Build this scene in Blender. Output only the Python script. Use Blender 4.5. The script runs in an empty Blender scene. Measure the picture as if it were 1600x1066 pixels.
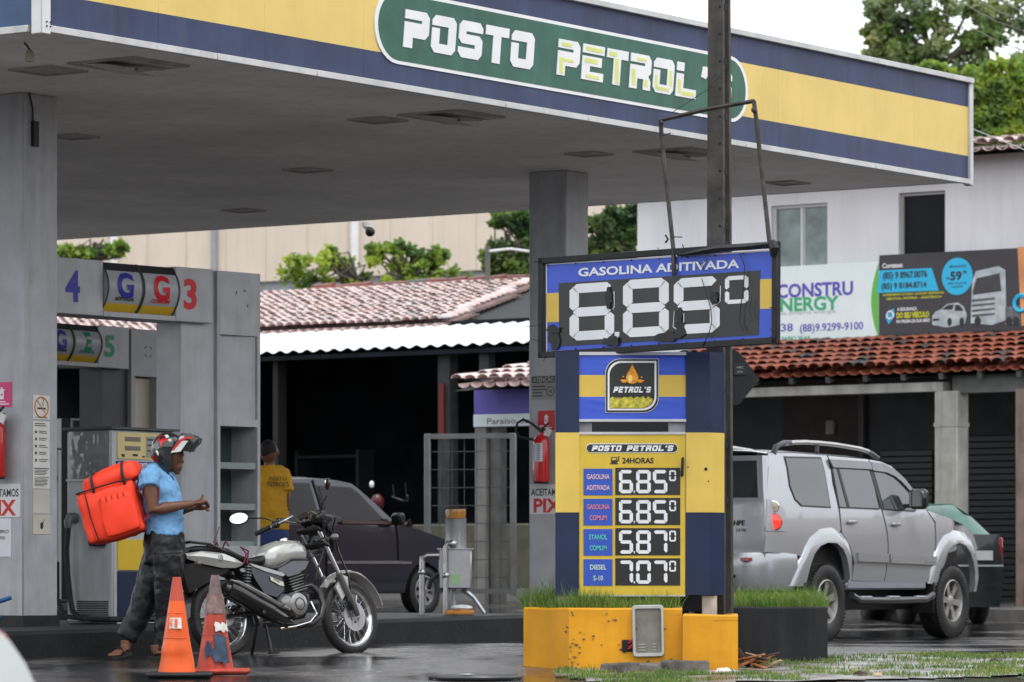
import bpy, bmesh, math, random
from mathutils import Matrix, Vector, noise as mnoise
PI=math.pi; R=math.radians
# ---------------------------------------------------------------- camera, world, sun
scn=bpy.context.scene
F=6400.0; HC=.58; HOR=910.0           # focal length in photo pixels, camera height, horizon row
cd=bpy.data.cameras.new('camera'); cam=bpy.data.objects.new('camera',cd); scn.collection.objects.link(cam)
cam.location=(0,0,HC); cam.rotation_euler=(R(90),0,0)
cd.sensor_width=36; cd.lens=F/1600*36; cd.shift_y=(HOR-533)/1600; cd.clip_start=.5; cd.clip_end=2000
cd.dof.use_dof=True; cd.dof.focus_distance=31.0; cd.dof.aperture_fstop=4.5
scn.camera=cam
w=bpy.data.worlds.new('World'); scn.world=w; w.use_nodes=True
nt=w.node_tree; nt.nodes.clear()
sky=nt.nodes.new('ShaderNodeTexSky'); sky.sky_type='NISHITA'; sky.sun_disc=False
sky.sun_elevation=R(58); sky.sun_rotation=R(150); sky.dust_density=4
hs=nt.nodes.new('ShaderNodeHueSaturation'); hs.inputs['Saturation'].default_value=.25
mx=nt.nodes.new('ShaderNodeMix'); mx.data_type='RGBA'; mx.inputs[0].default_value=.8
mx.inputs[7].default_value=(12.6,13.0,13.6,1)      # even cloud layer
bg=nt.nodes.new('ShaderNodeBackground'); bg.inputs[1].default_value=.105
wo=nt.nodes.new('ShaderNodeOutputWorld')
nt.links.new(sky.outputs[0],hs.inputs['Color']); nt.links.new(hs.outputs[0],mx.inputs[6])
nt.links.new(mx.outputs[2],bg.inputs[0]); nt.links.new(bg.outputs[0],wo.inputs[0])
sl=bpy.data.lights.new('sun','SUN'); sl.energy=.7; sl.angle=R(25); sl.color=(1,.97,.93)
so=bpy.data.objects.new('sun',sl); scn.collection.objects.link(so)
so.rotation_euler=(R(32),0,R(30))
vs=scn.view_settings; vs.view_transform='Standard'; vs.look='None'; vs.exposure=.58; vs.gamma=1; vs.use_curve_mapping=False
try: scn.cycles.max_bounces=6; scn.cycles.diffuse_bounces=4; scn.cycles.use_denoising=True
except Exception: pass
rnd=random.Random(7)
# ---------------------------------------------------------------- helpers
def lin(h):
    h=h.lstrip('#'); o=[]
    for i in (0,2,4):
        c=int(h[i:i+2],16)/255; o.append(c/12.92 if c<=.04045 else ((c+.055)/1.055)**2.4)
    return tuple(o)
MATS={}
def mat(name,col,rough=.5,metal=0,var=.12,scale=4,bump=0,bscale=30,streak=0,scol=(.02,.02,.018),coat=0,trans=0,emit=0,spec=.3,drops=0):
    if name in MATS: return MATS[name]
    if isinstance(col,str): col=lin(col)
    m=bpy.data.materials.new(name); m.use_nodes=True; n=m.node_tree.nodes; l=m.node_tree.links
    b=n['Principled BSDF']; tc=n.new('ShaderNodeTexCoord')
    b.inputs['Roughness'].default_value=rough; b.inputs['Metallic'].default_value=metal
    if coat: b.inputs['Coat Weight'].default_value=coat; b.inputs['Coat Roughness'].default_value=.06
    if trans: b.inputs['Transmission Weight'].default_value=trans
    if spec is not None: b.inputs['Specular IOR Level'].default_value=spec
    nz=n.new('ShaderNodeTexNoise'); nz.inputs['Scale'].default_value=scale; nz.inputs['Detail'].default_value=6
    l.new(tc.outputs['Object'],nz.inputs['Vector'])
    mr=n.new('ShaderNodeMapRange'); mr.inputs[1].default_value=.3; mr.inputs[2].default_value=.7
    mr.inputs[3].default_value=1-var; mr.inputs[4].default_value=1+var; l.new(nz.outputs[0],mr.inputs[0])
    vm=n.new('ShaderNodeVectorMath'); vm.operation='SCALE'; vm.inputs[0].default_value=col; l.new(mr.outputs[0],vm.inputs['Scale'])
    out=vm.outputs[0]
    if streak:
        mp=n.new('ShaderNodeMapping'); mp.inputs['Scale'].default_value=(3.5,3.5,.35); l.new(tc.outputs['Object'],mp.inputs[0])
        n2=n.new('ShaderNodeTexNoise'); n2.inputs['Scale'].default_value=2.2; n2.inputs['Detail'].default_value=8; n2.inputs['Roughness'].default_value=.65
        l.new(mp.outputs[0],n2.inputs['Vector'])
        m2=n.new('ShaderNodeMapRange'); m2.inputs[1].default_value=.48; m2.inputs[2].default_value=.78; m2.inputs[3].default_value=0; m2.inputs[4].default_value=streak
        l.new(n2.outputs[0],m2.inputs[0])
        mm=n.new('ShaderNodeMix'); mm.data_type='RGBA'; l.new(m2.outputs[0],mm.inputs[0]); l.new(out,mm.inputs[6]); mm.inputs[7].default_value=(*scol,1)
        out=mm.outputs[2]
    l.new(out,b.inputs['Base Color'])
    if bump or drops:
        nb=n.new('ShaderNodeTexNoise'); nb.inputs['Scale'].default_value=bscale; nb.inputs['Detail'].default_value=5
        l.new(tc.outputs['Object'],nb.inputs['Vector'])
        bp=n.new('ShaderNodeBump'); bp.inputs['Strength'].default_value=min(1,bump if bump else .3); bp.inputs['Distance'].default_value=.01
        l.new(nb.outputs[0],bp.inputs['Height']); l.new(bp.outputs[0],b.inputs['Normal'])
    if emit: b.inputs['Emission Color'].default_value=(*col,1); b.inputs['Emission Strength'].default_value=emit
    MATS[name]=m; return m
def cubic(a,b,t): return a+(b-a)*t
class MB:
    def __init__(s): s.v=[]; s.f=[]; s.m=[]
    def add(s,vs,fs,M=None,mi=0):
        k=len(s.v)
        s.v+= [tuple(M@Vector(v)) for v in vs] if M is not None else [tuple(v) for v in vs]
        s.f+=[tuple(i+k for i in f) for f in fs]; s.m+=[mi]*len(fs); return s
    def box(s,c,d,M=None,mi=0,bev=0,rz=0,rx=0,ry=0):
        hx,hy,hz=d[0]/2,d[1]/2,d[2]/2
        L=Matrix.Translation(c)
        if rz: L=L@Matrix.Rotation(rz,4,'Z')
        if ry: L=L@Matrix.Rotation(ry,4,'Y')
        if rx: L=L@Matrix.Rotation(rx,4,'X')
        if M is not None: L=M@L
        if not bev:
            vs=[(x*hx,y*hy,z*hz) for x in(-1,1) for y in(-1,1) for z in(-1,1)]
            return s.add(vs,[(0,1,3,2),(4,6,7,5),(0,4,5,1),(2,3,7,6),(0,2,6,4),(1,5,7,3)],L,mi)
        b=min(bev,hx*.95,hy*.95,hz*.95); vs=[]; ix={}
        for x in(-1,1):
            for y in(-1,1):
                for z in(-1,1):
                    for a in range(3):
                        p=[x*(hx-b),y*(hy-b),z*(hz-b)]; p[a]=(x*hx,y*hy,z*hz)[a]; ix[(x,y,z,a)]=len(vs); vs.append(p)
        fs=[]
        for a in range(3):
            o=[k for k in range(3) if k!=a]
            for sg in(-1,1):
                q=[]
                for (u,v) in((-1,-1),(1,-1),(1,1),(-1,1)):
                    t=[0,0,0]; t[a]=sg; t[o[0]]=u; t[o[1]]=v; q.append(ix[(*t,a)])
                fs.append(q)
            for u in(-1,1):
                for v in(-1,1):
                    t0=[0,0,0]; t1=[0,0,0]; t0[a]=-1; t1[a]=1
                    for t in(t0,t1): t[o[0]]=u; t[o[1]]=v
                    fs.append((ix[(*t0,o[0])],ix[(*t1,o[0])],ix[(*t1,o[1])],ix[(*t0,o[1])]))
        for x in(-1,1):
            for y in(-1,1):
                for z in(-1,1): fs.append([ix[(x,y,z,a)] for a in range(3)])
        return s.add(vs,fs,L,mi)
    def prism(s,poly,y0,y1,M=None,mi=0):       # poly in x,z; extruded along y
        n=len(poly); vs=[(p[0],y0,p[1]) for p in poly]+[(p[0],y1,p[1]) for p in poly]
        fs=[tuple(range(n)),tuple(range(2*n-1,n-1,-1))]+[(i,i+n,(i+1)%n+n,(i+1)%n) for i in range(n)]
        return s.add(vs,fs,M,mi)
    def loft(s,rings,M=None,mi=0,cap=True,closed=True):
        n=len(rings[0]); vs=[p for r in rings for p in r]; fs=[]
        for i in range(len(rings)-1):
            for j in range(n if closed else n-1):
                a=i*n+j; b=i*n+(j+1)%n; fs.append((a,b,b+n,a+n))
        if cap and closed: fs.append(tuple(range(n-1,-1,-1))); fs.append(tuple(range(len(vs)-n,len(vs))))
        return s.add(vs,fs,M,mi)
    def tube(s,pts,r,n=8,M=None,mi=0,flat=1,cap=True):
        P=[Vector(p) for p in pts]; rr=r if isinstance(r,(list,tuple)) else [r]*len(P); rings=[]; up=None
        for i,p in enumerate(P):
            d=(P[min(i+1,len(P)-1)]-P[max(i-1,0)])
            d=d.normalized() if d.length>1e-9 else Vector((0,0,1))
            if up is None:
                up=Vector((0,0,1)) if abs(d.z)<.9 else Vector((1,0,0))
            a=d.cross(up)
            if a.length<1e-6: a=d.orthogonal()
            a.normalize(); b=a.cross(d).normalized(); up=b
            rings.append([tuple(p+(a*math.cos(2*PI*k/n)+b*math.sin(2*PI*k/n)*flat)*rr[i]) for k in range(n)])
        return s.loft(rings,M,mi,cap)
    def cyl(s,a,b,r,n=12,M=None,mi=0,r2=None): return s.tube([a,b],[r,r if r2 is None else r2],n,M,mi)
    def lathe(s,prof,n=24,M=None,mi=0,axis='Z'):     # prof (r,h)
        vs=[];fs=[];k=len(prof)
        for i in range(n):
            c,q=math.cos(2*PI*i/n),math.sin(2*PI*i/n)
            for r,h in prof:
                vs.append({'Z':(r*c,r*q,h),'Y':(r*c,h,r*q),'X':(h,r*c,r*q)}[axis])
        for i in range(n):
            for j in range(k-1):
                a=i*k+j;b=((i+1)%n)*k+j; fs.append((a,b,b+1,a+1))
        return s.add(vs,fs,M,mi)
    def ball(s,c,r,n=12,M=None,mi=0):
        r=(r,r,r) if not isinstance(r,(tuple,list)) else r; m=max(5,n//2); rings=[]
        for i in range(1,m):
            t=PI*i/m; rings.append([(c[0]+r[0]*math.sin(t)*math.cos(2*PI*j/n),c[1]+r[1]*math.sin(t)*math.sin(2*PI*j/n),c[2]+r[2]*math.cos(t)) for j in range(n)])
        k=len(rings)*n; vs=[p for q in rings for p in q]+[(c[0],c[1],c[2]+r[2]),(c[0],c[1],c[2]-r[2])]; fs=[]
        for i in range(len(rings)-1):
            for j in range(n): fs.append((i*n+j,i*n+(j+1)%n,(i+1)*n+(j+1)%n,(i+1)*n+j))
        for j in range(n): fs.append((k,(j+1)%n,j)); fs.append((k+1,k-n+j,k-n+(j+1)%n))
        return s.add(vs,fs,M,mi)
    def torus(s,c,Rr,r,n=32,k=10,M=None,mi=0,axis='Y',a0=0,a1=2*PI):
        full=abs(a1-a0-2*PI)<1e-6; pts=[]; N=n if full else n+1; rings=[]
        for i in range(N):
            t=a0+(a1-a0)*i/n; ring=[]
            for j in range(k):
                q=2*PI*j/k; rad=Rr+r*math.cos(q); h=r*math.sin(q); x,y=rad*math.cos(t),rad*math.sin(t)
                ring.append({'Y':(c[0]+x,c[1]+h,c[2]+y),'Z':(c[0]+x,c[1]+y,c[2]+h),'X':(c[0]+h,c[1]+x,c[2]+y)}[axis])
            rings.append(ring)
        if full: rings.append(rings[0])
        return s.loft(rings,M,mi,cap=not full)
    def mesh(s,name,sharp=38,weld=True):
        me=bpy.data.meshes.new(name); me.from_pydata(s.v,[],s.f)
        me.polygons.foreach_set('material_index',s.m)
        bm=bmesh.new(); bm.from_mesh(me)
        if weld: bmesh.ops.remove_doubles(bm,verts=bm.verts,dist=1e-5)
        bmesh.ops.recalc_face_normals(bm,faces=bm.faces)
        sa=R(sharp)
        for f in bm.faces: f.smooth=True
        for e in bm.edges:
            if len(e.link_faces)!=2 or e.calc_face_angle(0)>sa: e.smooth=False
        bm.to_mesh(me); bm.free(); return me
    def build(s,name,mats,parent=None,**k):
        sharp=k.pop('sharp',38); o=link(s.mesh(name,sharp,k.pop('weld',True)),name,mats,parent); tag(o,**k); return o
def link(me,name,mats,parent=None,M=None):
    if not isinstance(mats,(list,tuple)): mats=[mats]
    if not me.materials:
        for m in mats: me.materials.append(m)
    o=bpy.data.objects.new(name,me); scn.collection.objects.link(o)
    if parent is not None: o.parent=parent
    if M is not None: o.matrix_local=M
    return o
def tag(o,label=None,cat=None,group=None,kind=None,**k):
    if label: o['label']=label
    if cat: o['category']=cat
    if group: o['group']=group
    if kind: o['kind']=kind
    return o
def thing(name,label,cat,M,group=None):
    o=bpy.data.objects.new(name,None); scn.collection.objects.link(o); o.empty_display_size=.2
    o.matrix_world=M if isinstance(M,Matrix) else Matrix.Translation(M)
    return tag(o,label,cat,group)
def copy_tree(o,parent=None):
    c=o.copy(); scn.collection.objects.link(c); c.parent=parent
    if parent is not None: c.matrix_parent_inverse=o.matrix_parent_inverse.copy()
    for ch in list(o.children): copy_tree(ch,c)
    return c
def TZ(x,y,z,a=0): return Matrix.Translation((x,y,z))@Matrix.Rotation(a,4,'Z')
# ground: drains towards the street in front
def gz(x,y):
    k=x/max(y,1); t=min(1,max(0,(k-.008)/.045)); t=t*t*(3-2*t)
    near=max(-.16,.032*(y-30.6)) if y<30.6 else 0
    zl=.015*(min(y,62)-30.6) if y>30.6 else 0
    zr=.017*(min(y,62)-43) if y>43 else 0
    return near+zl*(1-t)+zr*t
def at(px,py,Y): return Vector(((px-800)/F*Y,Y,HC+(HOR-py)/F*Y))
def ground_at(px,Y): x=(px-800)/F*Y; return Vector((x,Y,gz(x,Y)))
class Pl:                                       # a vertical plane standing in the place; axes x along, y away, z up
    def __init__(s,x,y,z,a): s.o=(x,y,z); s.a=a; s.M=TZ(x,y,z,a)
    def at(s,px,py,off=0):
        dx=(px-800)/F; dz=(HOR-py)/F; ca,sa=math.cos(s.a),math.sin(s.a); ox,oy,oz=s.o
        t=(off+(-sa*ox+ca*oy))/(-sa*dx+ca)
        return (ca*(dx*t-ox)+sa*(t-oy), HC+dz*t-oz)
# ---- lettering
FONT=None
def textmesh(t,h,align='L',bold=.0,sx=1,shear=0,ext=.0012,bottomcap=True):
    cu=bpy.data.curves.new('lettering','FONT'); cu.body=t; cu.size=1; cu.offset=bold; cu.extrude=0; cu.shear=shear; cu.resolution_u=3
    ob=bpy.data.objects.new('lettering_tmp',cu); me=bpy.data.meshes.new_from_object(ob)
    vs=[v.co.copy() for v in me.vertices]; fs=[tuple(p.vertices) for p in me.polygons]
    bpy.data.objects.remove(ob); bpy.data.curves.remove(cu); bpy.data.meshes.remove(me)
    if not vs: return [],[],0
    k=h/.73                                    # cap height of the built-in face
    x0=min(v.x for v in vs); x1=max(v.x for v in vs); W=(x1-x0)*k*sx
    ox={'L':0,'C':-W/2,'R':-W}[align]
    return [((v.x-x0)*k*sx+ox,0,v.y*k) for v in vs],fs,W
def put_text(mb,t,x,z,h,align='L',bold=.01,w=None,shear=0,y=-.004,rot=0,mi=0,M=None):
    vs,fs,W=textmesh(t,h,align,bold,1,shear)
    if not vs: return
    if w: s=w/W; vs=[(v[0]*s,v[1],v[2]) for v in vs]
    c,q=math.cos(rot),math.sin(rot)
    mb.add([(x+v[0]*c-v[2]*q,y,z+v[0]*q+v[2]*c) for v in vs],fs,M,mi)
BL={'O':[[(0,.72),(0,.86),(.14,1),(.86,1),(1,.86),(1,.14),(.86,0),(.14,0),(0,.14),(0,.66),(.32,.66),(.32,.25),(.68,.25),(.68,.72)]],
'P':[[(0,.76),(0,1),(.86,1),(1,.86),(1,.42),(.86,.28),(.36,.28),(.36,0),(0,0),(0,.68),(.70,.68),(.70,.76)]],
'S':[[(.14,0),(.86,0),(1,.14),(1,.52),(.86,.64),(.3,.64),(.3,.72),(1,.72),(1,.86),(.86,1),(.14,1),(0,.86),(0,.5),(.14,.38),(.7,.38),(.7,.28),(0,.28),(0,.14)]],
'T':[[(0,1),(1,1),(1,.74),(.67,.74),(.67,0),(.33,0),(.33,.74),(0,.74)]],
'E':[[(0,0),(1,0),(1,.24),(.36,.24),(.36,.40),(.9,.40),(.9,.67),(0,.67)],[(0,.75),(0,1),(1,1),(1,.75)]],
'R':[[(0,.76),(0,1),(.86,1),(1,.86),(1,.5),(.88,.4),(1,.26),(1,0),(.66,0),(.66,.3),(.36,.3),(.36,0),(0,0),(0,.68),(.7,.68),(.7,.76)]],
'L':[[(0,.75),(0,1),(.36,1),(.36,.75)],[(0,0),(1,0),(1,.26),(.36,.26),(.36,.67),(0,.67)]],
"'":[[(0,.68),(.22,.64),(.34,.8),(.3,1),(.06,1)]]}
def block_text(mb,t,x,z,h,w,gap=.14,slant=.12,y=-.005,M=None,mi=0,th=0):
    cells=sum(.36 if c=="'" else (.62 if c==' ' else 1) for c in t)+gap*(len(t)-1); u=w/cells
    for c in t:
        cw=.36 if c=="'" else (.62 if c==' ' else 1)
        for poly in BL.get(c,[]):
            pp=[(x+p[0]*u+p[1]*h*slant,z+p[1]*h) for p in poly]
            mb.prism(pp,y,y+.003 if not th else y+th,M,mi)
        x+=(cw+gap)*u
SEG={'a':((.12,.93),(.88,.93)),'b':((.93,.88),(.93,.55)),'c':((.93,.45),(.93,.12)),'d':((.12,.07),(.88,.07)),'e':((.07,.12),(.07,.45)),'f':((.07,.88),(.07,.55)),'g':((.12,.5),(.88,.5))}
DG={'0':'abcdef','5':'afgcd','6':'afgedc','7':'abc','8':'abcdefg','E':'afged'}
def seg_digit(mb,ch,x,z,w,h,t,y=-.004,skip='',M=None,mi=0,segs=None):
    for s in (segs if segs is not None else DG[ch]):
        if s in skip: continue
        vert=s in 'bcef'
        if not vert:
            zc=z+{'a':h-t/2,'d':t/2,'g':h/2}[s]; g=t*.1; x0=x+g+t*.12; x1=x+w-g-t*.12
            a=t*.5 if s=='g' else t*.5
            if s=='a': poly=[(x0+.0,zc+t/2),(x1,zc+t/2),(x1-0,zc+t/2),(x1-t*.75,zc-t/2),(x0+t*.75,zc-t/2)]; poly=[poly[0],poly[1],poly[3],poly[4]]; poly=[(x0+t*.45,zc+t/2),(x1-t*.45,zc+t/2),(x1,zc+t*.05),(x1-t*.5,zc-t/2),(x0+t*.5,zc-t/2),(x0,zc+t*.05)]
            elif s=='d': poly=[(x0+t*.45,zc-t/2),(x1-t*.45,zc-t/2),(x1,zc-t*.05),(x1-t*.5,zc+t/2),(x0+t*.5,zc+t/2),(x0,zc-t*.05)]
            else: poly=[(x0+t*.5,zc+t/2),(x1-t*.5,zc+t/2),(x1-t*.05,zc),(x1-t*.5,zc-t/2),(x0+t*.5,zc-t/2),(x0+t*.05,zc)]
        else:
            xc=x+(w-t/2 if s in 'bc' else t/2); sg=1 if s in 'bc' else -1
            z0=z+(h/2 if s in 'bf' else 0)+t*.12; z1=z+(h if s in 'bf' else h/2)-t*.12
            zo=t*.42
            if s in 'bf': poly=[(xc-sg*t/2,z0+t*.45),(xc-sg*t/2,z1-t*.85),(xc+sg*t*.08,z1-t*.1),(xc+sg*t/2,z1-t*.5),(xc+sg*t/2,z0+t*.35),(xc+sg*t*.1,z0)]
            else: poly=[(xc-sg*t/2,z1-t*.45),(xc-sg*t/2,z0+t*.85),(xc+sg*t*.08,z0+t*.1),(xc+sg*t/2,z0+t*.5),(xc+sg*t/2,z1-t*.35),(xc+sg*t*.1,z1)]
        qx=sum(p[0] for p in poly)/len(poly); qz=sum(p[1] for p in poly)/len(poly); poly=[(qx+(p[0]-qx)*.95,qz+(p[1]-qz)*.95) for p in poly]
        mb.prism(poly,y,y+.003,M,mi)
# ---- curved sheet from a 2D outline
def sheet(outline,fmap,cell=.12,depth=.015,inward=None,name='panel'):
    bm=bmesh.new(); vs=[bm.verts.new((p[0],p[1],0)) for p in outline]; bm.faces.new(vs)
    bmesh.ops.triangulate(bm,faces=bm.faces)
    xs=[p[0] for p in outline]; zs=[p[1] for p in outline]
    for ax,(a,b) in ((0,(min(xs),max(xs))),(1,(min(zs),max(zs)))):
        k=math.floor(a/cell)*cell+cell
        while k<b:
            co=(k,0,0) if ax==0 else (0,k,0); no=(1,0,0) if ax==0 else (0,1,0)
            bmesh.ops.bisect_plane(bm,geom=bm.verts[:]+bm.edges[:]+bm.faces[:],plane_co=co,plane_no=no); k+=cell
    bmesh.ops.dissolve_degenerate(bm,dist=1e-4,edges=bm.edges)
    be=[e for e in bm.edges if len(e.link_faces)==1]
    r=bmesh.ops.extrude_edge_only(bm,edges=be); nv=set(v for v in r['geom'] if isinstance(v,bmesh.types.BMVert))
    idx={}; V=[]; 
    for v in bm.verts:
        p=Vector(fmap(v.co.x,v.co.y))
        if v in nv: p=p+Vector(inward)*depth
        idx[v]=len(V); V.append(tuple(p))
    Fs=[tuple(idx[v] for v in f.verts) for f in bm.faces]; bm.free(); return V,Fs
# ---------------------------------------------------------------- materials
M_=dict(
 white=mat('white_paint',(.62,.63,.63),.45,var=.06,streak=.35,scol=(.3,.29,.27)),
 trim=mat('aluminium_trim',(.50,.50,.50),.4,.1,var=.12,streak=.3,scol=(.2,.2,.19)),
 navy=mat('navy_panel',(.026,.038,.095),.5,var=.28,scale=2,streak=.5,scol=(.06,.08,.13)),
 yellow=mat('yellow_panel',(.68,.50,.145),.42,var=.06,scale=2,streak=.3,scol=(.50,.33,.07)),
 green=mat('green_panel',(.018,.095,.06),.4,var=.25,scale=3,streak=.4,scol=(.06,.16,.13)),
 letter=mat('white_letter',(.72,.72,.72),.4,var=.05),
 lime=mat('faded_lime_letter',(.62,.66,.20),.5,var=.1),
 soffit=mat('soffit_board',(.80,.77,.745),.6,var=.14,scale=.7,streak=.4,scol=(.38,.34,.31),bump=.1,bscale=4),
 dark=mat('dark_gap',(.012,.012,.012),.7,var=.1),
 black=mat('black_plastic',(.016,.016,.017),.4,var=.15),
 rubber=mat('rubber',(.018,.018,.018),.55,var=.2,scale=20,bump=.2,bscale=80),
 column=mat('grey_column_paint',(.37,.38,.40),.42,var=.10,scale=6,streak=.5,scol=(.17,.165,.155),bump=.06,bscale=12),
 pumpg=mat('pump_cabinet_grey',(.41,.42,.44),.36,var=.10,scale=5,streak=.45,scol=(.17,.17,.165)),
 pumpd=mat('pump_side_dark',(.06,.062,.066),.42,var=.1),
 steel=mat('steel',(.45,.45,.46),.3,.9,var=.1,scale=12),
 chrome=mat('chrome',(.75,.75,.76),.1,1,var=.04),
 glass=mat('tinted_glass',(.02,.024,.026),.03,0,var=.05,coat=1),
 mirror=mat('mirror_glass',(.9,.9,.92),.02,1,var=.01),
 paper=mat('paper',(.62,.61,.58),.6,var=.06,scale=8),
 ink=mat('black_ink',(.03,.03,.032),.5,var=.1),
 red=mat('red_print',(.50,.015,.02),.35,var=.08),
 redpaint=mat('extinguisher_red',(.45,.01,.012),.22,var=.08,coat=.6),
 bluep=mat('blue_print',(.035,.085,.45),.35,var=.08),
 yellp=mat('yellow_print',(.62,.42,.07),.4,var=.07,scale=6),
 pink=mat('pink_print',(.55,.05,.16),.4,var=.05),
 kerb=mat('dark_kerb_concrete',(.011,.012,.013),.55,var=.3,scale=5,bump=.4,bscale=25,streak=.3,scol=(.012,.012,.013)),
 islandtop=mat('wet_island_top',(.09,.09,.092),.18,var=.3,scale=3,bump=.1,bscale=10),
)
# ================================================================ SETTING: ground
def ground_mat():
    m=bpy.data.materials.new('wet_asphalt'); m.use_nodes=True; n=m.node_tree.nodes; l=m.node_tree.links; b=n['Principled BSDF']
    tc=n.new('ShaderNodeTexCoord')
    def nz(s,d=6,sc=(1,1,1),r=.55):
        mp=n.new('ShaderNodeMapping'); mp.inputs['Scale'].default_value=sc; l.new(tc.outputs['Object'],mp.inputs[0])
        t=n.new('ShaderNodeTexNoise'); t.inputs['Scale'].default_value=s; t.inputs['Detail'].default_value=d; t.inputs['Roughness'].default_value=r
        l.new(mp.outputs[0],t.inputs['Vector']); return t.outputs[0]
    def mr(x,a,c,o,p):
        t=n.new('ShaderNodeMapRange'); t.inputs[1].default_value=a; t.inputs[2].default_value=c; t.inputs[3].default_value=o; t.inputs[4].default_value=p
        l.new(x,t.inputs[0]); return t.outputs[0]
    pud=mr(nz(.55,5,(1,.8,1)),.42,.56,0,1)       # puddle mask
    cr=n.new('ShaderNodeMix'); cr.data_type='RGBA'; cr.inputs[6].default_value=(.035,.032,.029,1); cr.inputs[7].default_value=(.15,.14,.13,1)
    l.new(mr(nz(3,8),.35,.7,0,1),cr.inputs[0])
    cm=n.new('ShaderNodeMix'); cm.data_type='RGBA'; l.new(pud,cm.inputs[0]); l.new(cr.outputs[2],cm.inputs[6]); cm.inputs[7].default_value=(.02,.02,.021,1)
    l.new(cm.outputs[2],b.inputs['Base Color'])
    rr=n.new('ShaderNodeMix'); rr.data_type='FLOAT'; l.new(pud,rr.inputs[0]); l.new(mr(nz(6,6),.3,.7,.18,.40),rr.inputs[2]); rr.inputs[3].default_value=.07
    l.new(rr.outputs[0],b.inputs['Roughness'])
    bp=n.new('ShaderNodeBump'); bp.inputs['Distance'].default_value=.012
    st=n.new('ShaderNodeMix'); st.data_type='FLOAT'; l.new(pud,st.inputs[0]); st.inputs[2].default_value=1.0; st.inputs[3].default_value=.16
    l.new(st.outputs[0],bp.inputs['Strength']); l.new(nz(38,6),bp.inputs['Height']); l.new(bp.outputs[0],b.inputs['Normal'])
    return m
GM=ground_mat()
xs=[-500,-200,-80,-40,-25]+[-16+.5*i for i in range(73)]+[25,40,80,200,500]
ys=[-300,-100,-30,0,12,20]+[24+.5*i for i in range(85)]+[70,80,100,150,300,700]
g=MB(); g.add([(x,y,gz(x,y)) for y in ys for x in xs],[(j*len(xs)+i,j*len(xs)+i+1,(j+1)*len(xs)+i+1,(j+1)*len(xs)+i) for j in range(len(ys)-1) for i in range(len(xs)-1)])
g.build('ground',GM,kind='structure',weld=False)
# canopy frame: u along the long fascia, v away to the left
CX,CY=(62-800)/F*28.7,28.7
CP=Pl(CX,CY,0,R(55)); CM=CP.M
def uv(u,v,z=0): return CM@Vector((u,v,z))
# pump island kerbs
def island(v0,v1,u0,u1,h=.21):
    m=MB(); N=40; rings=[]
    for i in range(N+1):
        u=u0+(u1-u0)*i/N; a=uv(u,v0); b=uv(u,v1); za=gz(a.x,a.y)+h; zb=za
        jit=.006*math.sin(u*3.1)
        prof=[(v0+jit,-.3),(v0+jit,za-.03),(v0+.03,za),(v1-.03,za),(v1,za-.03),(v1,-.3)]
        rings.append([tuple(uv(u,p[0],p[1])) for p in prof])
    m.loft(rings); return m
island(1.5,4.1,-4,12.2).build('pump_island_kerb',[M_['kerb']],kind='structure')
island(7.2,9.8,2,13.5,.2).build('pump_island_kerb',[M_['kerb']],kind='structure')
# pavement along the far buildings
pv=MB()
for i in range(30):
    pass
rings=[]
for i in range(41):
    s=-14+i*.9; bx=4.3+s*math.cos(R(-35)); by=55+s*math.sin(R(-35))
    ux,uy=math.sin(R(35)),math.cos(R(35)); r=[]
    for o,zz in ((-3.6,-.3),(-3.6,.14),(-3.5,.16),(9,.16),(9,-.3)):
        x,y=bx+ux*o,by+uy*o; r.append((x,y,gz(bx-3.6*ux,by-3.6*uy)+zz))
    rings.append(r)
pv.loft(rings); pv.build('far_pavement',mat('wet_pavement',(.16,.155,.15),.25,var=.25,scale=2,bump=.2,bscale=14,streak=.3),kind='structure')
# painted kerb edge on the right: yellow bits
# ================================================================ CANOPY
can=thing('station_canopy','large petrol station canopy with blue and yellow fascia over the pumps','canopy',CM)
ZS=4.44
def stripes(m,x0,x1,y0,y1,gap=.0009,axis='u'):
    a=[(ZS+.04,ZS+.27,0),(ZS+.27,ZS+.745,1),(ZS+.745,ZS+.975,0)]
    for z0,z1,mi in a:
        if axis=='u': m.box(((x0+x1)/2,(y0+y1)/2,(z0+z1)/2),(x1-x0-gap*2,y1-y0,z1-z0-.0),mi=mi)
        else: m.box(((y0+y1)/2,(x0+x1)/2,(z0+z1)/2),(y1-y0,x1-x0-gap*2,z1-z0),mi=mi)
UL=(CP.at(1510,292)[0]); VD=14.0
seams=[0.02]; 
while seams[-1]<UL-1.3: seams.append(seams[-1]+1.235)
seams.append(UL-.02)
for a,b in zip(seams,seams[1:]):
    m=MB(); stripes(m,a,b,-.03,.02); m.build('fascia_panel',[M_['navy'],M_['yellow']],can,weld=False)
vs_=[.02+i*1.25 for i in range(12)]
for a,b in zip(vs_,vs_[1:]):
    m=MB(); stripes(m,a,b,-.03,.02,axis='v'); m.build('fascia_panel',[mat('blue_end_panel',(.035,.075,.16),.32,var=.2,streak=.3,scol=(.06,.09,.15)),M_['yellow']],can,weld=False)
m=MB()
segs=[0,1.9,3.1,5.6,6.8,9.3,11.6,UL]
for a,b in zip(segs,segs[1:]):
    m.box(((a+b)/2,-.035,ZS+.02),(b-a-.006,.05,.05),bev=.004)
m.build('fascia_bottom_trim',M_['trim'],can,weld=False)
m=MB(); m.box((UL/2,-.03,ZS+1.0),(UL+.06,.09,.05),bev=.004); m.build('fascia_top_trim',M_['trim'],can)
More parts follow.
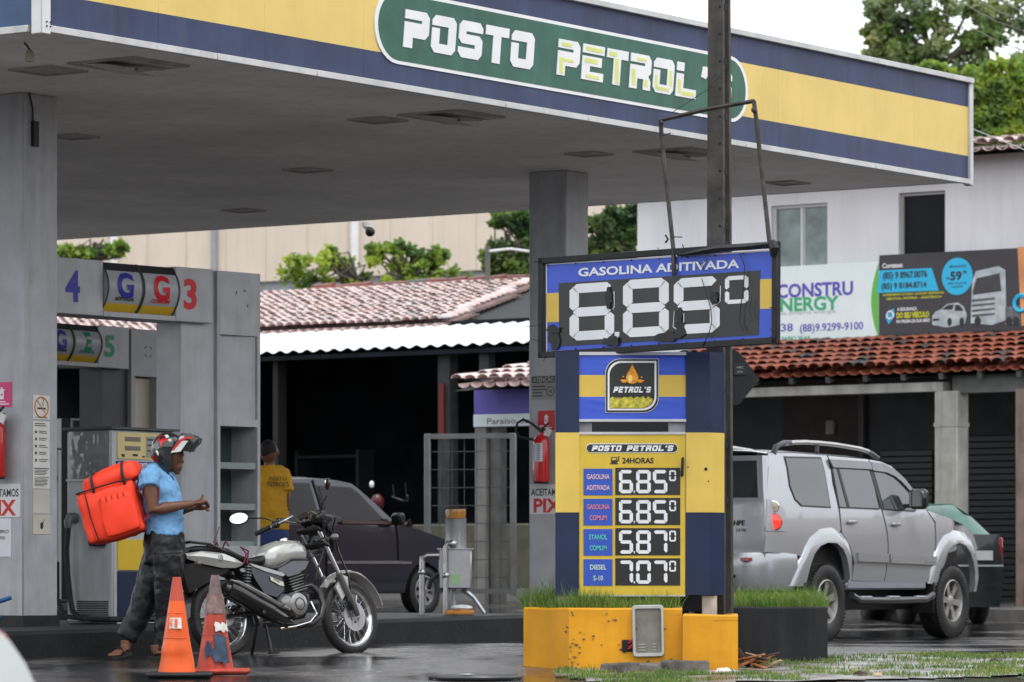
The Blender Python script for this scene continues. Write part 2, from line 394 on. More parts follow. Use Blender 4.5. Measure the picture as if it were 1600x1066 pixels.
m=MB(); m.box((-.035,VD/2+.06,ZS+.02),(.05,VD,.05),bev=.004); m.box((-.03,VD/2+.06,ZS+1.0),(.07,VD,.05),bev=.004); m.build('fascia_end_trim',M_['trim'],can)
m=MB(); m.box((-.02,-.03,ZS+.5),(.10,.10,1.05),bev=.006); 
for z in (.03,.06,.94,.97): m.ball((-.02,-.085,ZS+z),.007,6,mi=1); m.ball((.02,-.085,ZS+z),.007,6,mi=1)
m.build('corner_post',[mat('white_corner_trim',(.6,.6,.6),.4,var=.08,streak=.3,scol=(.35,.34,.33)),M_['black']],can)
m=MB(); m.box((UL+.01,-.02,ZS+.5),(.07,.07,1.03),bev=.005); m.build('corner_post',M_['trim'],can)
m=MB(); m.box((UL/2,VD-.02,ZS+.5),(UL,.05,1.0)); m.box((UL-.0,VD/2,ZS+.5),(.05,VD-.1,.96)); m.build('rear_fascia',M_['trim'],can)
m=MB(); m.box((UL/2,VD/2,ZS+.95),(UL-.1,VD-.1,.04)); m.build('roof_deck',mat('roof_sheet',(.3,.3,.3),.5),can)
# soffit boards
ub=[.03,4.45,9.15,UL-.04]; vb=[0.03,VD-.05]
for i,(a,b) in enumerate(zip(ub,ub[1:])):
    for c,d in zip(vb,vb[1:]):
        m=MB(); m.box(((a+b)/2,(c+d)/2,ZS+.03),(b-a-.018,d-c-.008,.02)); m.build('soffit_panel',M_['soffit'],can)
m=MB(); m.box((UL/2,VD/2,ZS+.06),(UL-.2,VD-.2,.03)); m.build('soffit_backing',M_['dark'],can)
# recessed luminaires (dead, dirty)
lm=mat('dirty_lamp_glass',(.40,.38,.36),.4,var=.3,scale=8)
def lamp(u,v,s,broken=False):
    t=thing('recessed_lamp','dirty unlit square lamp recessed in the canopy underside'+(', hanging open near the front edge' if broken else ''),'lamp',CM@Matrix.Translation((u,v,ZS+.019)),'unlit lamps recessed in the canopy underside')
    m=MB()
    for sx,sy,dx,dy in ((0,1,s,.03),(0,-1,s,.03),(1,0,.03,s-.03),(-1,0,.03,s-.03)): m.box((sx*s/2,sy*s/2,-.008),(dx+.03*(dy<.05),dy,.018))
    m.build('lamp_frame',mat('lamp_frame_grey',(.36,.345,.33),.5,var=.2),t)
    m=MB(); m.box((0,0,-.002),(s-.05,s-.05,.008),rx=R(3) if broken else 0); m.build('lamp_glass',lm,t)
    if broken:
        m=MB(); m.box((-.1*s,.05,-.045),(s*.75,s*.5,.006),rx=R(7),ry=R(4)); m.box((s*.2,-.1,-.035),(.5*s,.03,.02),ry=R(-6)); m.build('loose_cover',lm,t)
    return t
px_l=[(262,98,.62,1),(752,180,.62,1),(1130,236,.6,1),(75,113,.4,0),(115,216,.3,0),(480,268,.32,0),(590,190,.34,0),(920,243,.3,0),(1230,288,.3,0),(380,331,.3,0)]
for i,(px,py,s,b) in enumerate(px_l):
    Y=(ZS-HC)*F/(HOR-py); p=CM.inverted()@Vector(((px-800)/F*Y,Y,ZS))
    if .4<p.x<UL-.4 and p.y>.3:
        t=lamp(p.x,max(p.y,.75 if b else .5),s,bool(b))
        t['label']={262:'broken square lamp recessed nearest the front left corner of the canopy underside',752:'broken square lamp under the canopy edge below the station name',1130:'broken square lamp under the canopy edge behind the concrete pole'}.get(px,{75:'small unlit lamp in the canopy underside near the left front corner, above the left column',115:'small unlit lamp in the canopy underside just right of the left column',480:'small unlit lamp deep in the middle of the canopy underside',590:'small unlit lamp in the canopy underside below the station name start',920:'small unlit lamp in the canopy underside behind the middle column top',1230:'small unlit lamp in the canopy underside near its far right corner',380:'farthest small unlit lamp in the canopy underside above the beige warehouse'}.get(px,'small unlit lamp'))
        if b: 
            if 'group' in t: del t['group']
# name badge
bL=CP.at(579,60)[0]; bR=CP.at(1163,150)[0]; bz0,bz1=ZS+.20,ZS+.78; zc=(bz0+bz1)/2; rr=(bz1-bz0)/2
def stadium(x0,x1,z,r,n=14):
    return [(x1-r+r*math.sin(PI*i/n),z+r*math.cos(PI*i/n)) for i in range(n+1)]+[(x0+r-r*math.sin(PI*i/n),z-r*math.cos(PI*i/n)) for i in range(n+1)]
m=MB(); m.prism(stadium(bL,bR,zc,rr),-.040,-.031); m.prism(stadium(bL+.045,bR-.045,zc,rr-.028),-.043,-.0401,mi=1)
m.build('name_badge',[M_['letter'],M_['green']],can)
def a_of(px,py=100): return CP.at(px,py)[0]
def badge_word(w_,x,width,gap):
    cells=sum(.36 if c=="'" else 1 for c in w_)+gap*(len(w_)-1); u=width/cells
    for c in w_:
        cw=.36 if c=="'" else 1; m=MB(); block_text(m,c,x,zc-.15,.30,u*cw,gap=0,slant=.12,y=-.050,th=.0065); m.build('letter',M_['letter'],can,kind='stuff' if len(BL[c])>1 else None); x+=(cw+gap)*u
x0=a_of(622,80); x1=a_of(828,110); badge_word('POSTO',x0,x1-x0-.03,.12)
x2=a_of(862,130); x3=a_of(1108,165); u=(x3-x2)
badge_word('PETROL',x2,a_of(1082,160)-x2-.03,.12)
badge_word("'S",a_of(1086,160),a_of(1134,170)-a_of(1086,160),.12)
# faded lime inlay left inside PETROL
m=MB(); c0=x2; w6=(a_of(1082,160)-x2-.03)/(6+.12*5)
def inl(ci,x0,z0,x1,z1):
    bx=c0+ci*1.12*w6; m.box((bx+(x0+x1)/2*w6+(z0+z1)/2*.3*.12,-.0512,zc-.15+(z0+z1)/2*.3),((x1-x0)*w6,.002,(z1-z0)*.3))
for ci,rs in enumerate([[(.15,.82,.6,.92),(.1,.05,.26,.5),(.26,.4,.7,.48)],[(.15,.82,.9,.93),(.1,.48,.7,.6),(.2,.06,.8,.15)],[(.1,.8,.45,.92),(.42,.05,.58,.75)],[(.3,.82,.75,.9),(.1,.1,.26,.55),(.72,.1,.85,.3)],[(.2,.08,.8,.17),(.78,.25,.9,.7),(.1,.1,.2,.5)],[(.3,.06,.9,.17),(.1,.1,.24,.5)]]):
    for q in rs: inl(ci,*q)
m.build('faded_inlay',M_['lime'],can,kind='stuff')
# columns
colm=[]
C1=CM.inverted()@Vector(((36-800)/F*32.4,32.4,0)); C2=CM.inverted()@Vector(((884-800)/F*38.5,38.5,0))
COLS=[]
for (c,du,dv) in ((C1,.415,.43),(C2,.385,.425)):
    b=uv(c.x,c.y); z0=gz(b.x,b.y)+.15
    m=MB(); m.box((c.x+du/2,c.y+dv/2,(z0+ZS+.02)/2),(du,dv,ZS+.02-z0),bev=.012); 
    cl=m.build('column',M_['column'],can)
    m=MB(); m.box((c.x+du/2,c.y+dv/2,z0+.09),(du+.02,dv+.02,.1)); m.build('column_base',M_['kerb'],cl)
    w0=uv(c.x,c.y); COLS.append((Pl(w0.x,w0.y,0,R(-35)),Pl(w0.x,w0.y,0,R(55))))
# cables and bracket on column one
P1=COLS[0][1]; 
m=MB(); x,z=P1.at(52,190); m.tube([(x-.08,-.02,z+.25),(x-.03,-.02,z+.1),(x-.02,-.02,z-.1),(x,-.02,z-.14)],.008,6); m.box((x,-.02,z-.1),(.06,.03,.2)); 
t=thing('conduit_bracket','small metal bracket with cable near the top of the left column','bracket',P1.M); m.build('bracket_body',M_['black'],t)
# ---------------- notices on the columns
def notice(P,label,px0,py0,px1,py1,base,draw,cat='notice',name='notice',th=.004,off=-.001,group=None):
    x0,z1=P.at(px0,py0); x1,z0=P.at(px1,py1)
    t=thing(name,label,cat,P.M@Matrix.Translation(((x0+x1)/2,off,(z0+z1)/2)),group)
    w,h=x1-x0,z1-z0
    m=MB(); m.box((0,-th/2,0),(w,th,h)); m.build('notice_sheet',base,t)
    if draw: draw(t,w,h,-th-.001)
    return t
def lines(m,x0,x1,z0,z1,n,y,r):
    for i in range(n):
        z=z1-(z1-z0)*(i+.5)/n; a=r.uniform(.7,1); m.box(((x0+x0+(x1-x0)*a)/2,y,z),((x1-x0)*a,.001,(z1-z0)/n*.45))
def d_smoke(t,w,h,y):
    m=MB(); m.torus((0,y,.0),w*.40,w*.035,24,4); 
    o=m.build('prohibition_ring',mat('orange_ring',(.5,.2,.04),.5),t)
    m=MB(); m.box((0,y,-.01),(w*.5,.001,w*.07)); m.tube([(w*.12,y,.01),(w*.05,y,.03),(w*.12,y,.05),(w*.06,y,.075)],.004,4,flat=.3); m.box((0,y-.0012,0),(w*.75,.001,w*.045),ry=R(45),mi=1)
    put_text(m,'NAO FUME',0,-h*.45,h*.06,'C',w=w*.7,y=y)
    m.build('cigarette_symbol',[M_['ink'],mat('orange_ring',(.5,.2,.04))],t)
def d_list(t,w,h,y):
    m=MB(); r=random.Random(3); lines(m,-w*.4,w*.4,h*.42,h*.48,2,y,r)
    for i in range(5):
        z=h*.34-i*h*.105; m.box((-w*.33,y,z),(w*.1,.001,h*.04)); lines(m,-w*.15,w*.4,z-h*.025,z+h*.025,2,y,r)
    m.box((0,y,-h*.2),(w*.9,.001,h*.014)); lines(m,-w*.42,w*.42,-h*.3,-h*.215,4,y,r); m.box((0,y,-h*.33),(w*.9,.001,h*.008)); lines(m,-w*.42,w*.42,-h*.47,-h*.345,6,y,r)
    m.build('printed_text',M_['ink'],t)
A1,B1=COLS[0]; A2,B2=COLS[1]
notice(B1,'white no smoking sticker topmost on the left column',51,617,77,656,M_['paper'],d_smoke,'sticker','no_smoking_sticker')
notice(B1,'long white list of rules taped under the no smoking sticker',51,658,77,764,M_['paper'],d_list)
notice(B1,'blank cream sheet between rules list and lowest note on left column',51,765,77,803,mat('cream_paper',(.5,.47,.41),.6),None)
def d_flame(t,w,h,y):
    m=MB(); m.ball((0,y,-.01),(.02,.001,.03),8); m.tube([(-.02,y,-.03),(.02,y,.02),(.03,y,.04)],.004,4,flat=.3); m.build('small_symbol',M_['ink'],t)
notice(B1,'small torn cream note with black symbol, lowest on the left column',51,804,78,835,mat('cream_paper',(.5,.47,.41),.6),d_flame)
def pix(P,px0,py0,px1,py1,label):
    def d(t,w,h,y):
        m=MB(); put_text(m,'ACEITAMOS',0,h*.12,h*.24,'C',w=w*.92,bold=.022,y=y); m.build('upper_lettering',M_['ink'],t)
        m=MB(); put_text(m,'PIX',0,-h*.43,h*.46,'C',w=w*.78,bold=.035,y=y); m.build('lower_lettering',M_['red'],t)
    return notice(P,label,px0,py0,px1,py1,mat('notice_white',(.6,.6,.61),.5,var=.04),d,'sign','payment_sign')
pix(A1,-23,757,32,808,'white payment sign on the left column beside the red extinguisher')
pix(A2,828,757,884,803,'white payment sign below the extinguisher on the middle column')
def exts(P,px0,py0,px1,py1,label,bc):
    def d(t,w,h,y):
        m=MB(); m.box((0,y,h*.02),(w*.2,.001,h*.4)); m.box((0,y,h*.26),(w*.1,.001,h*.06)); m.box((w*.12,y,h*.2),(w*.1,.001,h*.03)); lines(m,-w*.4,w*.4,-h*.42,-h*.24,2,y,random.Random(1)); m.box((0,y-.001,.0),(w*.08,.001,h*.1),mi=1)
        m.build('extinguisher_symbol',[M_['letter'],bc],t)
    notice(P,label,px0,py0,px1,py1,bc,d,'sign','extinguisher_sign')
exts(A1,-12,598,19,636,'pink extinguisher sign high on the left column',M_['pink'])
exts(A2,841,642,867,672,'red extinguisher sign above the extinguisher on the middle column',M_['red'])
def d_paper(t,w,h,y):
    m=MB(); put_text(m,'DINHEIRO',w*.42,h*.12,h*.09,'R',w=w*.9,bold=.02,y=y); put_text(m,'OU PIX',w*.3,-h*.05,h*.09,'R',bold=.02,y=y); m.build('printed_text',M_['ink'],t)
notice(A1,'white paper note taped under the payment sign on the left column',-26,811,18,870,mat('office_paper',(.6,.61,.66),.6,var=.03),d_paper)
def d_at(t,w,h,y):
    m=MB(); m.box((0,y,h*.34),(w*.96,.001,h*.27)); lines(m,-w*.45,w*.1,-h*.4,h*.12,4,y,random.Random(2)); m.torus((w*.28,y,-h*.15),h*.2,.004,16,4); put_text(m,'10',w*.28,-h*.22,h*.14,'C',y=y,bold=.03); m.build('printed_text',mat('dull_ink',(.06,.06,.06),.5),t)
    m=MB(); put_text(m,'ATENÇÃO',0,h*.25,h*.19,'C',w=w*.86,bold=.03,y=y-.0015); m.build('heading',mat('dull_white',(.33,.33,.32),.5),t)
notice(A2,'small grey ATENCAO plate high on the middle column',831,588,869,624,mat('dull_plate',(.26,.26,.25),.5),d_at,'sign','warning_plate')
# ---------------- fire extinguishers
def extinguisher(M,label):
    t=thing('fire_extinguisher',label,'fire extinguisher',M,'fire extinguishers on the canopy columns')
    m=MB(); m.lathe([(0,0),(.06,0),(.075,.012),(.078,.03),(.078,.37),(.07,.41),(.045,.44),(.025,.45),(.025,.475),(0,.475)],20); m.build('cylinder',M_['redpaint'],t)
    m=MB(); m.torus((0,0,.005),.062,.012,20,6,axis='Z'); m.build('base_ring',M_['black'],t)
    m=MB(); n=8
    vs=[];fs=[]
    for i in range(n+1):
        a=R(-150)+R(95)*i/n
        vs+=[(.0795*math.cos(a),.0795*math.sin(a),.2),(.0795*math.cos(a),.0795*math.sin(a),.37)]
    for i in range(n): fs.append((2*i,2*i+2,2*i+3,2*i+1))
    m.add(vs,fs)
    for k in range(9):
        for i0,i1 in ((.4,2.6),(4.6,6.6)):
            a0=R(-150)+R(95)*i0/n;a1=R(-150)+R(95)*i1/n; z=.215+k*.017; q=[]
            for s in range(5):
                a=a0+(a1-a0)*s/4; q+=[(.0802*math.cos(a),.0802*math.sin(a),z),(.0802*math.cos(a),.0802*math.sin(a),z+.008)]
            m.add(q,[(2*i,2*i+2,2*i+3,2*i+1) for i in range(4)],mi=1)
    m.build('label_sheet',[mat('extinguisher_label',(.55,.57,.62),.4),mat('label_blue',(.08,.11,.3),.4)],t)
    m=MB(); m.cyl((0,0,.47),(0,0,.51),.022,10); m.box((.03,0,.525),(.13,.02,.014),ry=R(-38),mi=0); m.box((.035,0,.50),(.11,.02,.012),ry=R(-8)); m.cyl((0,-.02,.5),(0,-.045,.5),.018,10); m.build('valve',M_['black'],t)
    m=MB(); m.box((.075,-.01,.475),(.06,.012,.07),ry=R(25)); m.build('tag',M_['paper'],t)
    m=MB(); m.tube([(-.02,0,.5),(-.1,0,.56),(-.19,0,.6),(-.25,.0,.57),(-.27,0,.5),(-.24,0,.44),(-.16,0,.42),(-.08,0,.41)],.012,8); m.build('hose',M_['rubber'],t)
    m=MB(); m.box((0,.085,.42),(.04,.02,.1)); m.build('wall_bracket',M_['steel'],t)
    return t
x,z=A2.at(855,755); e0=extinguisher(A2.M@Matrix.Translation((x,-.1,z))@Matrix.Rotation(R(8),4,'Z'),'red fire extinguisher hanging on the middle column above the payment sign')
x,z=A1.at(7,748); e1=copy_tree(e0); e1.matrix_world=A1.M@Matrix.Translation((x,-.1,z)); e1['label']='red fire extinguisher on the left column, cut by the picture edge'
# ---------------- price sign of canopy: dome camera and bulb
p=at(572,352,45); t=thing('security_camera','small dark dome camera hanging from the far edge of the canopy','camera',(p.x,p.y,p.z-.02))
m=MB(); m.cyl((0,0,.05),(0,0,0),.05,14); m.tube([(0,0,0),(.03,-.02,-.03)],.03,8); m.build('camera_arm',M_['white'],t)
m=MB(); m.ball((.045,-.03,-.055),.055,14); m.build('camera_dome',M_['black'],t)
Y=(ZS-HC)*F/(HOR-62); p=Vector(((40-800)/F*Y,Y+.25,ZS)); t=thing('hanging_bulb_holder','old bare bulb holder dangling at the near corner of the canopy','bulb holder',(p.x,p.y,ZS-.01))
m=MB(); m.tube([(-.04,0,.02),(-.02,0,-.0),(0,0,-.03)],.008,6); m.build('cable',M_['black'],t)
m=MB(); m.lathe([(0,-.12),(.03,-.115),(.035,-.09),(.028,-.05),(.014,-.03),(0,-.025)],12); m.build('bulb_holder',mat('old_plastic',(.25,.25,.2),.5),t)
# ================================================================ BUILDINGS
tileA=mat('clay_tile_orange',(.24,.072,.042),.5,var=.45,scale=1.3,bump=.3,bscale=30,streak=.35,scol=(.06,.03,.025))
tileB=mat('clay_tile_dark',(.05,.045,.045),.5,var=.4,scale=3)
tileC=mat('clay_tile_red',(.15,.045,.032),.45,var=.4,scale=2,bump=.3,bscale=30,streak=.2)
tilePk=mat('clay_tile_washed_pink',(.60,.46,.43),.35,var=.16,scale=1.7,streak=.25,scol=(.3,.22,.21))
tilePk2=mat('clay_tile_grey',(.42,.36,.36),.4,var=.4,scale=2)
def tile_geo(m,L=.40,r0=.088,r1=.07,M=None,mi=0,cap=True,n=5):
    # barrel tile lying along local y (downhill = -y); cap is convex up
    vs=[];s=1 if cap else -1
    for (yy,rr) in ((-L/2,r0),(L/2,r1)):
        for k in range(n+1):
            a=PI*k/n; vs.append((rr*math.cos(a),yy,s*rr*.62*math.sin(a)))
        for k in range(n+1):
            a=PI*k/n; q=rr-.012; vs.append((q*math.cos(a),yy,s*q*.62*math.sin(a)))
    fs=[];q=n+1
    for k in range(n):
        fs.append((k,k+1,2*q+k+1,2*q+k)); fs.append((k,q+k,q+k+1,k+1)); fs.append((q+k,3*q+k,3*q+k+1,q+k+1)); 
    return m.add(vs,fs,M,mi)
def tiled_slope(parent,P,x0,x1,yb,zb,yt,zt,pitch=.2,row=.34,objs=True,mats=None,r=None,xl=None,xr=None,label=None):
    """slope from eave (yb,zb) up to (yt,zt) in plane-local coordinates; xl/xr optionally trim the sides by t"""
    r=r or random.Random(4); L=math.hypot(yt-yb,zt-zb); th=math.atan2(zt-zb,yt-yb); nr=int(L/row); 
    mats=mats or [tileA]; capm=[]; panm=None
    if objs:
        g=MB(); tile_geo(g); capme=[]
        for mm in mats:
            me=g.mesh('tile'); me.materials.append(mm); capme.append(me)
        g=MB(); tile_geo(g,cap=False); panme=g.mesh('pan_tile'); panme.materials.append(mats[0])
    bulk=MB(); cnt=0
    for j in range(nr):
        t=(j+.5)*row/L; y=yb+(yt-yb)*t; z=zb+(zt-zb)*t
        a=x0 if xl is None else xl(t); b=x1 if xr is None else xr(t)
        n=int((b-a)/pitch)
        for i in range(n):
            x=a+(i+.5)*pitch
            jx,jz,ja=r.uniform(-.012,.012),r.uniform(-.004,.012),r.uniform(-.05,.05)
            M=Matrix.Translation((x+jx,y,z+jz+.03))@Matrix.Rotation(th-.09,4,'X')@Matrix.Rotation(ja,4,'Z')
            k=r.choices(range(len(mats)),[max(.12,1-.75*q) for q in range(len(mats))])[0]
            M2=Matrix.Translation((x+pitch/2,y,z-.03))@Matrix.Rotation(th-.09,4,'X')
            if objs and cnt<290:
                link(capme[k],'tile',mats[k],parent,M); cnt+=1
                tile_geo(bulk,M=M2,cap=False,mi=0)
            else:
                tile_geo(bulk,M=M,mi=k); tile_geo(bulk,M=M2,cap=False,mi=0)
    bulk.build('tile_rows',mats,parent,kind='stuff',weld=False)
    m=MB(); m.add([(x0,yb+.05,zb-.11),(x1,yb+.05,zb-.11),(x1,yt,zt-.11),(x0,yt,zt-.11)],[(0,1,2,3)]) if xl is None else None
    if xl is None: m.build('roof_boards',M_['dark'],parent)
# ---- right building, front wall plane
RB=Pl(4.3,55,0,R(-35)); GR=.2
rb=thing('shop_building','white two storey building with tiled arcade roof and shop banners','building',RB.M)
def A(px,py,off=0): return RB.at(px,py,off)
wallw=mat('white_render',(.66,.66,.68),.6,var=.07,scale=1.2,streak=.28,scol=(.36,.34,.32),bump=.15,bscale=12)
xl=A(996,400)[0]; xr=A(1760,400)[0]; zt=A(1560,232)[1]; zf=A(1300,560)[1]
W1=[A(1205,322),A(1293,418)]; W2=[A(1404,302),A(1477,398)]
def wall_with_holes(m,x0,x1,z0,z1,y0,y1,holes,mi=0):
    xs=sorted({x0,x1,*[h[0] for h in holes],*[h[1] for h in holes]}); zs=sorted({z0,z1,*[h[2] for h in holes],*[h[3] for h in holes]})
    for a,b in zip(xs,xs[1:]):
        run=None
        for c,d in zip(zs,zs[1:]):
            cx,cz=(a+b)/2,(c+d)/2
            if any(h[0]<cx<h[1] and h[2]<cz<h[3] for h in holes): continue
            m.box(((a+b)/2,(y0+y1)/2,(c+d)/2),(b-a,y1-y0,d-c),mi=mi)
hs_=[(W1[0][0],W1[1][0],W1[1][1],W1[0][1]),(W2[0][0],W2[1][0],W2[1][1],W2[0][1])]
m=MB(); wall_with_holes(m,xl,xr,zf,zt+.02,0,.18,hs_)
m.box((xl+.09,4,(zf+zt)/2),(.18,7.6,zt-zf)); m.build('wall',wallw,rb)
# windows
def window(par,h,glass,frame,mull=1,name='window'):
    x0,x1,z0,z1=h; m=MB(); y=.09
    for c,d in (((x0+.02,y,(z0+z1)/2),(.04,.06,z1-z0)),((x1-.02,y,(z0+z1)/2),(.04,.06,z1-z0)),(((x0+x1)/2,y,z0+.02),(x1-x0-.08,.06,.04)),(((x0+x1)/2,y,z1-.02),(x1-x0-.08,.06,.04))): m.box(c,d)
    for i in range(mull): m.box((x0+(x1-x0)*(i+1)/(mull+1),y,(z0+z1)/2),(.035,.05,z1-z0-.08))
    w=m.build(name,frame,par)
    n=mull+1
    for i in range(n):
        a=x0+(x1-x0)*i/n+.03; b=x0+(x1-x0)*(i+1)/n-.03
        m=MB(); m.box(((a+b)/2,y+.012,(z0+z1)/2),(b-a,.006,z1-z0-.08)); m.build('pane',glass,w)
    return w
window(rb,hs_[0],mat('frosted_green_glass',(.17,.22,.21),.25,var=.45,scale=3,coat=.4),mat('white_frame',(.55,.56,.56),.4,var=.04),1)
window(rb,hs_[1],mat('dark_window_glass',(.010,.011,.014),.4,var=.3,scale=2,spec=.1),mat('grey_frame',(.35,.35,.34),.4,var=.05),0)
# upper tile eave (two waves of tiles seen) and soffit
e0x=A(1490,225)[0]
tiled_slope(rb,RB,xl-.4,xr,-.55,zt-.02,1.2,zt+.22,objs=False,mats=[tilePk,tilePk2,tileC],r=random.Random(9))
m=MB(); m.box(((xl+xr)/2,-.2,zt-.04),(xr-xl+.6,.65,.03)); m.build('eave_board',mat('eave_board',(.28,.25,.23),.6,var=.15),rb)
# arcade tiled lean-to
ex0=A(1120,560)[0]; ze=A(1400,583,-2.2)[1]; zw=A(1400,526,-.05)[1]
tiled_slope(rb,RB,ex0,xr,-2.2,ze+.06,-.05,zw,pitch=.165,row=.33,mats=[tileA,tileC,tileB],r=random.Random(5))
# beams and posts
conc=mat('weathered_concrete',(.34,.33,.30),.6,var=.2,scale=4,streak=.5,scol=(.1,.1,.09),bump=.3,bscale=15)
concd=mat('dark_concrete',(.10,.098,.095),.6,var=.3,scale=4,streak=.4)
bz1=A(1300,603,-2.0)[1]; bz0=A(1300,617,-2.0)[1]
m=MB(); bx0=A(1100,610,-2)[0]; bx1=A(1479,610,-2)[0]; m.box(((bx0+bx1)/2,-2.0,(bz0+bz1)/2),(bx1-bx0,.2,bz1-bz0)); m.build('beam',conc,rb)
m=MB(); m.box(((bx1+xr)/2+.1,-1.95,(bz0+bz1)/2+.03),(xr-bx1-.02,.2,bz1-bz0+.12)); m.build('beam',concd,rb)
m=MB(); 
for i in range(int((xr-ex0)/.55)): 
    x=ex0+.3+i*.55; L=math.hypot(2.15,zw-ze-.1); th=math.atan2(zw-ze-.06,2.15); m.box((x,-1.12,(ze+zw)/2-.09),(.06,L,.08),rx=th)
m.build('rafters',concd,rb,kind='stuff')
px0,px1=A(1467,700,-2)[0],A(1503,700,-2)[0]
m=MB(); m.box(((px0+px1)/2,-1.97,(bz0+GR)/2),(px1-px0,.3,bz0-GR-.004),bev=.015); m.box(((px0+px1)/2,-1.97,A(1480,664,-2)[1]),(px1-px0+.012,.31,.05)); m.build('post',conc,rb)
px2=A(1593,700,-2)[0]; m=MB(); m.box((px2+.17,-1.97,(bz0+GR)/2),(.34,.3,bz0-GR-.004),bev=.015); m.build('post',mat('brown_stained_concrete',(.22,.16,.13),.6,var=.25,streak=.5),rb)
px2=A(1140,700,-2)[0]; m=MB(); m.box((px2-.3,-1.97,(bz0+GR)/2),(.3,.3,bz0-GR-.004),bev=.015); m.build('post',conc,rb)
# dark inside of the arcade: three walls with pilasters, shutters
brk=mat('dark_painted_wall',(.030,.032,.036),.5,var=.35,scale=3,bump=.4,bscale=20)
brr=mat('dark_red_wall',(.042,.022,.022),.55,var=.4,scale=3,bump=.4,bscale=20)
ybk=3.2
xa=A(1080,700,ybk)[0]; xb=A(1222,700,ybk)[0]; xc=A(1350,700,ybk)[0]; xd=A(1480,700,ybk)[0]
m=MB()
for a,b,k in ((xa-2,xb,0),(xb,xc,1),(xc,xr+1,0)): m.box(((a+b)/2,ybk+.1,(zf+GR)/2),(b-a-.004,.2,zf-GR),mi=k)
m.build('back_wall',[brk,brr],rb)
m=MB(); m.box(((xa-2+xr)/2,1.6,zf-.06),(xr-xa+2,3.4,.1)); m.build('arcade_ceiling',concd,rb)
m=MB(); m.box((xc,ybk-.04,(zf+GR)/2),(.08,.1,zf-GR)); m.build('drain_pipe',mat('dull_pipe',(.07,.065,.06),.5),rb)
# roller shutters: slats as real pieces
sh=MB(); 
def shutter(x0,x1,z0,z1,y):
    n=int((z1-z0)/.09); m=MB()
    for i in range(n): m.box(((x0+x1)/2,y,z0+(i+.5)*.09),(x1-x0,.03,.084),bev=.008)
    m.build('roller_shutter',mat('dark_shutter',(.025,.028,.032),.35,var=.2,scale=6),rb,kind='stuff',weld=False)
shutter(xc+.3,A(1460,700,ybk)[0],GR,GR+2.3,ybk-.05); shutter(xd+.3,xr,GR,GR+2.5,ybk-.05)
p=RB.at(1294,668,ybk-.1); t=thing('wall_box','small pale box on the dark red wall behind the silver car','box',RB.M@Matrix.Translation((p[0],ybk-.03,p[1]-.1)))
m=MB(); m.box((0,0,.1),(.13,.08,.2),bev=.01); m.build('box_body',conc,t)
# ---- banners
def banner(label,px0,pyt,px1,pyb,off,base,draw,name='banner'):
    x0,z1=A(px0,pyt,off); x1,_=A(px1,pyt,off); z0=A(px0,pyb,off)[1]
    t=thing(name,label,'banner',RB.M@Matrix.Translation((x0,off,z0))); w,h=x1-x0,z1-z0
    m=MB(); m.box((w/2,.015,h/2),(w,.03,h),bev=.004); m.build('banner_panel',base,t); draw(t,w,h); return t
def Bx(px,py,off,x0,z0): a=A(px,py,off); return a[0]-x0,a[1]-z0
bo=-.12
X0,Z0=A(1140,421,bo)[0],A(1217,534,bo)[1]
def draw_con(t,w,h):
    f=lambda px,py:Bx(px,py,bo,X0,Z0)
    def txt(s,px0,py0,px1,hpx,mt,bold=.03,name='lettering'):
        a=f(px0,py0); b=f(px1,py0); m=MB(); put_text(m,s,a[0],a[1],hpx/F*56,w=b[0]-a[0],bold=bold,y=-.003); m.build(name,mt,t)
    pu=mat('violet_print',(.10,.08,.42),.5,var=.05); gr=mat('green_print',(.05,.36,.17),.5,var=.05)
    txt('CONSTRU',1214,463,1333,21,pu); txt('ENERGY',1205,485,1311,21,gr); txt('produza sua própria energia',1172,492,1306,6,mat('grey_print',(.4,.42,.44),.5),.0)
    txt('(85)9.9128-2738',1110,520,1239,12,pu,.015); txt('(88)9.9299-9100',1250,516,1349,12,pu,.015); txt('FABIO SILVA',1222,530,1267,6.5,gr,.02)
    a=f(1373,407); m=MB(); pts=[]
    n=16; hh=h
    for i in range(n+1): pts.append((w-.115*math.sin(PI*i/n)-.0,hh*i/n*.985+.005))
    pts=[(w-.002,.005)]+pts[1:-1]+[(w-.002,hh*.985)]
    m.prism(pts,-.003,-.001); m.build('green_edge',mat('leaf_green_print',(.12,.42,.07),.5,var=.05),t)
banner('white construction banner with violet and green lettering left of the black banner',1140,421,1373,539.5,bo,mat('banner_white',(.66,.74,.74),.45,var=.03,streak=.12,scol=(.5,.55,.56)),draw_con)
X0b,Z0b=A(1373.5,399,bo)[0],A(1373.5,525,bo)[1]
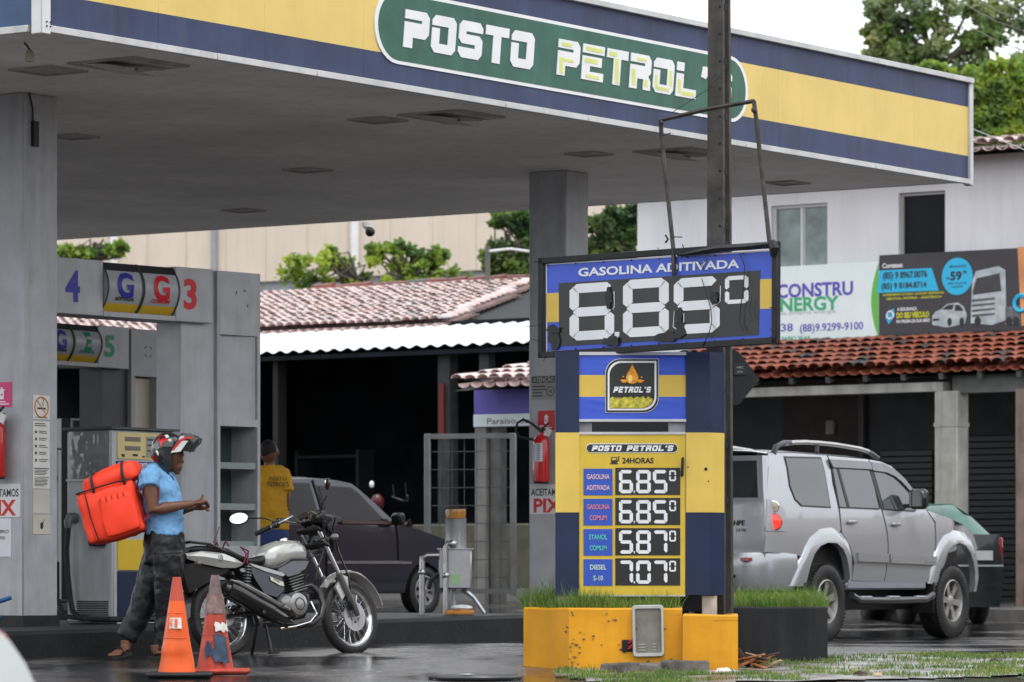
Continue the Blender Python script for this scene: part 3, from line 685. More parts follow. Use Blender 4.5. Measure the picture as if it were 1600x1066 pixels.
def draw_blk(t,w,h):
    f=lambda px,py:Bx(px,py,bo-.0,X0b,Z0b)
    cy=mat('cyan_print',(.03,.42,.68),.45,var=.03); wt=M_['letter']; ye=mat('acid_yellow_print',(.55,.55,.03),.5); sv=mat('silver_print',(.38,.43,.45),.45,var=.3,scale=6); bk=M_['ink']
    def P_(pts,y0,mt,name): m=MB(); m.prism([f(*p) for p in pts],y0,y0+.002); return m.build(name,mt,t)
    def txt(s,px0,py0,px1,hpx,mt,bold=.03,y=-.007):
        a=f(px0,py0); b=f(px1,py0); m=MB(); put_text(m,s,a[0],a[1],hpx/F*56,w=b[0]-a[0],bold=bold,y=y,rot=.0); m.build('lettering',mt,t)
    txt('Contatos:',1379,419,1411,7,wt,.03,-.004)
    P_([(1374,423),(1456,419),(1467,454),(1371,458)],-.004,cy,'phone_strip')
    txt('(85) 9 8967.0076',1380,436,1449,10,bk,.03); txt('(85) 9 8184.8714',1378,452,1448,9,bk,.03)
    txt('RASTREAMENTO 24 HORAS - BLOQUEIO EMERGENCIAL',1380,463,1476,3.5,ye,.02,-.004); txt('CENTRAL PRÓPRIA - ASSISTÊNCIA',1385,469,1472,3.5,ye,.02,-.004)
    c=f(1496,432); m=MB(); m.prism([(c[0]+.23*math.cos(2*PI*i/32),c[1]+.245*math.sin(2*PI*i/32)) for i in range(32)],-.006,-.004); m.build('price_disc',cy,t)
    txt('MENSALIDADE',1484,419,1510,4,bk,.02); txt('R$',1479,437,1484,4,bk,.03); txt('59',1485,438,1503,13,bk,.04); txt(',90',1504,428,1511,5,bk,.03); txt('SEM TAXA DE',1481,445,1511,3,bk,.02); txt('ADESÃO',1487,450,1505,3,bk,.02)
    # round arrow mark
    c=f(1391,494); m=MB(); m.prism([(c[0]-.07,c[1]-.02),(c[0]-.02,c[1]-.11),(c[0]+.07,c[1]-.01),(c[0]+.06,c[1]+.1),(c[0]-.03,c[1]+.05)],-.006,-.004); m.build('round_mark',cy,t)
    m=MB(); m.torus((c[0],-.007,c[1]+.01),.05,.012,16,4); m.tube([(c[0]-.05,-.008,c[1]-.03),(c[0]+.05,-.008,c[1]+.08)],.012,4,flat=.2); m.build('mark_ring',wt,t)
    txt('A SEGURANÇA',1402,486,1433,5,wt,.03,-.004); txt('DO SEU VEÍCULO',1401,497,1452,8,ye,.05,-.004); txt('NA PALMA DA SUA MÃO',1401,505,1453,5,wt,.03,-.004)
    # printed small hatchback
    P_([(1457,508),(1457,494),(1462,487),(1470,484),(1480,475),(1497,473),(1506,479),(1511,492),(1508,506),(1480,512)],-.005,sv,'printed_car')
    P_([(1472,484),(1481,477),(1491,476),(1488,484)],-.007,bk,'printed_window'); P_([(1493,476),(1500,477),(1506,486),(1492,486)],-.007,bk,'printed_window')
    for q in (1484,1503): c=f(q,503); m=MB(); m.prism([(c[0]+.035*math.cos(2*PI*i/16),c[1]+.055*math.sin(2*PI*i/16)) for i in range(16)],-.007,-.005); m.build('printed_wheel',bk,t)
    P_([(1458,498),(1468,498),(1468,501),(1458,502)],-.007,bk,'printed_grille')
    # printed lorry
    P_([(1517,505),(1519,440),(1525,424),(1560,416),(1571,422),(1573,500),(1550,508)],-.005,sv,'printed_lorry')
    P_([(1520,456),(1526,435),(1562,427),(1565,455),(1521,461)],-.007,mat('lorry_glass',(.05,.05,.055),.4),'printed_windscreen')
    for i in range(4): P_([(1519,468+i*8),(1555,465+i*8),(1555,468+i*8),(1519,472+i*8)],-.007,mat('lorry_grille',(.09,.1,.11),.5),'printed_grille')
    P_([(1571,480),(1594,478),(1594,506),(1571,508)],-.005,mat('dark_silver_print',(.13,.14,.15),.5,var=.5,scale=14),'printed_chassis')
    for q in (1528,1577,1588): c=f(q,502); m=MB(); m.prism([(c[0]+.05*math.cos(2*PI*i/16),c[1]+.06*math.sin(2*PI*i/16)) for i in range(16)],-.007,-.005); m.build('printed_wheel',bk,t)
    P_([(1590,386.5),(1640,383),(1640,507),(1596,509.5)],-.003,mat('sunset_print',(.55,.24,.10),.5,var=.4,scale=1.5),'orange_scene')
    c=f(1596,474); m=MB(); m.torus((c[0],-.006,c[1]),.10,.03,24,5); m.build('round_mark',cy,t)
banner('black vehicle tracking banner with cyan price disc and printed lorry',1373.5,399,1640,525,bo,mat('banner_black',(.045,.042,.048),.4,var=.12,scale=1.5),draw_blk)
# ---- warehouse behind
WH=Pl((557-800)/F*86,86,0,R(-35))
wh=thing('warehouse','tall beige corrugated warehouse behind the tiled roofs','building',WH.M)
xw0=WH.at(-60,400)[0]; xw1=WH.at(1150,400)[0]; zg=WH.at(557,433)[1]
bei=mat('beige_sheet',(.66,.56,.46),.55,var=.07,scale=.7,streak=.35,scol=(.42,.35,.29)); gre=mat('grey_render',(.30,.31,.33),.6,var=.12,streak=.3)
m=MB(); 
n=int((xw1-xw0)/1.1)
for i in range(n):
    a=xw0+i*1.1; m=MB(); m.box((a+.55,0,(zg+10)/2),(1.096,.12,10-zg),bev=.006); m.build('wall_sheet',bei,wh)
m=MB(); m.box(((xw0+xw1)/2,.2,zg/2),(xw1-xw0,.3,zg)); m.box(((xw0+xw1)/2,.35,5.1),(xw1-xw0,.3,9.6)); m.build('lower_wall',gre,wh)
for q,mt in ((560,M_['letter']),(184,M_['letter']),(340,gre)):
    x=WH.at(q,400)[0]; m=MB(); m.cyl((x,-.12,.2),(x,-.12,9.9),.07 if mt is gre else .09,8); m.build('downpipe',mt,wh)
# ---- workshop with white corrugated awning
WS=Pl((600-800)/F*57,57,0,R(-35)); 
ws=thing('workshop','dark open workshop under a white corrugated awning and washed out tiled roof','building',WS.M)
B=lambda px,py,off=0: WS.at(px,py,off)
x0=B(40,545)[0]; x1=B(838,540)[0]; ze=B(600,543)[1]; zr=B(600,527,1.6)[1]+.0
zr=B(600,519,2.0)[1]
m=MB(); n=int((x1-x0)/.24); vs=[];k=8
for i in range(n*k+1):
    x=x0+i*.24/k; dz=.020*math.cos(2*PI*i/k)
    vs+=[(x,0,ze+dz),(x,1.0,(ze+zr)/2+.04+dz),(x,2.0,zr+.05+dz)]
fs=[]
for i in range(n*k):
    for j in range(2): fs.append((i*3+j,i*3+j+1,i*3+j+4,i*3+j+3))
m.add(vs,fs); aw=m.build('awning',mat('white_sheet',(.82,.84,.86),.25,var=.05,scale=1),ws,weld=False,sharp=60)
md=aw.modifiers.new('thickness','SOLIDIFY'); md.thickness=.006
# main tiled roof
zrid=B(600,452,7.0)[1]; xhip=B(838,447,7.0)[0]
tiled_slope(ws,WS,x0,x1,2.05,zr+.12,7.0,zrid,pitch=.165,row=.24,objs=False,mats=[tilePk,tilePk2,mat('clay_tile_rose',(.52,.36,.33),.4,var=.2,scale=2)],r=random.Random(11),xl=lambda t:x0-5*t-1,xr=lambda t:B(700,497,2.05)[0]+t*(xhip-B(700,497,2.05)[0]))
m=MB(); m.add([(x0,2.1,zr+.0),(x1+.5,2.1,zr),(xhip,7.0,zrid-.1),(x0-6,7.0,zrid-.1)],[(0,1,2,3)]); m.build('roof_boards',M_['dark'],ws)
m=MB(); r=random.Random(2)
for i in range(int((xhip-x0)/.38)): m.tube([(x0+i*.38,7.0,zrid+.03+r.uniform(-.02,.02)),(x0+i*.38+.4,7.0,zrid+.03+r.uniform(-.01,.03))],.09,8,mi=r.choice([0,0,1]))
m.build('ridge_tiles',[tileC,concd],ws,kind='stuff')
# gable verge wall at the right: dark slope
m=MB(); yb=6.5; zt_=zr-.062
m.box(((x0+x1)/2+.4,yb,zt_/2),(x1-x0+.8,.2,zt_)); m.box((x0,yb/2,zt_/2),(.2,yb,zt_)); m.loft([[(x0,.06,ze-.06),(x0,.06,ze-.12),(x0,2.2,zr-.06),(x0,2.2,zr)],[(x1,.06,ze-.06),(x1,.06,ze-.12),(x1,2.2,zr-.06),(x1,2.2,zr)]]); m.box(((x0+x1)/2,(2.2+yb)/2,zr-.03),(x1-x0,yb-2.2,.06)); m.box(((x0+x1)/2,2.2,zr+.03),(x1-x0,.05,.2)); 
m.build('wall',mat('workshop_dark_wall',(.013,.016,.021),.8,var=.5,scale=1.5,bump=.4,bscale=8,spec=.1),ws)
m=MB(); 
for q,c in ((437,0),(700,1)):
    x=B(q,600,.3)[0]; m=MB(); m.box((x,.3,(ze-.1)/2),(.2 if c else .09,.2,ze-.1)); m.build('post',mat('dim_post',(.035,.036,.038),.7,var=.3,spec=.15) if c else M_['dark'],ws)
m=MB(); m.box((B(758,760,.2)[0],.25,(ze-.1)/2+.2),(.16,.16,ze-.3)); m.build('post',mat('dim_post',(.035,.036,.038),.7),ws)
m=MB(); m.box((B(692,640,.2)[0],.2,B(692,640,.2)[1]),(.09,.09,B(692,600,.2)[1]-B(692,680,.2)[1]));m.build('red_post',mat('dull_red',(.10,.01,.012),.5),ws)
# dim workshop contents: shelves, frames
t=thing('workshop_shelving','dim grey shelving with stacked tyres deep inside the dark workshop','shelving',WS.M@Matrix.Translation((B(510,700,5)[0],5.2,gz(-2,60))))
m=MB()
for x in (-.6,.6): m.box((x,0,1.1),(.05,.4,2.2))
for z in (.3,.9,1.5,2.1): m.box((0,0,z),(1.2,.4,.04))
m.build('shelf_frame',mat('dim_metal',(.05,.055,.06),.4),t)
g=MB(); g.torus((0,0,.0),.24,.09,20,8,axis='Z'); tm=g.mesh('tyre')
for i in range(7): link(tm,'tyre',M_['rubber'],t,Matrix.Translation((-.3+.6*(i%2),-.05,.42+.19*(i//2)*2.0)))
# ---- blue kiosk with small tiled roof
KS=Pl((760-800)/F*51,51,0,R(-35)); ks=thing('snack_kiosk','small purple kiosk with tiled roof and white name strip behind the middle column','kiosk',KS.M)
K=lambda px,py,off=0: KS.at(px,py,off)
x0=K(740,620)[0]; x1=K(905,620)[0]; z0=K(740,668)[1]; zm=K(740,648)[1]; z1=K(740,601)[1]
m=MB(); m.box(((x0+x1)/2,.05,(zm+z1)/2),(x1-x0,.1,z1-zm),bev=.01); m.build('purple_board',mat('purple_board',(.115,.10,.42),.5,var=.08),ks)
m=MB(); m.box(((x0+x1)/2,.04,(zm+z0)/2),(x1-x0,.1,zm-z0-.004),bev=.008); m.build('name_strip',mat('strip_white',(.62,.68,.72),.5,var=.04),ks)
m=MB(); a=K(761,663,-.012); b=K(818,663,-.012); put_text(m,'Paraíso do Açaí',a[0],a[1],9.5/F*51,w=(b[0]-a[0])*1.75,bold=.012,y=-.0135); m.build('lettering',mat('grey_letter',(.14,.14,.15),.5),ks)
xe=K(700,598,-.5)[0]
tiled_slope(ks,KS,xe,x1+.2,-.5,K(740,597,-.5)[1],1.6,K(812,566,1.2)[1]+.12,pitch=.19,row=.32,objs=True,mats=[tilePk,tilePk,tilePk2],r=random.Random(8),xl=lambda t:xe+t*1.05,xr=lambda t:x1+.2)
m=MB(); m.add([(xe+.05,-.45,K(740,597,-.5)[1]-.1),(x1+.2,-.45,K(740,597,-.5)[1]-.1),(x1+.2,1.5,K(812,566,1.2)[1]),(xe+1.1,1.5,K(812,566,1.2)[1])],[(0,1,2,3)]); m.build('roof_boards',M_['dark'],ks)
m=MB()
for px in (758,): 
    xx=K(px,700)[0]; m.box((xx-.09,.12,z0/2+.1),(.17,.2,z0-.1),bev=.01); m.box((xx+.09,.16,z0/2+.1),(.15,.16,z0-.1),bev=.01,mi=1)
m.build('post',[mat('grey_post',(.19,.18,.17),.6,var=.2,streak=.4),concd],ks)
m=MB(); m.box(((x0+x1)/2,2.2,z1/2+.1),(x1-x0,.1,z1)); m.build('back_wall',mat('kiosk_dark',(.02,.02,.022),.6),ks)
# mossy low wall behind the gate
t=thing('low_wall','low pale mossy wall behind the mesh gate','wall',WS.M@Matrix.Translation((B(735,900,-2)[0],-1.6,0)))
m=MB(); m.box((0.3,0,.85),(3.0,.15,1.0),bev=.02); m.build('wall_body',mat('mossy_render',(.085,.08,.058),.7,var=.4,scale=3,streak=.8,scol=(.03,.035,.025)),t)
# gate with mesh
GT=Pl((735-800)/F*48,48,0,R(-12)); 
a=GT.at(668,928); b=GT.at(802,928); zt0=GT.at(668,678)[1]; zb0=a[1]-.02
t=thing('mesh_gate','tall grey steel frame gate with wire mesh beside the kiosk post','gate',GT.M)
stg=mat('galvanised_grey',(.17,.175,.18),.45,.3,var=.2)
m=MB()
for x in (a[0],b[0]): m.box((x,0,(zt0+zb0)/2),(.07,.06,zt0-zb0),bev=.006)
m.box(((a[0]+b[0])/2,0,zt0-.03),(b[0]-a[0]-.07,.055,.06)); m.box(((a[0]+b[0])/2,0,zb0+.05),(b[0]-a[0]-.07,.055,.06)); m.build('gate_frame',stg,t)
m=MB()
for i in range(1,9): m.box(((a[0]+b[0])/2,0,zb0+(zt0-zb0)*i/9),(b[0]-a[0]-.07,.008,.010))
m.build('mesh_bars',mat('mesh_wire',(.07,.08,.075),.5),t,kind='stuff')
m=MB()
for i in range(1,7): m.box((a[0]+(b[0]-a[0])*i/7,.008,(zt0+zb0)/2),(.008,.006,zt0-zb0-.1))
m.build('mesh_wires',mat('mesh_wire',(.07,.08,.075),.5),t,kind='stuff')
# ================================================================ TREES
def leafmat(n,c,tr=.25,var=.5):
    m=bpy.data.materials.new(n); m.use_nodes=True; nn=m.node_tree.nodes; l=m.node_tree.links; b=nn['Principled BSDF']
    tc=nn.new('ShaderNodeTexCoord'); nz=nn.new('ShaderNodeTexNoise'); nz.inputs['Scale'].default_value=1.1; nz.inputs['Detail'].default_value=4; l.new(tc.outputs['Object'],nz.inputs[0])
    cr=nn.new('ShaderNodeValToRGB'); cr.color_ramp.elements[0].position=.35; cr.color_ramp.elements[1].position=.68
    cr.color_ramp.elements[0].color=(c[0]*(1-var),c[1]*(1-var*.7),c[2]*(1-var*.6),1); cr.color_ramp.elements[1].color=(c[0]*(1+var),c[1]*(1+var*.6),c[2]*1.0,1)
    l.new(nz.outputs[0],cr.inputs[0]); l.new(cr.outputs[0],b.inputs['Base Color']); b.inputs['Roughness'].default_value=.5
    t=nn.new('ShaderNodeBsdfTranslucent'); l.new(cr.outputs[0],t.inputs[0]); ms=nn.new('ShaderNodeMixShader'); ms.inputs[0].default_value=tr
    l.new(b.outputs[0],ms.inputs[1]); l.new(t.outputs[0],ms.inputs[2]); l.new(ms.outputs[0],nn['Material Output'].inputs[0]); return m
LF=[leafmat('leaf_mid_green',(.17,.27,.07),.5),leafmat('leaf_dark_green',(.10,.16,.06),.45),leafmat('leaf_bright_green',(.34,.46,.08),.5),leafmat('leaf_haze_green',(.30,.37,.20),.55)]  # last leaf colour is paled to carry the haze on the far tall tree
bark=mat('bark',(.09,.075,.06),.8,var=.3,bump=.5,bscale=20)
def tree(label,base,h,crown,leaf,nclump,nleaf,ls,r,group=None,cat='tree',trunk_r=.16,name='tree'):
    """crown: list of (dx,dy,dz,rx,ry,rz) ellipsoids above base"""
    t=thing(name,label,cat,base,group); m=MB(); mc=[]
    cl=[]
    for e in crown:
        for i in range(nclump):
            d=Vector((r.gauss(0,1),r.gauss(0,1),r.gauss(0,1))).normalized()*(r.random()**.4)
            cl.append((Vector((e[0]+d.x*e[3],e[1]+d.y*e[4],e[2]+d.z*e[5])),min(e[3],e[5])*r.uniform(.12,.38)))
    top=max(c[0].z for c in cl); zb=min(c[0].z for c in cl)
    fork=Vector((0,0,max(.3,zb+(top-zb)*.15)))
    m.tube([(0,0,-.1),(.05,0,fork.z*.5),tuple(fork)],[trunk_r,trunk_r*.8,trunk_r*.65],9)
    m.build('trunk',bark,t)
    m=MB()
    for c,_ in cl[::max(1,len(cl)//26)]:
        mid=fork.lerp(c,.5)+Vector((r.uniform(-.2,.2),r.uniform(-.2,.2),r.uniform(-.1,.3))); m.tube([tuple(fork),tuple(mid),tuple(c)],[trunk_r*.4,trunk_r*.25,trunk_r*.08],6)
    m.build('limbs',bark,t,kind='stuff')
    V=[];Fc=[];MI=[]
    for c,cr in cl:
        lm_=r.choice(range(len(leaf)))
        for i in range(nleaf):
            d=Vector((r.gauss(0,1),r.gauss(0,1),r.gauss(0,.7))); d=d.normalized()*cr*(r.random()**.6)*1.45
            p=c+d; a=Vector((r.gauss(0,1),r.gauss(0,1),r.gauss(-.3,.7))).normalized()*ls*r.uniform(.6,1.3); b=a.cross(Vector((r.gauss(0,1),r.gauss(0,1),r.gauss(0,1)))).normalized()*ls*.38
            k=len(V); V+=[tuple(p),tuple(p+a*.5+b),tuple(p+a),tuple(p+a*.5-b)]; Fc.append((k,k+1,k+2,k+3)); MI.append(lm_)
    me=bpy.data.meshes.new('crown'); me.from_pydata(V,[],Fc); me.polygons.foreach_set('material_index',MI)
    o=link(me,'crown',leaf,t); return t
r=random.Random(21)
def crown_px(Y,els,base):
    out=[]
    for (px,py,rx,ry) in els:
        s=Y/F; p=at(px,py,Y); out.append((p.x-base[0],0,p.z-base[2],rx*s,rx*s*.8,ry*s))
    return out
Y=80; b=ground_at(1460,Y)
tree('tall loose tree rising above the white building at the right',b,10,crown_px(Y,[(1400,20,55,40),(1440,85,60,42),(1470,15,60,45),(1540,40,60,50),(1375,10,30,16),(1372,50,22,16),(1600,20,60,60),(1500,95,60,45),(1395,62,40,40),(1560,110,60,45),(1380,85,28,16)],b),[LF[3],LF[0],LF[3]],17,75,.13,r,'trees behind the white building')
Y=70; b=ground_at(1545,Y)
tree('dense yellow green tree filling the gap beside the canopy end',b,8,crown_px(Y,[(1530,165,55,48),(1575,190,50,45),(1610,130,50,60),(1500,140,50,40),(1460,122,38,22),(1560,130,40,35),(1540,215,50,30)],b),[LF[2],LF[0],LF[2]],30,85,.11,r,'trees behind the white building')
Y=70; b=ground_at(560,Y)
tree('bright green shrubby tree between workshop roof and warehouse',b,6,crown_px(Y,[(470,425,35,26),(520,420,40,30),(540,440,50,16),(510,400,14,22)],b),[LF[2],LF[0],LF[2]],15,40,.10,r,'small trees between roof and warehouse',trunk_r=.08)
Y=71; b=ground_at(640,Y)
tree('bright green small tree right of the white downpipe',b,6,crown_px(Y,[(615,415,40,32),(660,410,34,26),(620,388,22,14),(685,400,22,18),(640,440,60,14),(700,432,42,16),(590,395,14,14)],b),[LF[2],LF[2],LF[0]],13,40,.10,r,'small trees between roof and warehouse',trunk_r=.08)
Y=67; b=ground_at(800,Y)
tree('darker tree beside the middle column above the tiled roof',b,7,crown_px(Y,[(800,345,30,14),(790,400,34,26),(812,425,26,22),(825,370,26,36),(775,415,16,20)],b),[LF[0],LF[1],LF[0]],16,70,.12,r,trunk_r=.1)
Y=66; b=ground_at(955,Y)
tree('dark green tree between the middle column and the white building',b,7,crown_px(Y,[(950,355,42,28),(940,395,40,30),(985,345,26,26),(975,390,26,30),(930,430,40,30)],b),[LF[1],LF[0],LF[1]],22,80,.12,r,trunk_r=.1)
Y=72; b=ground_at(140,Y)
tree('green branches above the first pump header at the far left',b,7,crown_px(Y,[(140,392,40,16),(110,400,40,14),(180,388,18,9)],b),[LF[2],LF[0]],14,55,.12,r,trunk_r=.08)
# small lamp arm by the tree
t=thing('street_lamp_arm','thin pale lamp arm on a pole beside the dark tree','lamp arm',at(762,395,64)-Vector((0,0,2.6)))
m=MB(); m.cyl((0,0,0),(0,0,2.7),.04,8); m.build('pole',concd,t); m=MB(); m.tube([(0,0,2.62),(.35,0,2.66),(.65,0,2.62)],.035,8,flat=.6); m.build('arm',M_['white'],t)
# wires upper right
for i,(a,b_,lab) in enumerate((((1480,-8),(1640,62),'upper of the dark overhead wires crossing the trees'),((1500,-14),(1640,44),'second overhead wire crossing the trees'),((1545,-6),(1640,20),'short overhead wire cutting the top right corner'),((1495,30),(1640,92),'lowest pale overhead wire crossing the trees'))):
    p,q=at(*a,50),at(*b_,46); mid=(p+q)/2-Vector((0,0,.06))
    o=MB().tube([tuple(p+(p-q)*2),tuple(p),tuple(mid),tuple(q),tuple(q+(q-p)*2)],.006,5).build('overhead_wire',mat('wire_grey',(.06,.06,.06),.5)); tag(o,lab,'wire',group='overhead wires')
p,q=at(1511,198,52),at(1640,250,48); o=MB().tube([tuple(p+(p-q)*1.0),tuple(p),tuple(q)],.006,5).build('overhead_wire',mat('wire_pale',(.4,.4,.4),.5)); tag(o,'pale service wire dropping past the upper tiled eave','wire',group='overhead wires')
# ================================================================ PRICE SIGN (big), POLE, TOTEM, PLANTERS
SG=Pl(.2258,30.1,0,R(-44.5)); 
def Q(cx,cy,off=0): return SG.at(800+cx/3.807,360+cy/3.807,off)
sg=thing('fuel_price_sign','big blue framed petrol price sign showing 6,85 mounted crooked above the totem','sign',SG.M)
def quad(m,pts,y0,y1,mi=0): m.prism([Q(*p) for p in pts],y0,y1,mi=mi)
blk=mat('sign_frame_black',(.014,.014,.015),.5,var=.3,scale=8,bump=.2)
m=MB(); c=[Q(180,183),Q(1572,85),Q(1570,655),Q(178,742)]
for i in range(4):
    a,b=Vector((c[i][0],0,c[i][1])),Vector((c[(i+1)%4][0],0,c[(i+1)%4][1])); d=(b-a); L=d.length; an=math.atan2(d.z,d.x)
    m.box(tuple((a+b)/2),(L+.045,.05,.045),ry=-an,bev=.004)
m.build('sign_frame',blk,sg,weld=False)
sb=mat('sign_blue',(.05,.10,.52),.35,var=.08,scale=3); sy=mat('sign_yellow',(.62,.43,.08),.38,var=.08,scale=3); sk=mat('sign_black',(.030,.031,.030),.3,var=.2,scale=2)
m=MB(); quad(m,[(205,203),(1555,122),(1555,645),(207,725)],.0,.012); m.build('blue_sheet',sb,sg)
m=MB(); quad(m,[(205,375),(282,371),(282,545),(206,548)],-.002,-.0003); m.build('yellow_band',sy,sg); m=MB(); quad(m,[(1476,292),(1555,288),(1555,465),(1476,468)],-.002,-.0003); m.build('yellow_band',sy,sg)
m=MB(); quad(m,[(280,315),(1478,238),(1468,622),(283,690)],-.004,-.0022); m.build('black_field',sk,sg)
m=MB(); quad(m,[(203,198),(1555,116),(1555,123),(203,206)],-.002,.012); quad(m,[(203,206),(207,206),(209,722),(205,722)],-.002,.012); quad(m,[(207,720),(1555,640),(1555,648),(207,729)],-.002,.012); quad(m,[(1552,123),(1558,123),(1558,640),(1552,640)],-.002,.012)
m.build('white_hem',M_['letter'],sg)
m=MB()
for i in range(9):
    t=i/8
    for y0,y1 in ((200,122),(722,645)):
        x,z=Q(215+t*1325,y0+(y1-y0)*t+(8 if y0<300 else -8)); m.ball((x,-.004,z),.006,6)
m.build('eyelet',M_['black'],sg,kind='stuff')
wl=mat('sign_letter_white',(.70,.72,.74),.35,var=.05)
m=MB(); a=Q(397,274); b=Q(1355,222); rot=math.atan2(b[1]-a[1],b[0]-a[0]); put_text(m,'GASOLINA ADITIVADA',a[0],a[1],50/3.807/F*29.4,w=math.hypot(b[0]-a[0],b[1]-a[1]),bold=.028,y=-.005,rot=rot); m.build('lettering',wl,sg)
s=29.3/F/3.807
def digit(x0,x1,y0,y1,segs,t,name='digit'):
    p0=Q(x0,y1); p1=Q(x1,y1); h=Q(x0,y0)[1]-Q(x0,y1)[1]; m=MB(); c_=.72; seg_digit(m,None,0,p0[1],(p1[0]-p0[0])*c_,h,t,y=-.0072,segs=segs); m.v=[(p0[0]+v[0]/c_,v[1],v[2]+(v[0]/c_)*.0) for v in m.v]; m.build(name,wl,sg)
T=62*s*1.33
def Th(px): return px
digit(345,612,322,660,'afgedc',.070); digit(663,937,297,640,'abcdefg',.070); digit(965,1240,288,622,'afgcd',.070); digit(1270,1410,275,441,'abcdef',.030,'small_digit')
# outlines of unlit segments
def outline(pts,w=.004):
    m=MB(); P3=[(Q(*p)[0],-.006,Q(*p)[1]) for p in pts]; m.tube(P3,w,4); return m
m=MB()
for pts in ([(610,365),(612,455),(604,470)],[(1243,330),(1241,425),(1215,445)],[(968,485),(962,575),(985,590)],[(968,485),(990,472),(1025,492),(1025,570),(1000,590)]):
    P3=[(Q(*p)[0],-.006,Q(*p)[1]) for p in pts]; m.tube(P3,.0035,4)
m.build('unlit_segment_outline',wl,sg,kind='stuff')
m=MB(); quad(m,[(615,606),(641,604),(641,628),(632,642),(622,640),(628,628),(615,629)],-.0072,-.0045); m.build('comma',wl,sg)
# torn black plastic and loose ties
m=MB(); r=random.Random(5)
def rag(cx,cy,rx,ry,n=16):
    pts=[]
    for i in range(n):
        a=2*PI*i/n; k=r.uniform(.6,1.15); pts.append(Q(cx+rx*k*math.cos(a),cy+ry*k*math.sin(a)))
    th=r.uniform(.004,.012); m.prism(pts,-.011-th,-.0078)
rag(258,650,36,60); rag(600,662,62,28); rag(930,630,95,32); rag(1010,590,34,60); rag(582,400,24,62); rag(250,590,50,26); rag(1000,500,28,40); rag(1215,400,26,40)
m.build('torn_plastic',mat('torn_plastic',(.012,.012,.013),.35,var=.4,scale=12),sg,kind='stuff')
m=MB()
for pts,w in (([(1145,290),(1175,380),(1200,470),(1205,540),(1190,610),(1150,690)],.0035),([(1370,140),(1400,210),(1395,330),(1375,470),(1370,560),(1395,600)],.004),([(1440,400),(1430,470),(1445,540)],.003),([(195,560),(100,575)],.0025),([(195,660),(130,650)],.0025),([(215,745),(205,780)],.003),([(1550,460),(1620,465)],.003),([(1550,590),(1620,600)],.003),([(1130,190),(1160,240),(1150,200),(1180,170)],.003),([(930,30),(945,55),(930,75)],.008),([(960,40),(1030,42)],.004),([(1030,85),(1045,120)],.004),([(885,105),(895,140)],.003),([(150,190),(185,186)],.003)):
    P3=[(Q(*p)[0],-.03,Q(*p)[1]) for p in pts]; m.tube(P3,w,5)
m.build('loose_tie',M_['black'],sg,kind='stuff')
# rolled dark tarp along the top right
m=MB(); P3=[(Q(x,y)[0],-.03+.01*math.sin(x),Q(x,y)[1]) for x,y in ((1000,150),(1080,140),(1160,126),(1250,110),(1330,106),(1420,100),(1500,92),(1575,80))]
m.tube(P3,[.012,.02,.03,.034,.026,.03,.03,.012],7,flat=.8); P3=[(Q(x,y)[0],-.03,Q(x,y)[1]) for x,y in ((1560,70),(1580,110),(1570,160))]; m.tube(P3,[.03,.04,.02],7); m.build('rolled_tarp',mat('torn_plastic',(.012,.012,.013)),sg)
# bent frame of an old sign above
m=MB(); 
def PX(px,py,off=0): x,z=SG.at(px,py,off); return (x,off,z)
o=.09
c=[PX(1053,430,o-.12),PX(1052,388,o-.1),PX(1034,215,o),PX(1032,188,o),PX(1105,171,o),PX(1178,158,o),PX(1182,190,o),PX(1203,385,o-.04)]
fr=thing('bent_sign_frame','rusty bent metal frame of a removed sign standing above the price sign','frame',SG.M)
MF=mat('rusty_frame',(.045,.04,.036),.55,.3,var=.5,scale=15)
for nm,a,b,w in (('frame_leg',0,3,.016),('frame_bar',3,5,.016),('frame_leg',5,7,.016)):
    m=MB()
    for i in range(a,b): m.tube([c[i],c[i+1]],w,6)
    m.build(nm,MF,fr,weld=False)
m=MB(); m.tube([PX(1140,100,.12),PX(1105,140,.11),PX(1050,176,.1)],.003,4); m.tube([PX(1036,212,.07),PX(1048,208,.06)],.004,4); m.ball(PX(1178,172,.07),.022,6); m.ball(PX(1034,192,.07),.018,6); m.build('wire_ties',MF,fr,kind='stuff')
# ---- concrete utility pole (double T section)
Yp=29.95; cx=(1124-800)/F*Yp; up=thing('utility_pole','tall dark weathered concrete utility pole rising behind the price sign','utility pole',(cx,Yp,gz(cx,Yp)))
cpm=mat('pole_concrete',(.048,.044,.039),.6,var=.45,scale=5,streak=.85,scol=(.012,.011,.010),bump=.5,bscale=18)
H=6.5; m=MB(); a=R(-28)
def sec(z): 
    k=(1+.42*(1-z/H))*.74; w=.072*k; d=.085*k; t=.026*k
    P_=[(-w,-d),(w,-d),(w,-d+t*1.6),(t,-d+t*1.6+.012),(t,d-t*1.6-.012),(w,d-t*1.6),(w,d),(-w,d),(-w,d-t*1.6),(-t,d-t*1.6-.012),(-t,-d+t*1.6+.012),(-w,-d+t*1.6)]
    return [(x*math.cos(a)-y*math.sin(a),x*math.sin(a)+y*math.cos(a),z) for x,y in P_]
m.loft([sec(-.3),sec(2),sec(4),sec(H)]); m.build('shaft',cpm,up)
m=MB(); r=random.Random(4)
for i in range(26):
    z=1+i*.2; k=(1+.42*(1-z/H))*.74; d=.0855*k
    x,y=(.045*k),-d; m.cyl((x*math.cos(a)-y*math.sin(a),x*math.sin(a)+y*math.cos(a),z),(x*math.cos(a)-(y-.004)*math.sin(a),x*math.sin(a)+(y-.004)*math.cos(a),z),.009,6)
    if i%2: 
        x,y=.073*k,-.03*k; m.box((x*math.cos(a)-y*math.sin(a),x*math.sin(a)+y*math.cos(a),z),(.006,.03,.045),rz=a)
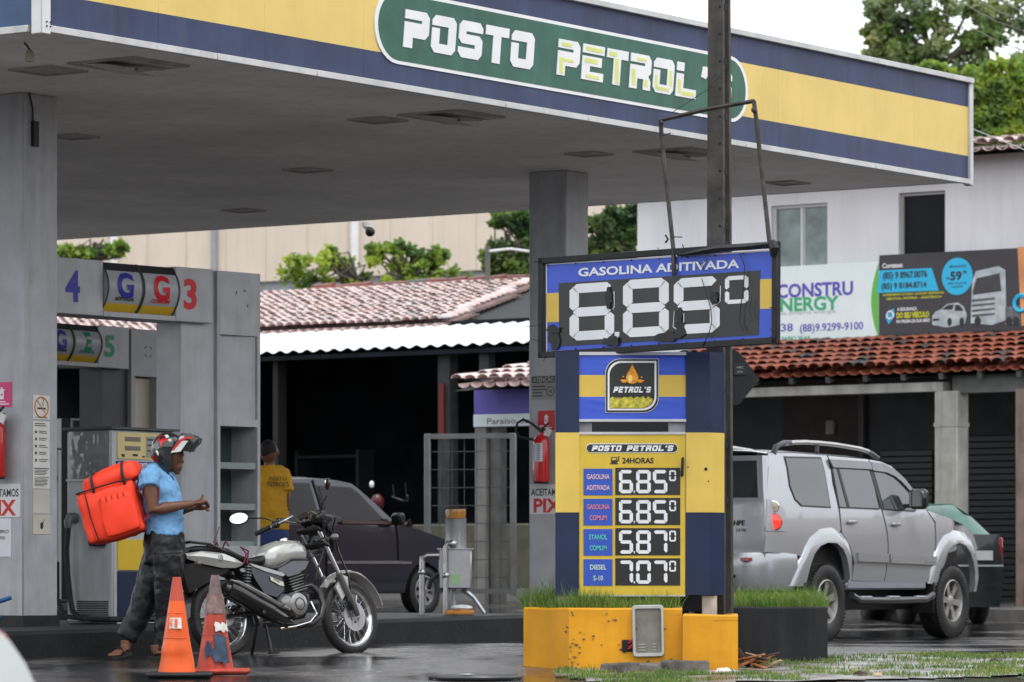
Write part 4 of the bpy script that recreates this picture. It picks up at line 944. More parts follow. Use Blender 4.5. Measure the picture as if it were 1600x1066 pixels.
m.build('bolt_holes',M_['dark'],up,kind='stuff')
m=MB(); 
for i,ch in enumerate('SUVWNR'):
    z=3.35-i*.105; k=(1+.42*(1-z/H))*.74
    vs,fs,W=textmesh(ch,.06,'C',.01); x,y=.0735*k,-.062*k
    M=Matrix.Translation((x*math.cos(a)-y*math.sin(a),x*math.sin(a)+y*math.cos(a),z))@Matrix.Rotation(a+R(90),4,'Z')
    m.add(vs,fs,M)
m.build('cast_letters',mat('cast_letters',(.03,.028,.025),.6),up)
# small dark diamond road sign seen edge-on right of the totem
p=at(1150,590,30.3); t=thing('back_of_road_sign','dark pointed road sign plate with small maker plate beside the pole','road sign',(p.x,p.y,gz(p.x,p.y)))
zz=p.z-gz(p.x,p.y); m=MB(); s_=30.3/F; m.prism([(-.07,zz+48*s_),(.02,zz+40*s_),(37*s_,zz-3*s_),(5*s_,zz-42*s_),(-.07,zz-44*s_)],0,.02); m.build('plate',mat('plate_back',(.02,.022,.024),.45),t)
m=MB(); m.cyl((-.05,.05,-gz(p.x,p.y)+0),(-.05,.05,zz+.2),.03,8); m.build('post',M_['black'],t)
m=MB(); m.box((6*s_,-.006,zz+13*s_),(20*s_,.004,18*s_)); put_text(m,'AMC',6*s_,zz+14*s_,.018,'C',y=-.010,mi=1); put_text(m,'1274',6*s_,zz+7*s_,.016,'C',y=-.010,mi=1); m.torus((6*s_,-.009,zz+13*s_),.001,.001,4,3,mi=1); m.build('maker_plate',[M_['ink'],mat('dull_white',(.33,.33,.32))],t)
# ---- TOTEM
TY=29.55; TP=Pl(0,TY,0,0); tt=thing('price_totem','blue and yellow petrol price totem with four fuel prices standing in the planter','totem',TP.M)
def tp(px,py,off=0): return TP.at(px,py,off)
tn=mat('totem_navy',(.014,.024,.062),.38,var=.15,scale=3,streak=.25,scol=(.03,.04,.07)); ty=mat('totem_yellow',(.66,.47,.10),.4,var=.07,scale=4,streak=.25,scol=(.52,.34,.06))
zgr=.40
def pillar(px0,px1,px2):
    bands=((550,676,tn),(676,801,ty),(801,930,tn)); 
    for i,(a,b,mt) in enumerate(bands):
        z1=tp(px0,a)[1]; z0=tp(px0,b)[1]; x0=tp(px0,0)[0]; x1=tp(px1,0)[0]; x2=tp(px2,0)[0]
        m=MB(); poly=[(x0,0),(x1,0),(x2,.11),(x2,.2),(x0,.2)] if px2>px1 else [(x0,.0),(x1,0),(x1,.2),(x0,.2)]
        m.loft([[(x,y,z0+.0015) for x,y in poly],[(x,y,z1) for x,y in poly]]); m.build('pillar_sheet',mt,tt)
    
pillar(868,905,905); pillar(1072,1109,1133)
m=MB()
for px,py in ((1099,733),(1071,730),(1103,752),(1102,668)): x,z=tp(px+4,py); m.ball((x,-.001,z),.012 if px==1099 else .005,8)
m.build('rust_hole',M_['dark'],tt,kind='stuff')
m=MB(); x,z=tp(1066,730); m.box((x,-.03,z),(.022,.03,.145),bev=.009,ry=R(3)); m.build('door_handle',M_['black'],tt)
# upper banner
al=mat('banner_rail',(.50,.50,.52),.35,.3,var=.1)
def rect(m,px0,py0,px1,py1,y0,y1,mi=0): 
    x0,z1=tp(px0,py0); x1,z0=tp(px1,py1); m.box(((x0+x1)/2,(y0+y1)/2,(z0+z1)/2),(abs(x1-x0),abs(y1-y0),abs(z1-z0)),mi=mi)
def ripple(px0,py0,px1,py1,y,amp,mt,name):
    x0,z1=tp(px0,py0); x1,z0=tp(px1,py1); n=24;k=16; r=random.Random(py0); V=[];Fc=[]
    for j in range(k+1):
        for i in range(n+1):
            u,v=i/n,j/k; e=min(u,1-u,v,1-v)*6; e=min(1,e)
            V.append((x0+(x1-x0)*u,y-amp*e*abs(mnoise.noise(Vector((u*3+v*2.5,v*2,py0)))),z0+(z1-z0)*v))
    Fc=[(j*(n+1)+i,j*(n+1)+i+1,(j+1)*(n+1)+i+1,(j+1)*(n+1)+i) for j in range(k) for i in range(n)]
    m=MB(); m.add(V,Fc); return m.build(name,mt,tt,sharp=80)
ripple(905,555,1072,586,.012,.004,sb,'blue_band'); ripple(905,586,1072,620,.012,.0,sy,'yellow_band'); ripple(905,620,1072,655,.012,.006,sb,'blue_band')
for a_,b_,c_,d_ in ((905,550,1072,555),(905,655,1072,659),(905,675,1071,679)):
    m=MB(); rect(m,a_,b_,c_,d_,.0,.02); m.build('rail',al,tt)
m=MB(); rect(m,905,659,925,677,.05,.08); m.build('inner_post',M_['column'],tt); m=MB(); rect(m,1045,659,1071,677,.05,.08); m.build('inner_post',M_['column'],tt,weld=False)
m=MB(); rect(m,908,552,1069,657,.03,.05); rect(m,908,679,1069,925,.03,.05); m.build('backing_sheet',M_['pumpd'],tt,weld=False)
def LG(cx,cy): return tp(800+cx/4.1,540+cy/4.1)
def leaf(i,x0=598,y0=84,x1=940,y1=430,rad=95):
    x0+=i;y0+=i;x1-=i;y1-=i; rad=rad-i*.6; P_=[LG(x1,y0)]
    P_+= [LG(x1,y1-rad)]+[LG(x1-rad+rad*math.cos(t),y1-rad+rad*math.sin(t)) for t in [PI/2*k/8 for k in range(1,8)]]+[LG(x1-rad,y1),LG(x0,y1),LG(x0,y0+rad)]
    P_+=[LG(x0+rad-rad*math.cos(t),y0+rad-rad*math.sin(t)) for t in [PI/2*k/8 for k in range(1,8)]]+[LG(x0+rad,y0)]
    return P_
for i,mt,y in ((0,M_['letter'],.006),(3,sk,.0045),(15,M_['letter'],.003),(27,sk,.0015)):
    m=MB(); m.prism(leaf(i),y,y+.0012); m.build('logo_field',mt,tt)
org=mat('drop_orange',(.70,.28,.02),.3,var=.35,scale=25)
m=MB(); cx,cy=LG(770,208); s4=1/4.1*TY/F
P_=[(cx+40*s4*math.cos(t),cy+38*s4*math.sin(t)) for t in [PI-.3+(PI+.6)*k/14 for k in range(15)]]+[(cx+27*s4,cy+38*s4),(cx+12*s4,cy+62*s4),(cx,cy+88*s4),(cx-12*s4,cy+62*s4),(cx-27*s4,cy+38*s4)]
m.prism(P_,-.001,.0014); 
for q,h,rr_ in ((718,228,14),(822,228,14),(712,200,5),(830,203,5),(700,222,5),(842,225,5)): a=LG(q,h); m.ball((a[0],.0,a[1]),(rr_*1.3*s4,.001,rr_*.8*s4),8)
m.build('oil_drop',org,tt)
m=MB(); a=LG(757,212); m.ball((a[0],-.0012,a[1]),(14*s4,.0006,26*s4),10); m.build('drop_shine',mat('drop_shine',(.8,.6,.2),.3),tt)
m=MB(); r=random.Random(3); top=[LG(626+i*11,345-14*abs(math.sin(i*.9))-r.uniform(0,8)) for i in range(26)]
m.prism([LG(626,400),LG(850,400),LG(878,385),LG(900,360)]+[LG(901,330)]+top[::-1],-.001,.0013); m.build('oil_pool',mat('oil_pool',(.45,.40,.05),.3,var=.6,scale=30),tt)
m=MB(); a=LG(648,302); b=LG(885,302); block_text(m,"PETROL'S",a[0],a[1],38*s4,b[0]-a[0],gap=.2,slant=.22,y=-.0015,th=.0025); m.build('logo_lettering',wl,tt)
# lower price board
def BQ(cx,cy): return tp(900+cx/4.1,660+cy/4.1)
def brect(m,x0,y0,x1,y1,ya,yb,mi=0):
    a=BQ(x0,y1); b=BQ(x1,y0); m.box(((a[0]+b[0])/2,(ya+yb)/2,(a[1]+b[1])/2),(b[0]-a[0],yb-ya,b[1]-a[1]),mi=mi)
m=MB(); m.prism([BQ(18,78),BQ(701,68),BQ(699,1106),BQ(10,1106)],.008,.014); m.build('price_board',mat('board_yellow',(.60,.42,.05),.35,var=.08,scale=5),tt)
a=BQ(64,195);b=BQ(654,136); zc_=(a[1]+b[1])/2; r0=(b[1]-a[1])/2
m=MB(); m.prism(stadium(a[0],b[0],zc_,r0),.005,.0075); m.prism(stadium(a[0]+.005,b[0]-.005,zc_,r0-.005),.003,.0048,mi=1); m.build('name_pill',[wl,sk],tt)
m=MB(); a=BQ(100,184); b=BQ(618,184); w_=b[0]-a[0]; block_text(m,'POSTO',a[0],a[1],36*s4,w_*.36,gap=.15,slant=.25,y=-.0,th=.0025); block_text(m,"PETROL'S",a[0]+w_*.43,a[1],36*s4,w_*.57,gap=.15,slant=.25,y=-.0,th=.0025); m.build('board_lettering',wl,tt)
m=MB(); a=BQ(296,262); b=BQ(498,262); put_text(m,'24HORAS',a[0],a[1],36*s4,w=b[0]-a[0],bold=.03,y=.005)
brect(m,225,222,262,262,.004,.006); a=BQ(244,242); brect(m,218,262,270,267,.004,.006); m.tube([(BQ(262,250)[0],.005,BQ(262,250)[1]),(BQ(272,246)[0],.005,BQ(272,246)[1]),(BQ(272,225)[0],.005,BQ(272,225)[1]),(BQ(278,217)[0],.005,BQ(278,217)[1])],.004,4); m.build('opening_hours',M_['ink'],tt)
m=MB(); brect(m,231,228,256,242,.0025,.0038); m.build('pump_pictogram_window',sy,tt)
rows=[(297,'GASOLINA','ADITIVADA',mat('pink_print_fade',(.62,.40,.42),.5),'685'),(490,'GASOLINA','COMUM',mat('red_print_fade',(.60,.20,.24),.5),'685'),(684,'ETANOL','COMUM',mat('green_print_fade',(.10,.50,.42),.5),'587'),(877,'DIESEL','S-10',mat('cream_print_fade',(.45,.55,.50),.5),'707')]
for (y0,l1,l2,mt,dg) in rows:
    m=MB(); brect(m,48,y0,234,y0+170,.004,.0075); m.build('fuel_name_field',mat('field_blue',(.035,.085,.42),.4,var=.05),tt)
    m=MB(); brect(m,252,y0-6,668,y0+168,.004,.0075); m.build('price_field',sk,tt)
    w1={'GASOLINA':148,'ETANOL':116,'DIESEL':104}[l1]; w2={'ADITIVADA':150,'COMUM':110,'S-10':62}[l2]; m=MB()
    a=BQ(142-w1/2,y0+66); put_text(m,l1,a[0],a[1],32*s4,w=w1*s4,bold=.02,y=.001); a=BQ(142-w2/2,y0+136); put_text(m,l2,a[0],a[1],32*s4,w=w2*s4,bold=.02,y=.001); m.build('fuel_name_lettering',mt,tt)
    for k,(x0,x1) in enumerate(((275,366),(385,480),(492,586))):
        a=BQ(x0,y0+158); b=BQ(x1,y0+8); m=MB(); seg_digit(m,dg[k],a[0],a[1],b[0]-a[0],b[1]-a[1],.026,y=.001); m.build('digit',wl,tt)
    a=BQ(597,y0+80); b=BQ(641,y0+10); m=MB(); seg_digit(m,'0',a[0],a[1],b[0]-a[0],b[1]-a[1],.012,y=.001); m.build('small_digit',wl,tt)
    m=MB(); m.prism([BQ(370,y0+142),BQ(378,y0+142),BQ(378,y0+152),BQ(372,y0+160),BQ(372,y0+152),BQ(370,y0+150)],.0012,.0036); m.build('comma',wl,tt)
m=MB(); rect(m,1098,931,1121,962,.06,.14); m.build('support_leg',mat('leg_cream',(.52,.46,.38),.6,var=.3,scale=8,streak=.6,scol=(.05,.04,.03)),tt)
m=MB(); rect(m,872,928,900,955,.06,.14); rect(m,905,930,1071,932,.0,.02); m.build('support_foot',al,tt,weld=False)
# ---- planters
yp=mat('planter_yellow',(.64,.29,.012),.42,var=.16,scale=2.2,streak=.3,scol=(.36,.15,.012),bump=.45,bscale=9)
chip=mat('chipped_plaster',(.14,.10,.06),.7,var=.5,scale=14)
def gp(px,Y,z=None): x=(px-800)/F*Y; return (x,Y,gz(x,Y)-.05 if z is None else z)
pl=thing('yellow_planter','low yellow painted masonry planter with tall grass under the totem','planter',Matrix.Identity(4))
zt_=.397
poly=[gp(818,29.75),gp(889,29.22),gp(1066,29.16),(gp(1066,31.4)),(gp(822,31.6))]
def wallring(m,P0,z1,th,jit=.004):
    n=len(P0); cx=sum(p[0] for p in P0)/n; cy=sum(p[1] for p in P0)/n; o=[];i_=[]
    r=random.Random(2); rings=[]
    for k in range(n):
        a=Vector(P0[k][:2]); b=Vector(P0[(k+1)%n][:2]); L=(b-a).length; N=max(2,int(L/.12))
        for s in range(N):
            p=a.lerp(b,s/N); d=(Vector((cx,cy))-p).normalized(); q=p+d*th*1.25; zb=gz(p.x,p.y)-.06; j=r.uniform(-jit,jit)
            rings.append([(p.x,p.y+j*.5,zb),(p.x,p.y+j,zb+.15),(p.x,p.y-j,z1-.012+j*.5),(p.x+d.x*.012,p.y+d.y*.012,z1+j*.6),(q.x,q.y,z1+j*.6),(q.x,q.y,zb)])
    rings.append(rings[0]); m.loft(rings,cap=False)
m=MB(); wallring(m,poly,zt_,.09); pw=m.build('planter_wall',yp,pl,sharp=25)
m=MB(); m.add([(p[0],p[1],zt_-.05) for p in poly],[tuple(range(5))]); m.build('soil',mat('dark_soil',(.02,.016,.012),.8,var=.4,bump=.8,bscale=30),pl)
# lower annex box of the planter
poly2=[gp(1066.5,29.05),gp(1153,29.0),gp(1153,30.0),gp(1068,30.0)]
m=MB(); wallring(m,poly2,.352,.08); m.build('annex_wall',yp,pl,sharp=25)
m=MB(); m.add([(p[0],p[1],.31) for p in poly2],[(0,1,2,3)]); m.build('annex_soil',mat('dark_soil',(.02,.016,.012)),pl)
# chips and cracks in the paint
m=MB(); r=random.Random(12)
FP=Pl(gp(889,29.22)[0],29.22,0,math.atan2(29.16-29.22,gp(1066,29.16)[0]-gp(889,29.22)[0]))
for i in range(46):
    px=r.choice([r.gauss(897,9),r.uniform(892,1060)]); py=r.uniform(955,1040); x,z=FP.at(px,py); rr_=r.uniform(.003,.012); n=7
    p0=FP.M@Vector((x,-.002,z)); 
    m.prism([(p0.x+rr_*r.uniform(.5,1.4)*math.cos(2*PI*k/n),p0.z+rr_*r.uniform(.4,1.1)*math.sin(2*PI*k/n)) for k in range(n)],p0.y-.003,p0.y+.003)
m.build('paint_chips',chip,pl,kind='stuff')
def fpw(px,py,off=0): x,z=FP.at(px,py,off); return FP.M@Vector((x,off,z))
# meter box
a=fpw(989,1027); b=fpw(1038,946); mb=thing('meter_box','grey glazed meter box with white rounded frame set in the yellow planter','meter box',Matrix.Translation((a.x,a.y,a.z))@Matrix.Rotation(R(-1.2),4,'Y'))
w_,h_=b.x-a.x,b.z-a.z
def rrect(x0,z0,x1,z1,r_,n=5):
    P_=[]
    for cx_,cz_,a0 in ((x1-r_,z1-r_,0),(x0+r_,z1-r_,PI/2),(x0+r_,z0+r_,PI),(x1-r_,z0+r_,1.5*PI)):
        P_+=[(cx_+r_*math.cos(a0+PI/2*k/n),cz_+r_*math.sin(a0+PI/2*k/n)) for k in range(n+1)]
    return P_
m=MB(); o_=rrect(0,0,w_,h_,.025); i_=rrect(.02,.028,w_-.018,h_-.024,.012); N=len(o_)
m.loft([[(p[0],.05,p[1]) for p in o_],[(p[0],-.035,p[1]) for p in o_],[(p[0]*.97+.003,-.045,p[1]*.97+.006) for p in o_],[(p[0],-.045,p[1]) for p in i_],[(p[0],-.03,p[1]) for p in i_]],cap=False); m.build('box_frame',mat('meter_frame',(.47,.48,.47),.5,var=.12,streak=.3),mb)
m=MB(); m.prism(i_,-.031,-.02); m.build('box_glass',mat('cloudy_cover',(.20,.195,.17),.25,var=.35,scale=6,streak=.5,scol=(.09,.07,.05)),mb)
m=MB()
for k in range(3):
    for x0_,x1_ in ((.04,.09),(.14,.165)): m.box(((x0_+x1_)/2,-.034,.05+k*.02),(x1_-x0_,.004,.006))
m.box((.026,-.034,.2),(.006,.006,.014),mi=1); m.build('vent_slots',[mat('slot_light',(.4,.4,.38),.4),M_['black']],mb)
m=MB(); p=fpw(980,1009); m.box((p.x,p.y-.004,p.z),(.075,.02,.085),bev=.004); m.build('wall_hole',M_['dark'],pl)
m=MB(); 
for k in range(5): q=fpw(985+r.uniform(-2,3),1002+k*3); m.tube([(q.x-.01,q.y-.02,q.z),(q.x+.015,q.y-.03,q.z+.008)],.006,5)
m.build('red_rag',mat('red_rag',(.35,.02,.03),.7),pl,kind='stuff')
# black planter
bp_=thing('black_planter','black masonry planter with bright grass right of the pole','planter',Matrix.Identity(4))
poly3=[gp(1146,30.06),gp(1293,30.25),gp(1275,32.6),gp(1130,32.4)]
m=MB(); wallring(m,poly3,.40,.08); m.build('planter_wall',mat('planter_black',(.009,.010,.012),.7,var=.25,scale=3,streak=.3,scol=(.06,.06,.06),bump=.3,bscale=12),bp_,sharp=25)
m=MB(); m.add([(p[0],p[1],.36) for p in poly3],[(0,1,2,3)]); m.build('soil',mat('dark_soil',(.02,.016,.012)),bp_)
# ---- grass
GL=[leafmat('grass_blade',(.17,.28,.05),.35,.4),leafmat('grass_blade_dark',(.09,.17,.03),.35,.4),leafmat('grass_dry',(.30,.27,.12),.3,.3)]
def blades(name,pts,h,w,r,mats=GL,wts=(5,3,.5),lean=.4,**k):
    V=[];Fc=[];MI=[]
    for p in pts:
        hh=h*(r.uniform(.35,1.0)+(.45 if r.random()<.06 else 0))*(.75+.5*mnoise.noise(Vector((p[0]*4,p[1]*4,3)))); a=r.uniform(0,2*PI); dx,dy=math.cos(a),math.sin(a); l_=r.uniform(.1,1)*lean*hh; b=r.uniform(0,2*PI); wx,wy=math.cos(b)*w/2,math.sin(b)*w/2
        i=len(V); V+=[(p[0]-wx,p[1]-wy,p[2]),(p[0]+wx,p[1]+wy,p[2]),(p[0]+dx*l_*.35+wx*.7,p[1]+dy*l_*.35+wy*.7,p[2]+hh*.6),(p[0]+dx*l_*.35-wx*.7,p[1]+dy*l_*.35-wy*.7,p[2]+hh*.6),(p[0]+dx*l_,p[1]+dy*l_,p[2]+hh)]
        Fc+=[(i,i+1,i+2,i+3),(i+3,i+2,i+4)]; q=r.choices(range(len(mats)),wts)[0]; MI+=[q,q]
    me=bpy.data.meshes.new(name); me.from_pydata(V,[],Fc); me.polygons.foreach_set('material_index',MI); o=link(me,name,mats); tag(o,kind='stuff',**k); return o
def inpoly(x,y,P_):
    c=False;n=len(P_)
    for i in range(n):
        x1,y1=P_[i][:2];x2,y2=P_[(i+1)%n][:2]
        if (y1>y)!=(y2>y) and x<(x2-x1)*(y-y1)/(y2-y1)+x1: c=not c
    return c
def scatter(P_,n,z,r,inset=.0,dens=None):
    xs_=[p[0] for p in P_]; ys_=[p[1] for p in P_]; out=[]
    while len(out)<n:
        x,y=r.uniform(min(xs_),max(xs_)),r.uniform(min(ys_),max(ys_))
        if inpoly(x,y,P_) and (dens is None or r.random()<dens(x,y)): out.append((x,y,z(x,y) if callable(z) else z))
    return out
r=random.Random(31)
pin=[(p[0]*.985+.006,p[1]+(.07 if p[1]<30 else -.05)) for p in poly]
def dn(x,y): 
    px=800+x/y*F; return 1 if px<1010 else max(.03,1-(px-1010)/50)
blades('planter_grass',scatter(pin,17000,zt_-.05,r,dens=lambda x,y:dn(x,y)*(.45+.55*(mnoise.noise(Vector((x*6,y*3,0)))>-.15))),.23,.006,r,lean=.9,label='tall green grass growing in the yellow planter',cat='grass')
blades('planter_grass',scatter([(p[0],p[1]+(.08 if p[1]<31 else -.08)) for p in poly3],12000,.355,r),.20,.006,r,lean=.9,wts=(7,1,.3),label='bright green grass growing in the black planter',cat='grass')
# ---- verge strip in front with patchy grass and wet sand
vg=[gp(880,29.6),gp(1000,29.4),gp(1150,29.6),gp(1290,31.2),gp(1400,32.2),gp(1700,32.4),gp(1700,28.6),gp(1500,28.0),gp(1240,27.5),gp(960,27.2),gp(860,28.2)]
vm_=bpy.data.materials.new('wet_sand'); vm_.use_nodes=True; n=vm_.node_tree.nodes; l=vm_.node_tree.links; b=n['Principled BSDF']
tc=n.new('ShaderNodeTexCoord'); nz=n.new('ShaderNodeTexNoise'); nz.inputs['Scale'].default_value=3.2; nz.inputs['Detail'].default_value=7; l.new(tc.outputs['Object'],nz.inputs[0])
cr=n.new('ShaderNodeValToRGB'); e=cr.color_ramp.elements; e[0].position=.36; e[0].color=(.07,.055,.04,1); e[1].position=.62; e[1].color=(.34,.33,.32,1); l.new(nz.outputs[0],cr.inputs[0]); l.new(cr.outputs[0],b.inputs['Base Color']); b.inputs['Roughness'].default_value=.35
bp=n.new('ShaderNodeBump'); bp.inputs['Strength'].default_value=.6; bp.inputs['Distance'].default_value=.01; n3=n.new('ShaderNodeTexNoise'); n3.inputs['Scale'].default_value=22; l.new(tc.outputs['Object'],n3.inputs[0]); l.new(n3.outputs[0],bp.inputs['Height']); l.new(bp.outputs[0],b.inputs['Normal'])
m=MB(); xs2=[x*.12 for x in range(0,46)]; V=[];idx={}
for j in range(0,48):
    for i in range(0,52):
        x=.2+i*.1; y=27.2+j*.11
        if inpoly(x,y,vg): idx[(i,j)]=len(V); V.append((x,y,gz(x,y)+.012+.012*mnoise.noise(Vector((x*3,y*3,1)))))
Fc=[(idx[(i,j)],idx[(i+1,j)],idx[(i+1,j+1)],idx[(i,j+1)]) for (i,j) in idx if (i+1,j) in idx and (i+1,j+1) in idx and (i,j+1) in idx]
m.add(V,Fc); o=m.build('verge_ground',vm_,kind='structure',sharp=80)
def vd(x,y):
    v=mnoise.noise(Vector((x*1.6,y*2.2,5)))+.5*mnoise.noise(Vector((x*5,y*5,9))); px=800+x/y*F
    k=1.6 if px<1180 else .75
    return max(0,min(1,(v+.12)*2.2))*k
blades('verge_grass',scatter(vg,15000,lambda x,y:gz(x,y)+.01,r,dens=vd),.05,.007,r,wts=(5,4,2),lean=.8,label='short patchy green grass on the sandy verge in front of the planters',cat='grass')
# broken concrete slabs against the yellow planter
def slab(label,px,Y,w_,d_,h_,rz,seed):
    p=ground_at(px,Y); r=random.Random(seed); t=MB(); n=9; P_=[(w_/2*math.cos(2*PI*k/n)*r.uniform(.75,1.1),d_/2*math.sin(2*PI*k/n)*r.uniform(.75,1.1)) for k in range(n)]
    t.loft([[(x,y,-.02) for x,y in P_],[(x*.98,y*.98,h_*r.uniform(.7,1)) for x,y in P_],[(x*.9,y*.88,h_*r.uniform(.92,1.05)) for x,y in P_]]); o=t.build('broken_slab',mat('broken_concrete',(.11,.10,.09),.75,var=.5,scale=9,bump=1,bscale=14),sharp=20); o.matrix_world=TZ(p.x,p.y,p.z,rz); tag(o,label,'concrete slab',group='broken slabs at the foot of the planter')
slab('long low broken concrete slab at the foot of the yellow planter',990,28.75,.50,.3,.075,.1,1); slab('flat grey broken slab overlapping the right end of the long slab',1066,28.9,.36,.22,.085,-.1,2); slab('small rounded broken lump in front of the long slab',982,28.55,.18,.15,.085,.3,3)
# wood scraps
wdm=mat('splintered_wood',(.30,.13,.055),.6,var=.5,scale=12,bump=.6,bscale=40); wd2=mat('wet_dark_wood',(.05,.03,.02),.5,var=.4,scale=12); wd3=mat('pale_wood',(.45,.33,.22),.6,var=.3,scale=12)
p=ground_at(1184,29.3); t=thing('wood_scraps','small heap of splintered reddish wood scraps beside the yellow planter','wood heap',p)
r=random.Random(9)
for i in range(13):
    m=MB(); L=r.uniform(.1,.26); m.box((0,0,0),(L,r.uniform(.02,.05),r.uniform(.006,.018)),bev=.003); o=m.build('wood_piece',r.choice([wdm,wdm,wd2,wd3]),t); o.location=(r.uniform(-.1,.1),r.uniform(-.08,.08),.012+i*.0075); o.rotation_euler=(r.uniform(-.2,.2),r.uniform(-.5,.5),r.uniform(-.9,.6))
m=MB(); m.box((-.09,.05,.06),(.035,.03,.2),ry=R(-32),bev=.004); m.build('wood_piece',wd2,t)
# leaves / litter on the verge
r=random.Random(41)
for (px,Y,w_,c_) in ((1556,29.9,.07,M_['ink']),(1345,28.2,.06,wd2),(1372,28.1,.05,wd3),(1130,28.6,.07,M_['paper']),(1148,28.5,.04,mat('crushed_plastic',(.3,.33,.36),.3))):
    p=ground_at(px,Y); m=MB(); n=7; m.loft([[(w_*math.cos(2*PI*k/n)*r.uniform(.6,1),.6*w_*math.sin(2*PI*k/n),.003) for k in range(n)],[(w_*.8*math.cos(2*PI*k/n)*r.uniform(.6,1),.5*w_*math.sin(2*PI*k/n),r.uniform(.01,.03)) for k in range(n)]]); o=m.build('litter_scrap',c_); o.location=p+Vector((0,0,.02)); tag(o,{1556:'dark scrap lying on the sandy verge near the right edge',1345:'dark brown flat scrap at the front edge of the verge',1372:'pale wood chip at the front edge of the verge',1130:'crumpled paper in the short grass below the planter annex',1148:'grey crushed plastic beside the crumpled paper'}[px],'litter')

# round cast drain cover and painted lane edge in the wet forecourt, nearest the camera
p=ground_at(742,28.1); t=thing('drain_cover','flat round metal drain cover in the wet ground left of the yellow planter','drain cover',p+Vector((0,0,.006)))
m=MB(); m.lathe([(0,.008),(.27,.008),(.275,0)],28); m.build('cover_plate',mat('cast_iron',(.03,.03,.03),.35,.2,var=.3,bump=.6,bscale=30),t)
m=MB(); m.torus((0,0,.006),.31,.014,32,6,axis='Z'); m.build('cover_rim',mat('worn_rim',(.09,.09,.09),.35,.3),t)
m=MB(); m.box((-.06,0,.02),(.09,.02,.014),bev=.004); m.build('lift_handle',M_['steel'],t)
# ================================================================ PUMPS
yb_=mat('pump_yellow',(.60,.40,.03),.4,var=.06); nb_=mat('pump_navy',(.012,.02,.055),.35,var=.1); pbl=mat('number_blue',(.03,.03,.30),.4,var=.05); prd=mat('number_red',(.55,.012,.02),.4,var=.05); pgn=mat('number_green',(.0,.22,.10),.4,var=.05)
def gantry(P,G,label,hdr,drums,nums,pil,deep,rec):
    t=thing('pump_gantry',label,'fuel pump gantry',P.M,'fuel pump gantries')
    x0,x1,ty0,ty1,by0,by1=hdr
    a=G(x0,ty0);b=G(x1,ty1);c=G(x1,by1);d=G(x0,by0); zt=(a[1]+b[1])/2; zb=(c[1]+d[1])/2
    m=MB(); dx0=G(drums[0][0],300)[0]; dx1=G(drums[-1][1],300)[0]
    for p,q in ((a[0],dx0),(dx1,b[0])): m.box(((p+q)/2,.14,(zt+zb)/2),(q-p,.34,zt-zb),bev=.006)
    m.box(((dx0+dx1)/2,.2,(zt+zb)/2),(dx1-dx0,.22,zt-zb)); m.build('header_box',M_['pumpg'],t,weld=False)
    m=MB(); m.box(((dx0+dx1)/2,.03,zb+.02),(dx1-dx0-.004,.12,.04)); m.build('drum_shelf',M_['pumpg'],t)
    H=zt-zb; 
    for (da,db,col,let,sub) in drums:
        xa=G(da,300)[0]+.008; xb_=G(db,300)[0]-.008; zA=zb+.045; zB=zt-.01; n=12; bulge=.10
        def yb(z): tt_=(z-zA)/(zB-zA); return .02-bulge*math.sin(PI*min(1,max(0,tt_)))**.8 if 0<tt_<1 else .02
        m=MB(); V=[];Fc=[];mi=[]
        for i in range(n+1):
            z=zA+(zB-zA)*i/n; V+=[(xa,yb(z),z),(xb_,yb(z),z),(xb_,.1,z),(xa,.1,z)]
        for i in range(n):
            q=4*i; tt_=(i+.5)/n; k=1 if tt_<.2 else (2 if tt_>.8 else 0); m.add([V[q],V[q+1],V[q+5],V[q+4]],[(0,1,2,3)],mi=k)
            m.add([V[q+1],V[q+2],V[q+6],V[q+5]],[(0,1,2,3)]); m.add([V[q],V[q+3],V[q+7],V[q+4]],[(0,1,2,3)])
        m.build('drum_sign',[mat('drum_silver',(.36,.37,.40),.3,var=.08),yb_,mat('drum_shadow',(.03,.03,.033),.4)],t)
        for xe in (xa,xb_):
            m=MB(); m.tube([(xe,yb(zA+(zB-zA)*i/n)-.006,zA+(zB-zA)*i/n) for i in range(n+1)],.007,6); m.build('drum_rim',M_['pumpd'],t)
        if let:
            m=MB(); w_=(xb_-xa); h=H*.44; vs,fs,W=textmesh(let,h,'C',.035,1); 
            m.add([((xa+xb_)/2+v[0]*1.0,yb(zA+H*.27+v[2])-.006,zA+H*.27+v[2]) for v in vs],fs); m.build('drum_letter',col,t)
            vs,fs,W=textmesh(sub,H*.065,'C',.04,1,.2); k=w_*.55/W if W else 1
            m=MB(); m.add([((xa+xb_)/2+v[0]*k,yb(zA+H*.2+v[2])-.006,zA+H*.2+v[2]) for v in vs],fs); m.build('drum_caption',M_['ink'] if col is pbl else col,t)
    for ch,cx0,cx1,cy0,cy1,col in nums:
        a=G(cx0,cy1,-.03);b=G(cx1,cy0,-.03); m=MB(); vs,fs,W=textmesh(ch,b[1]-a[1],'L',.035); k=(b[0]-a[0])/W; m.add([(a[0]+v[0]*k,-.0335,a[1]+v[2]) for v in vs],fs); m.build('pump_number',col,t)
    return t,zt,zb
G1=Pl(-3.713,33.5,0,R(49.2))
def g1(cx,cy,off=0): return G1.at(cx/3.807,360+cy/3.807,off)
t,zt,zb=gantry(G1,g1,'near pump gantry with numbers 4 and 3 and blue and red G drums',(150,1250,150,228,488,548),[(600,815,pbl,'G','ADITIVADA'),(815,1030,prd,'G','COMUM')],[('4',388,475,240,414,pbl),('3',1092,1170,290,460,prd)],None,None,None)
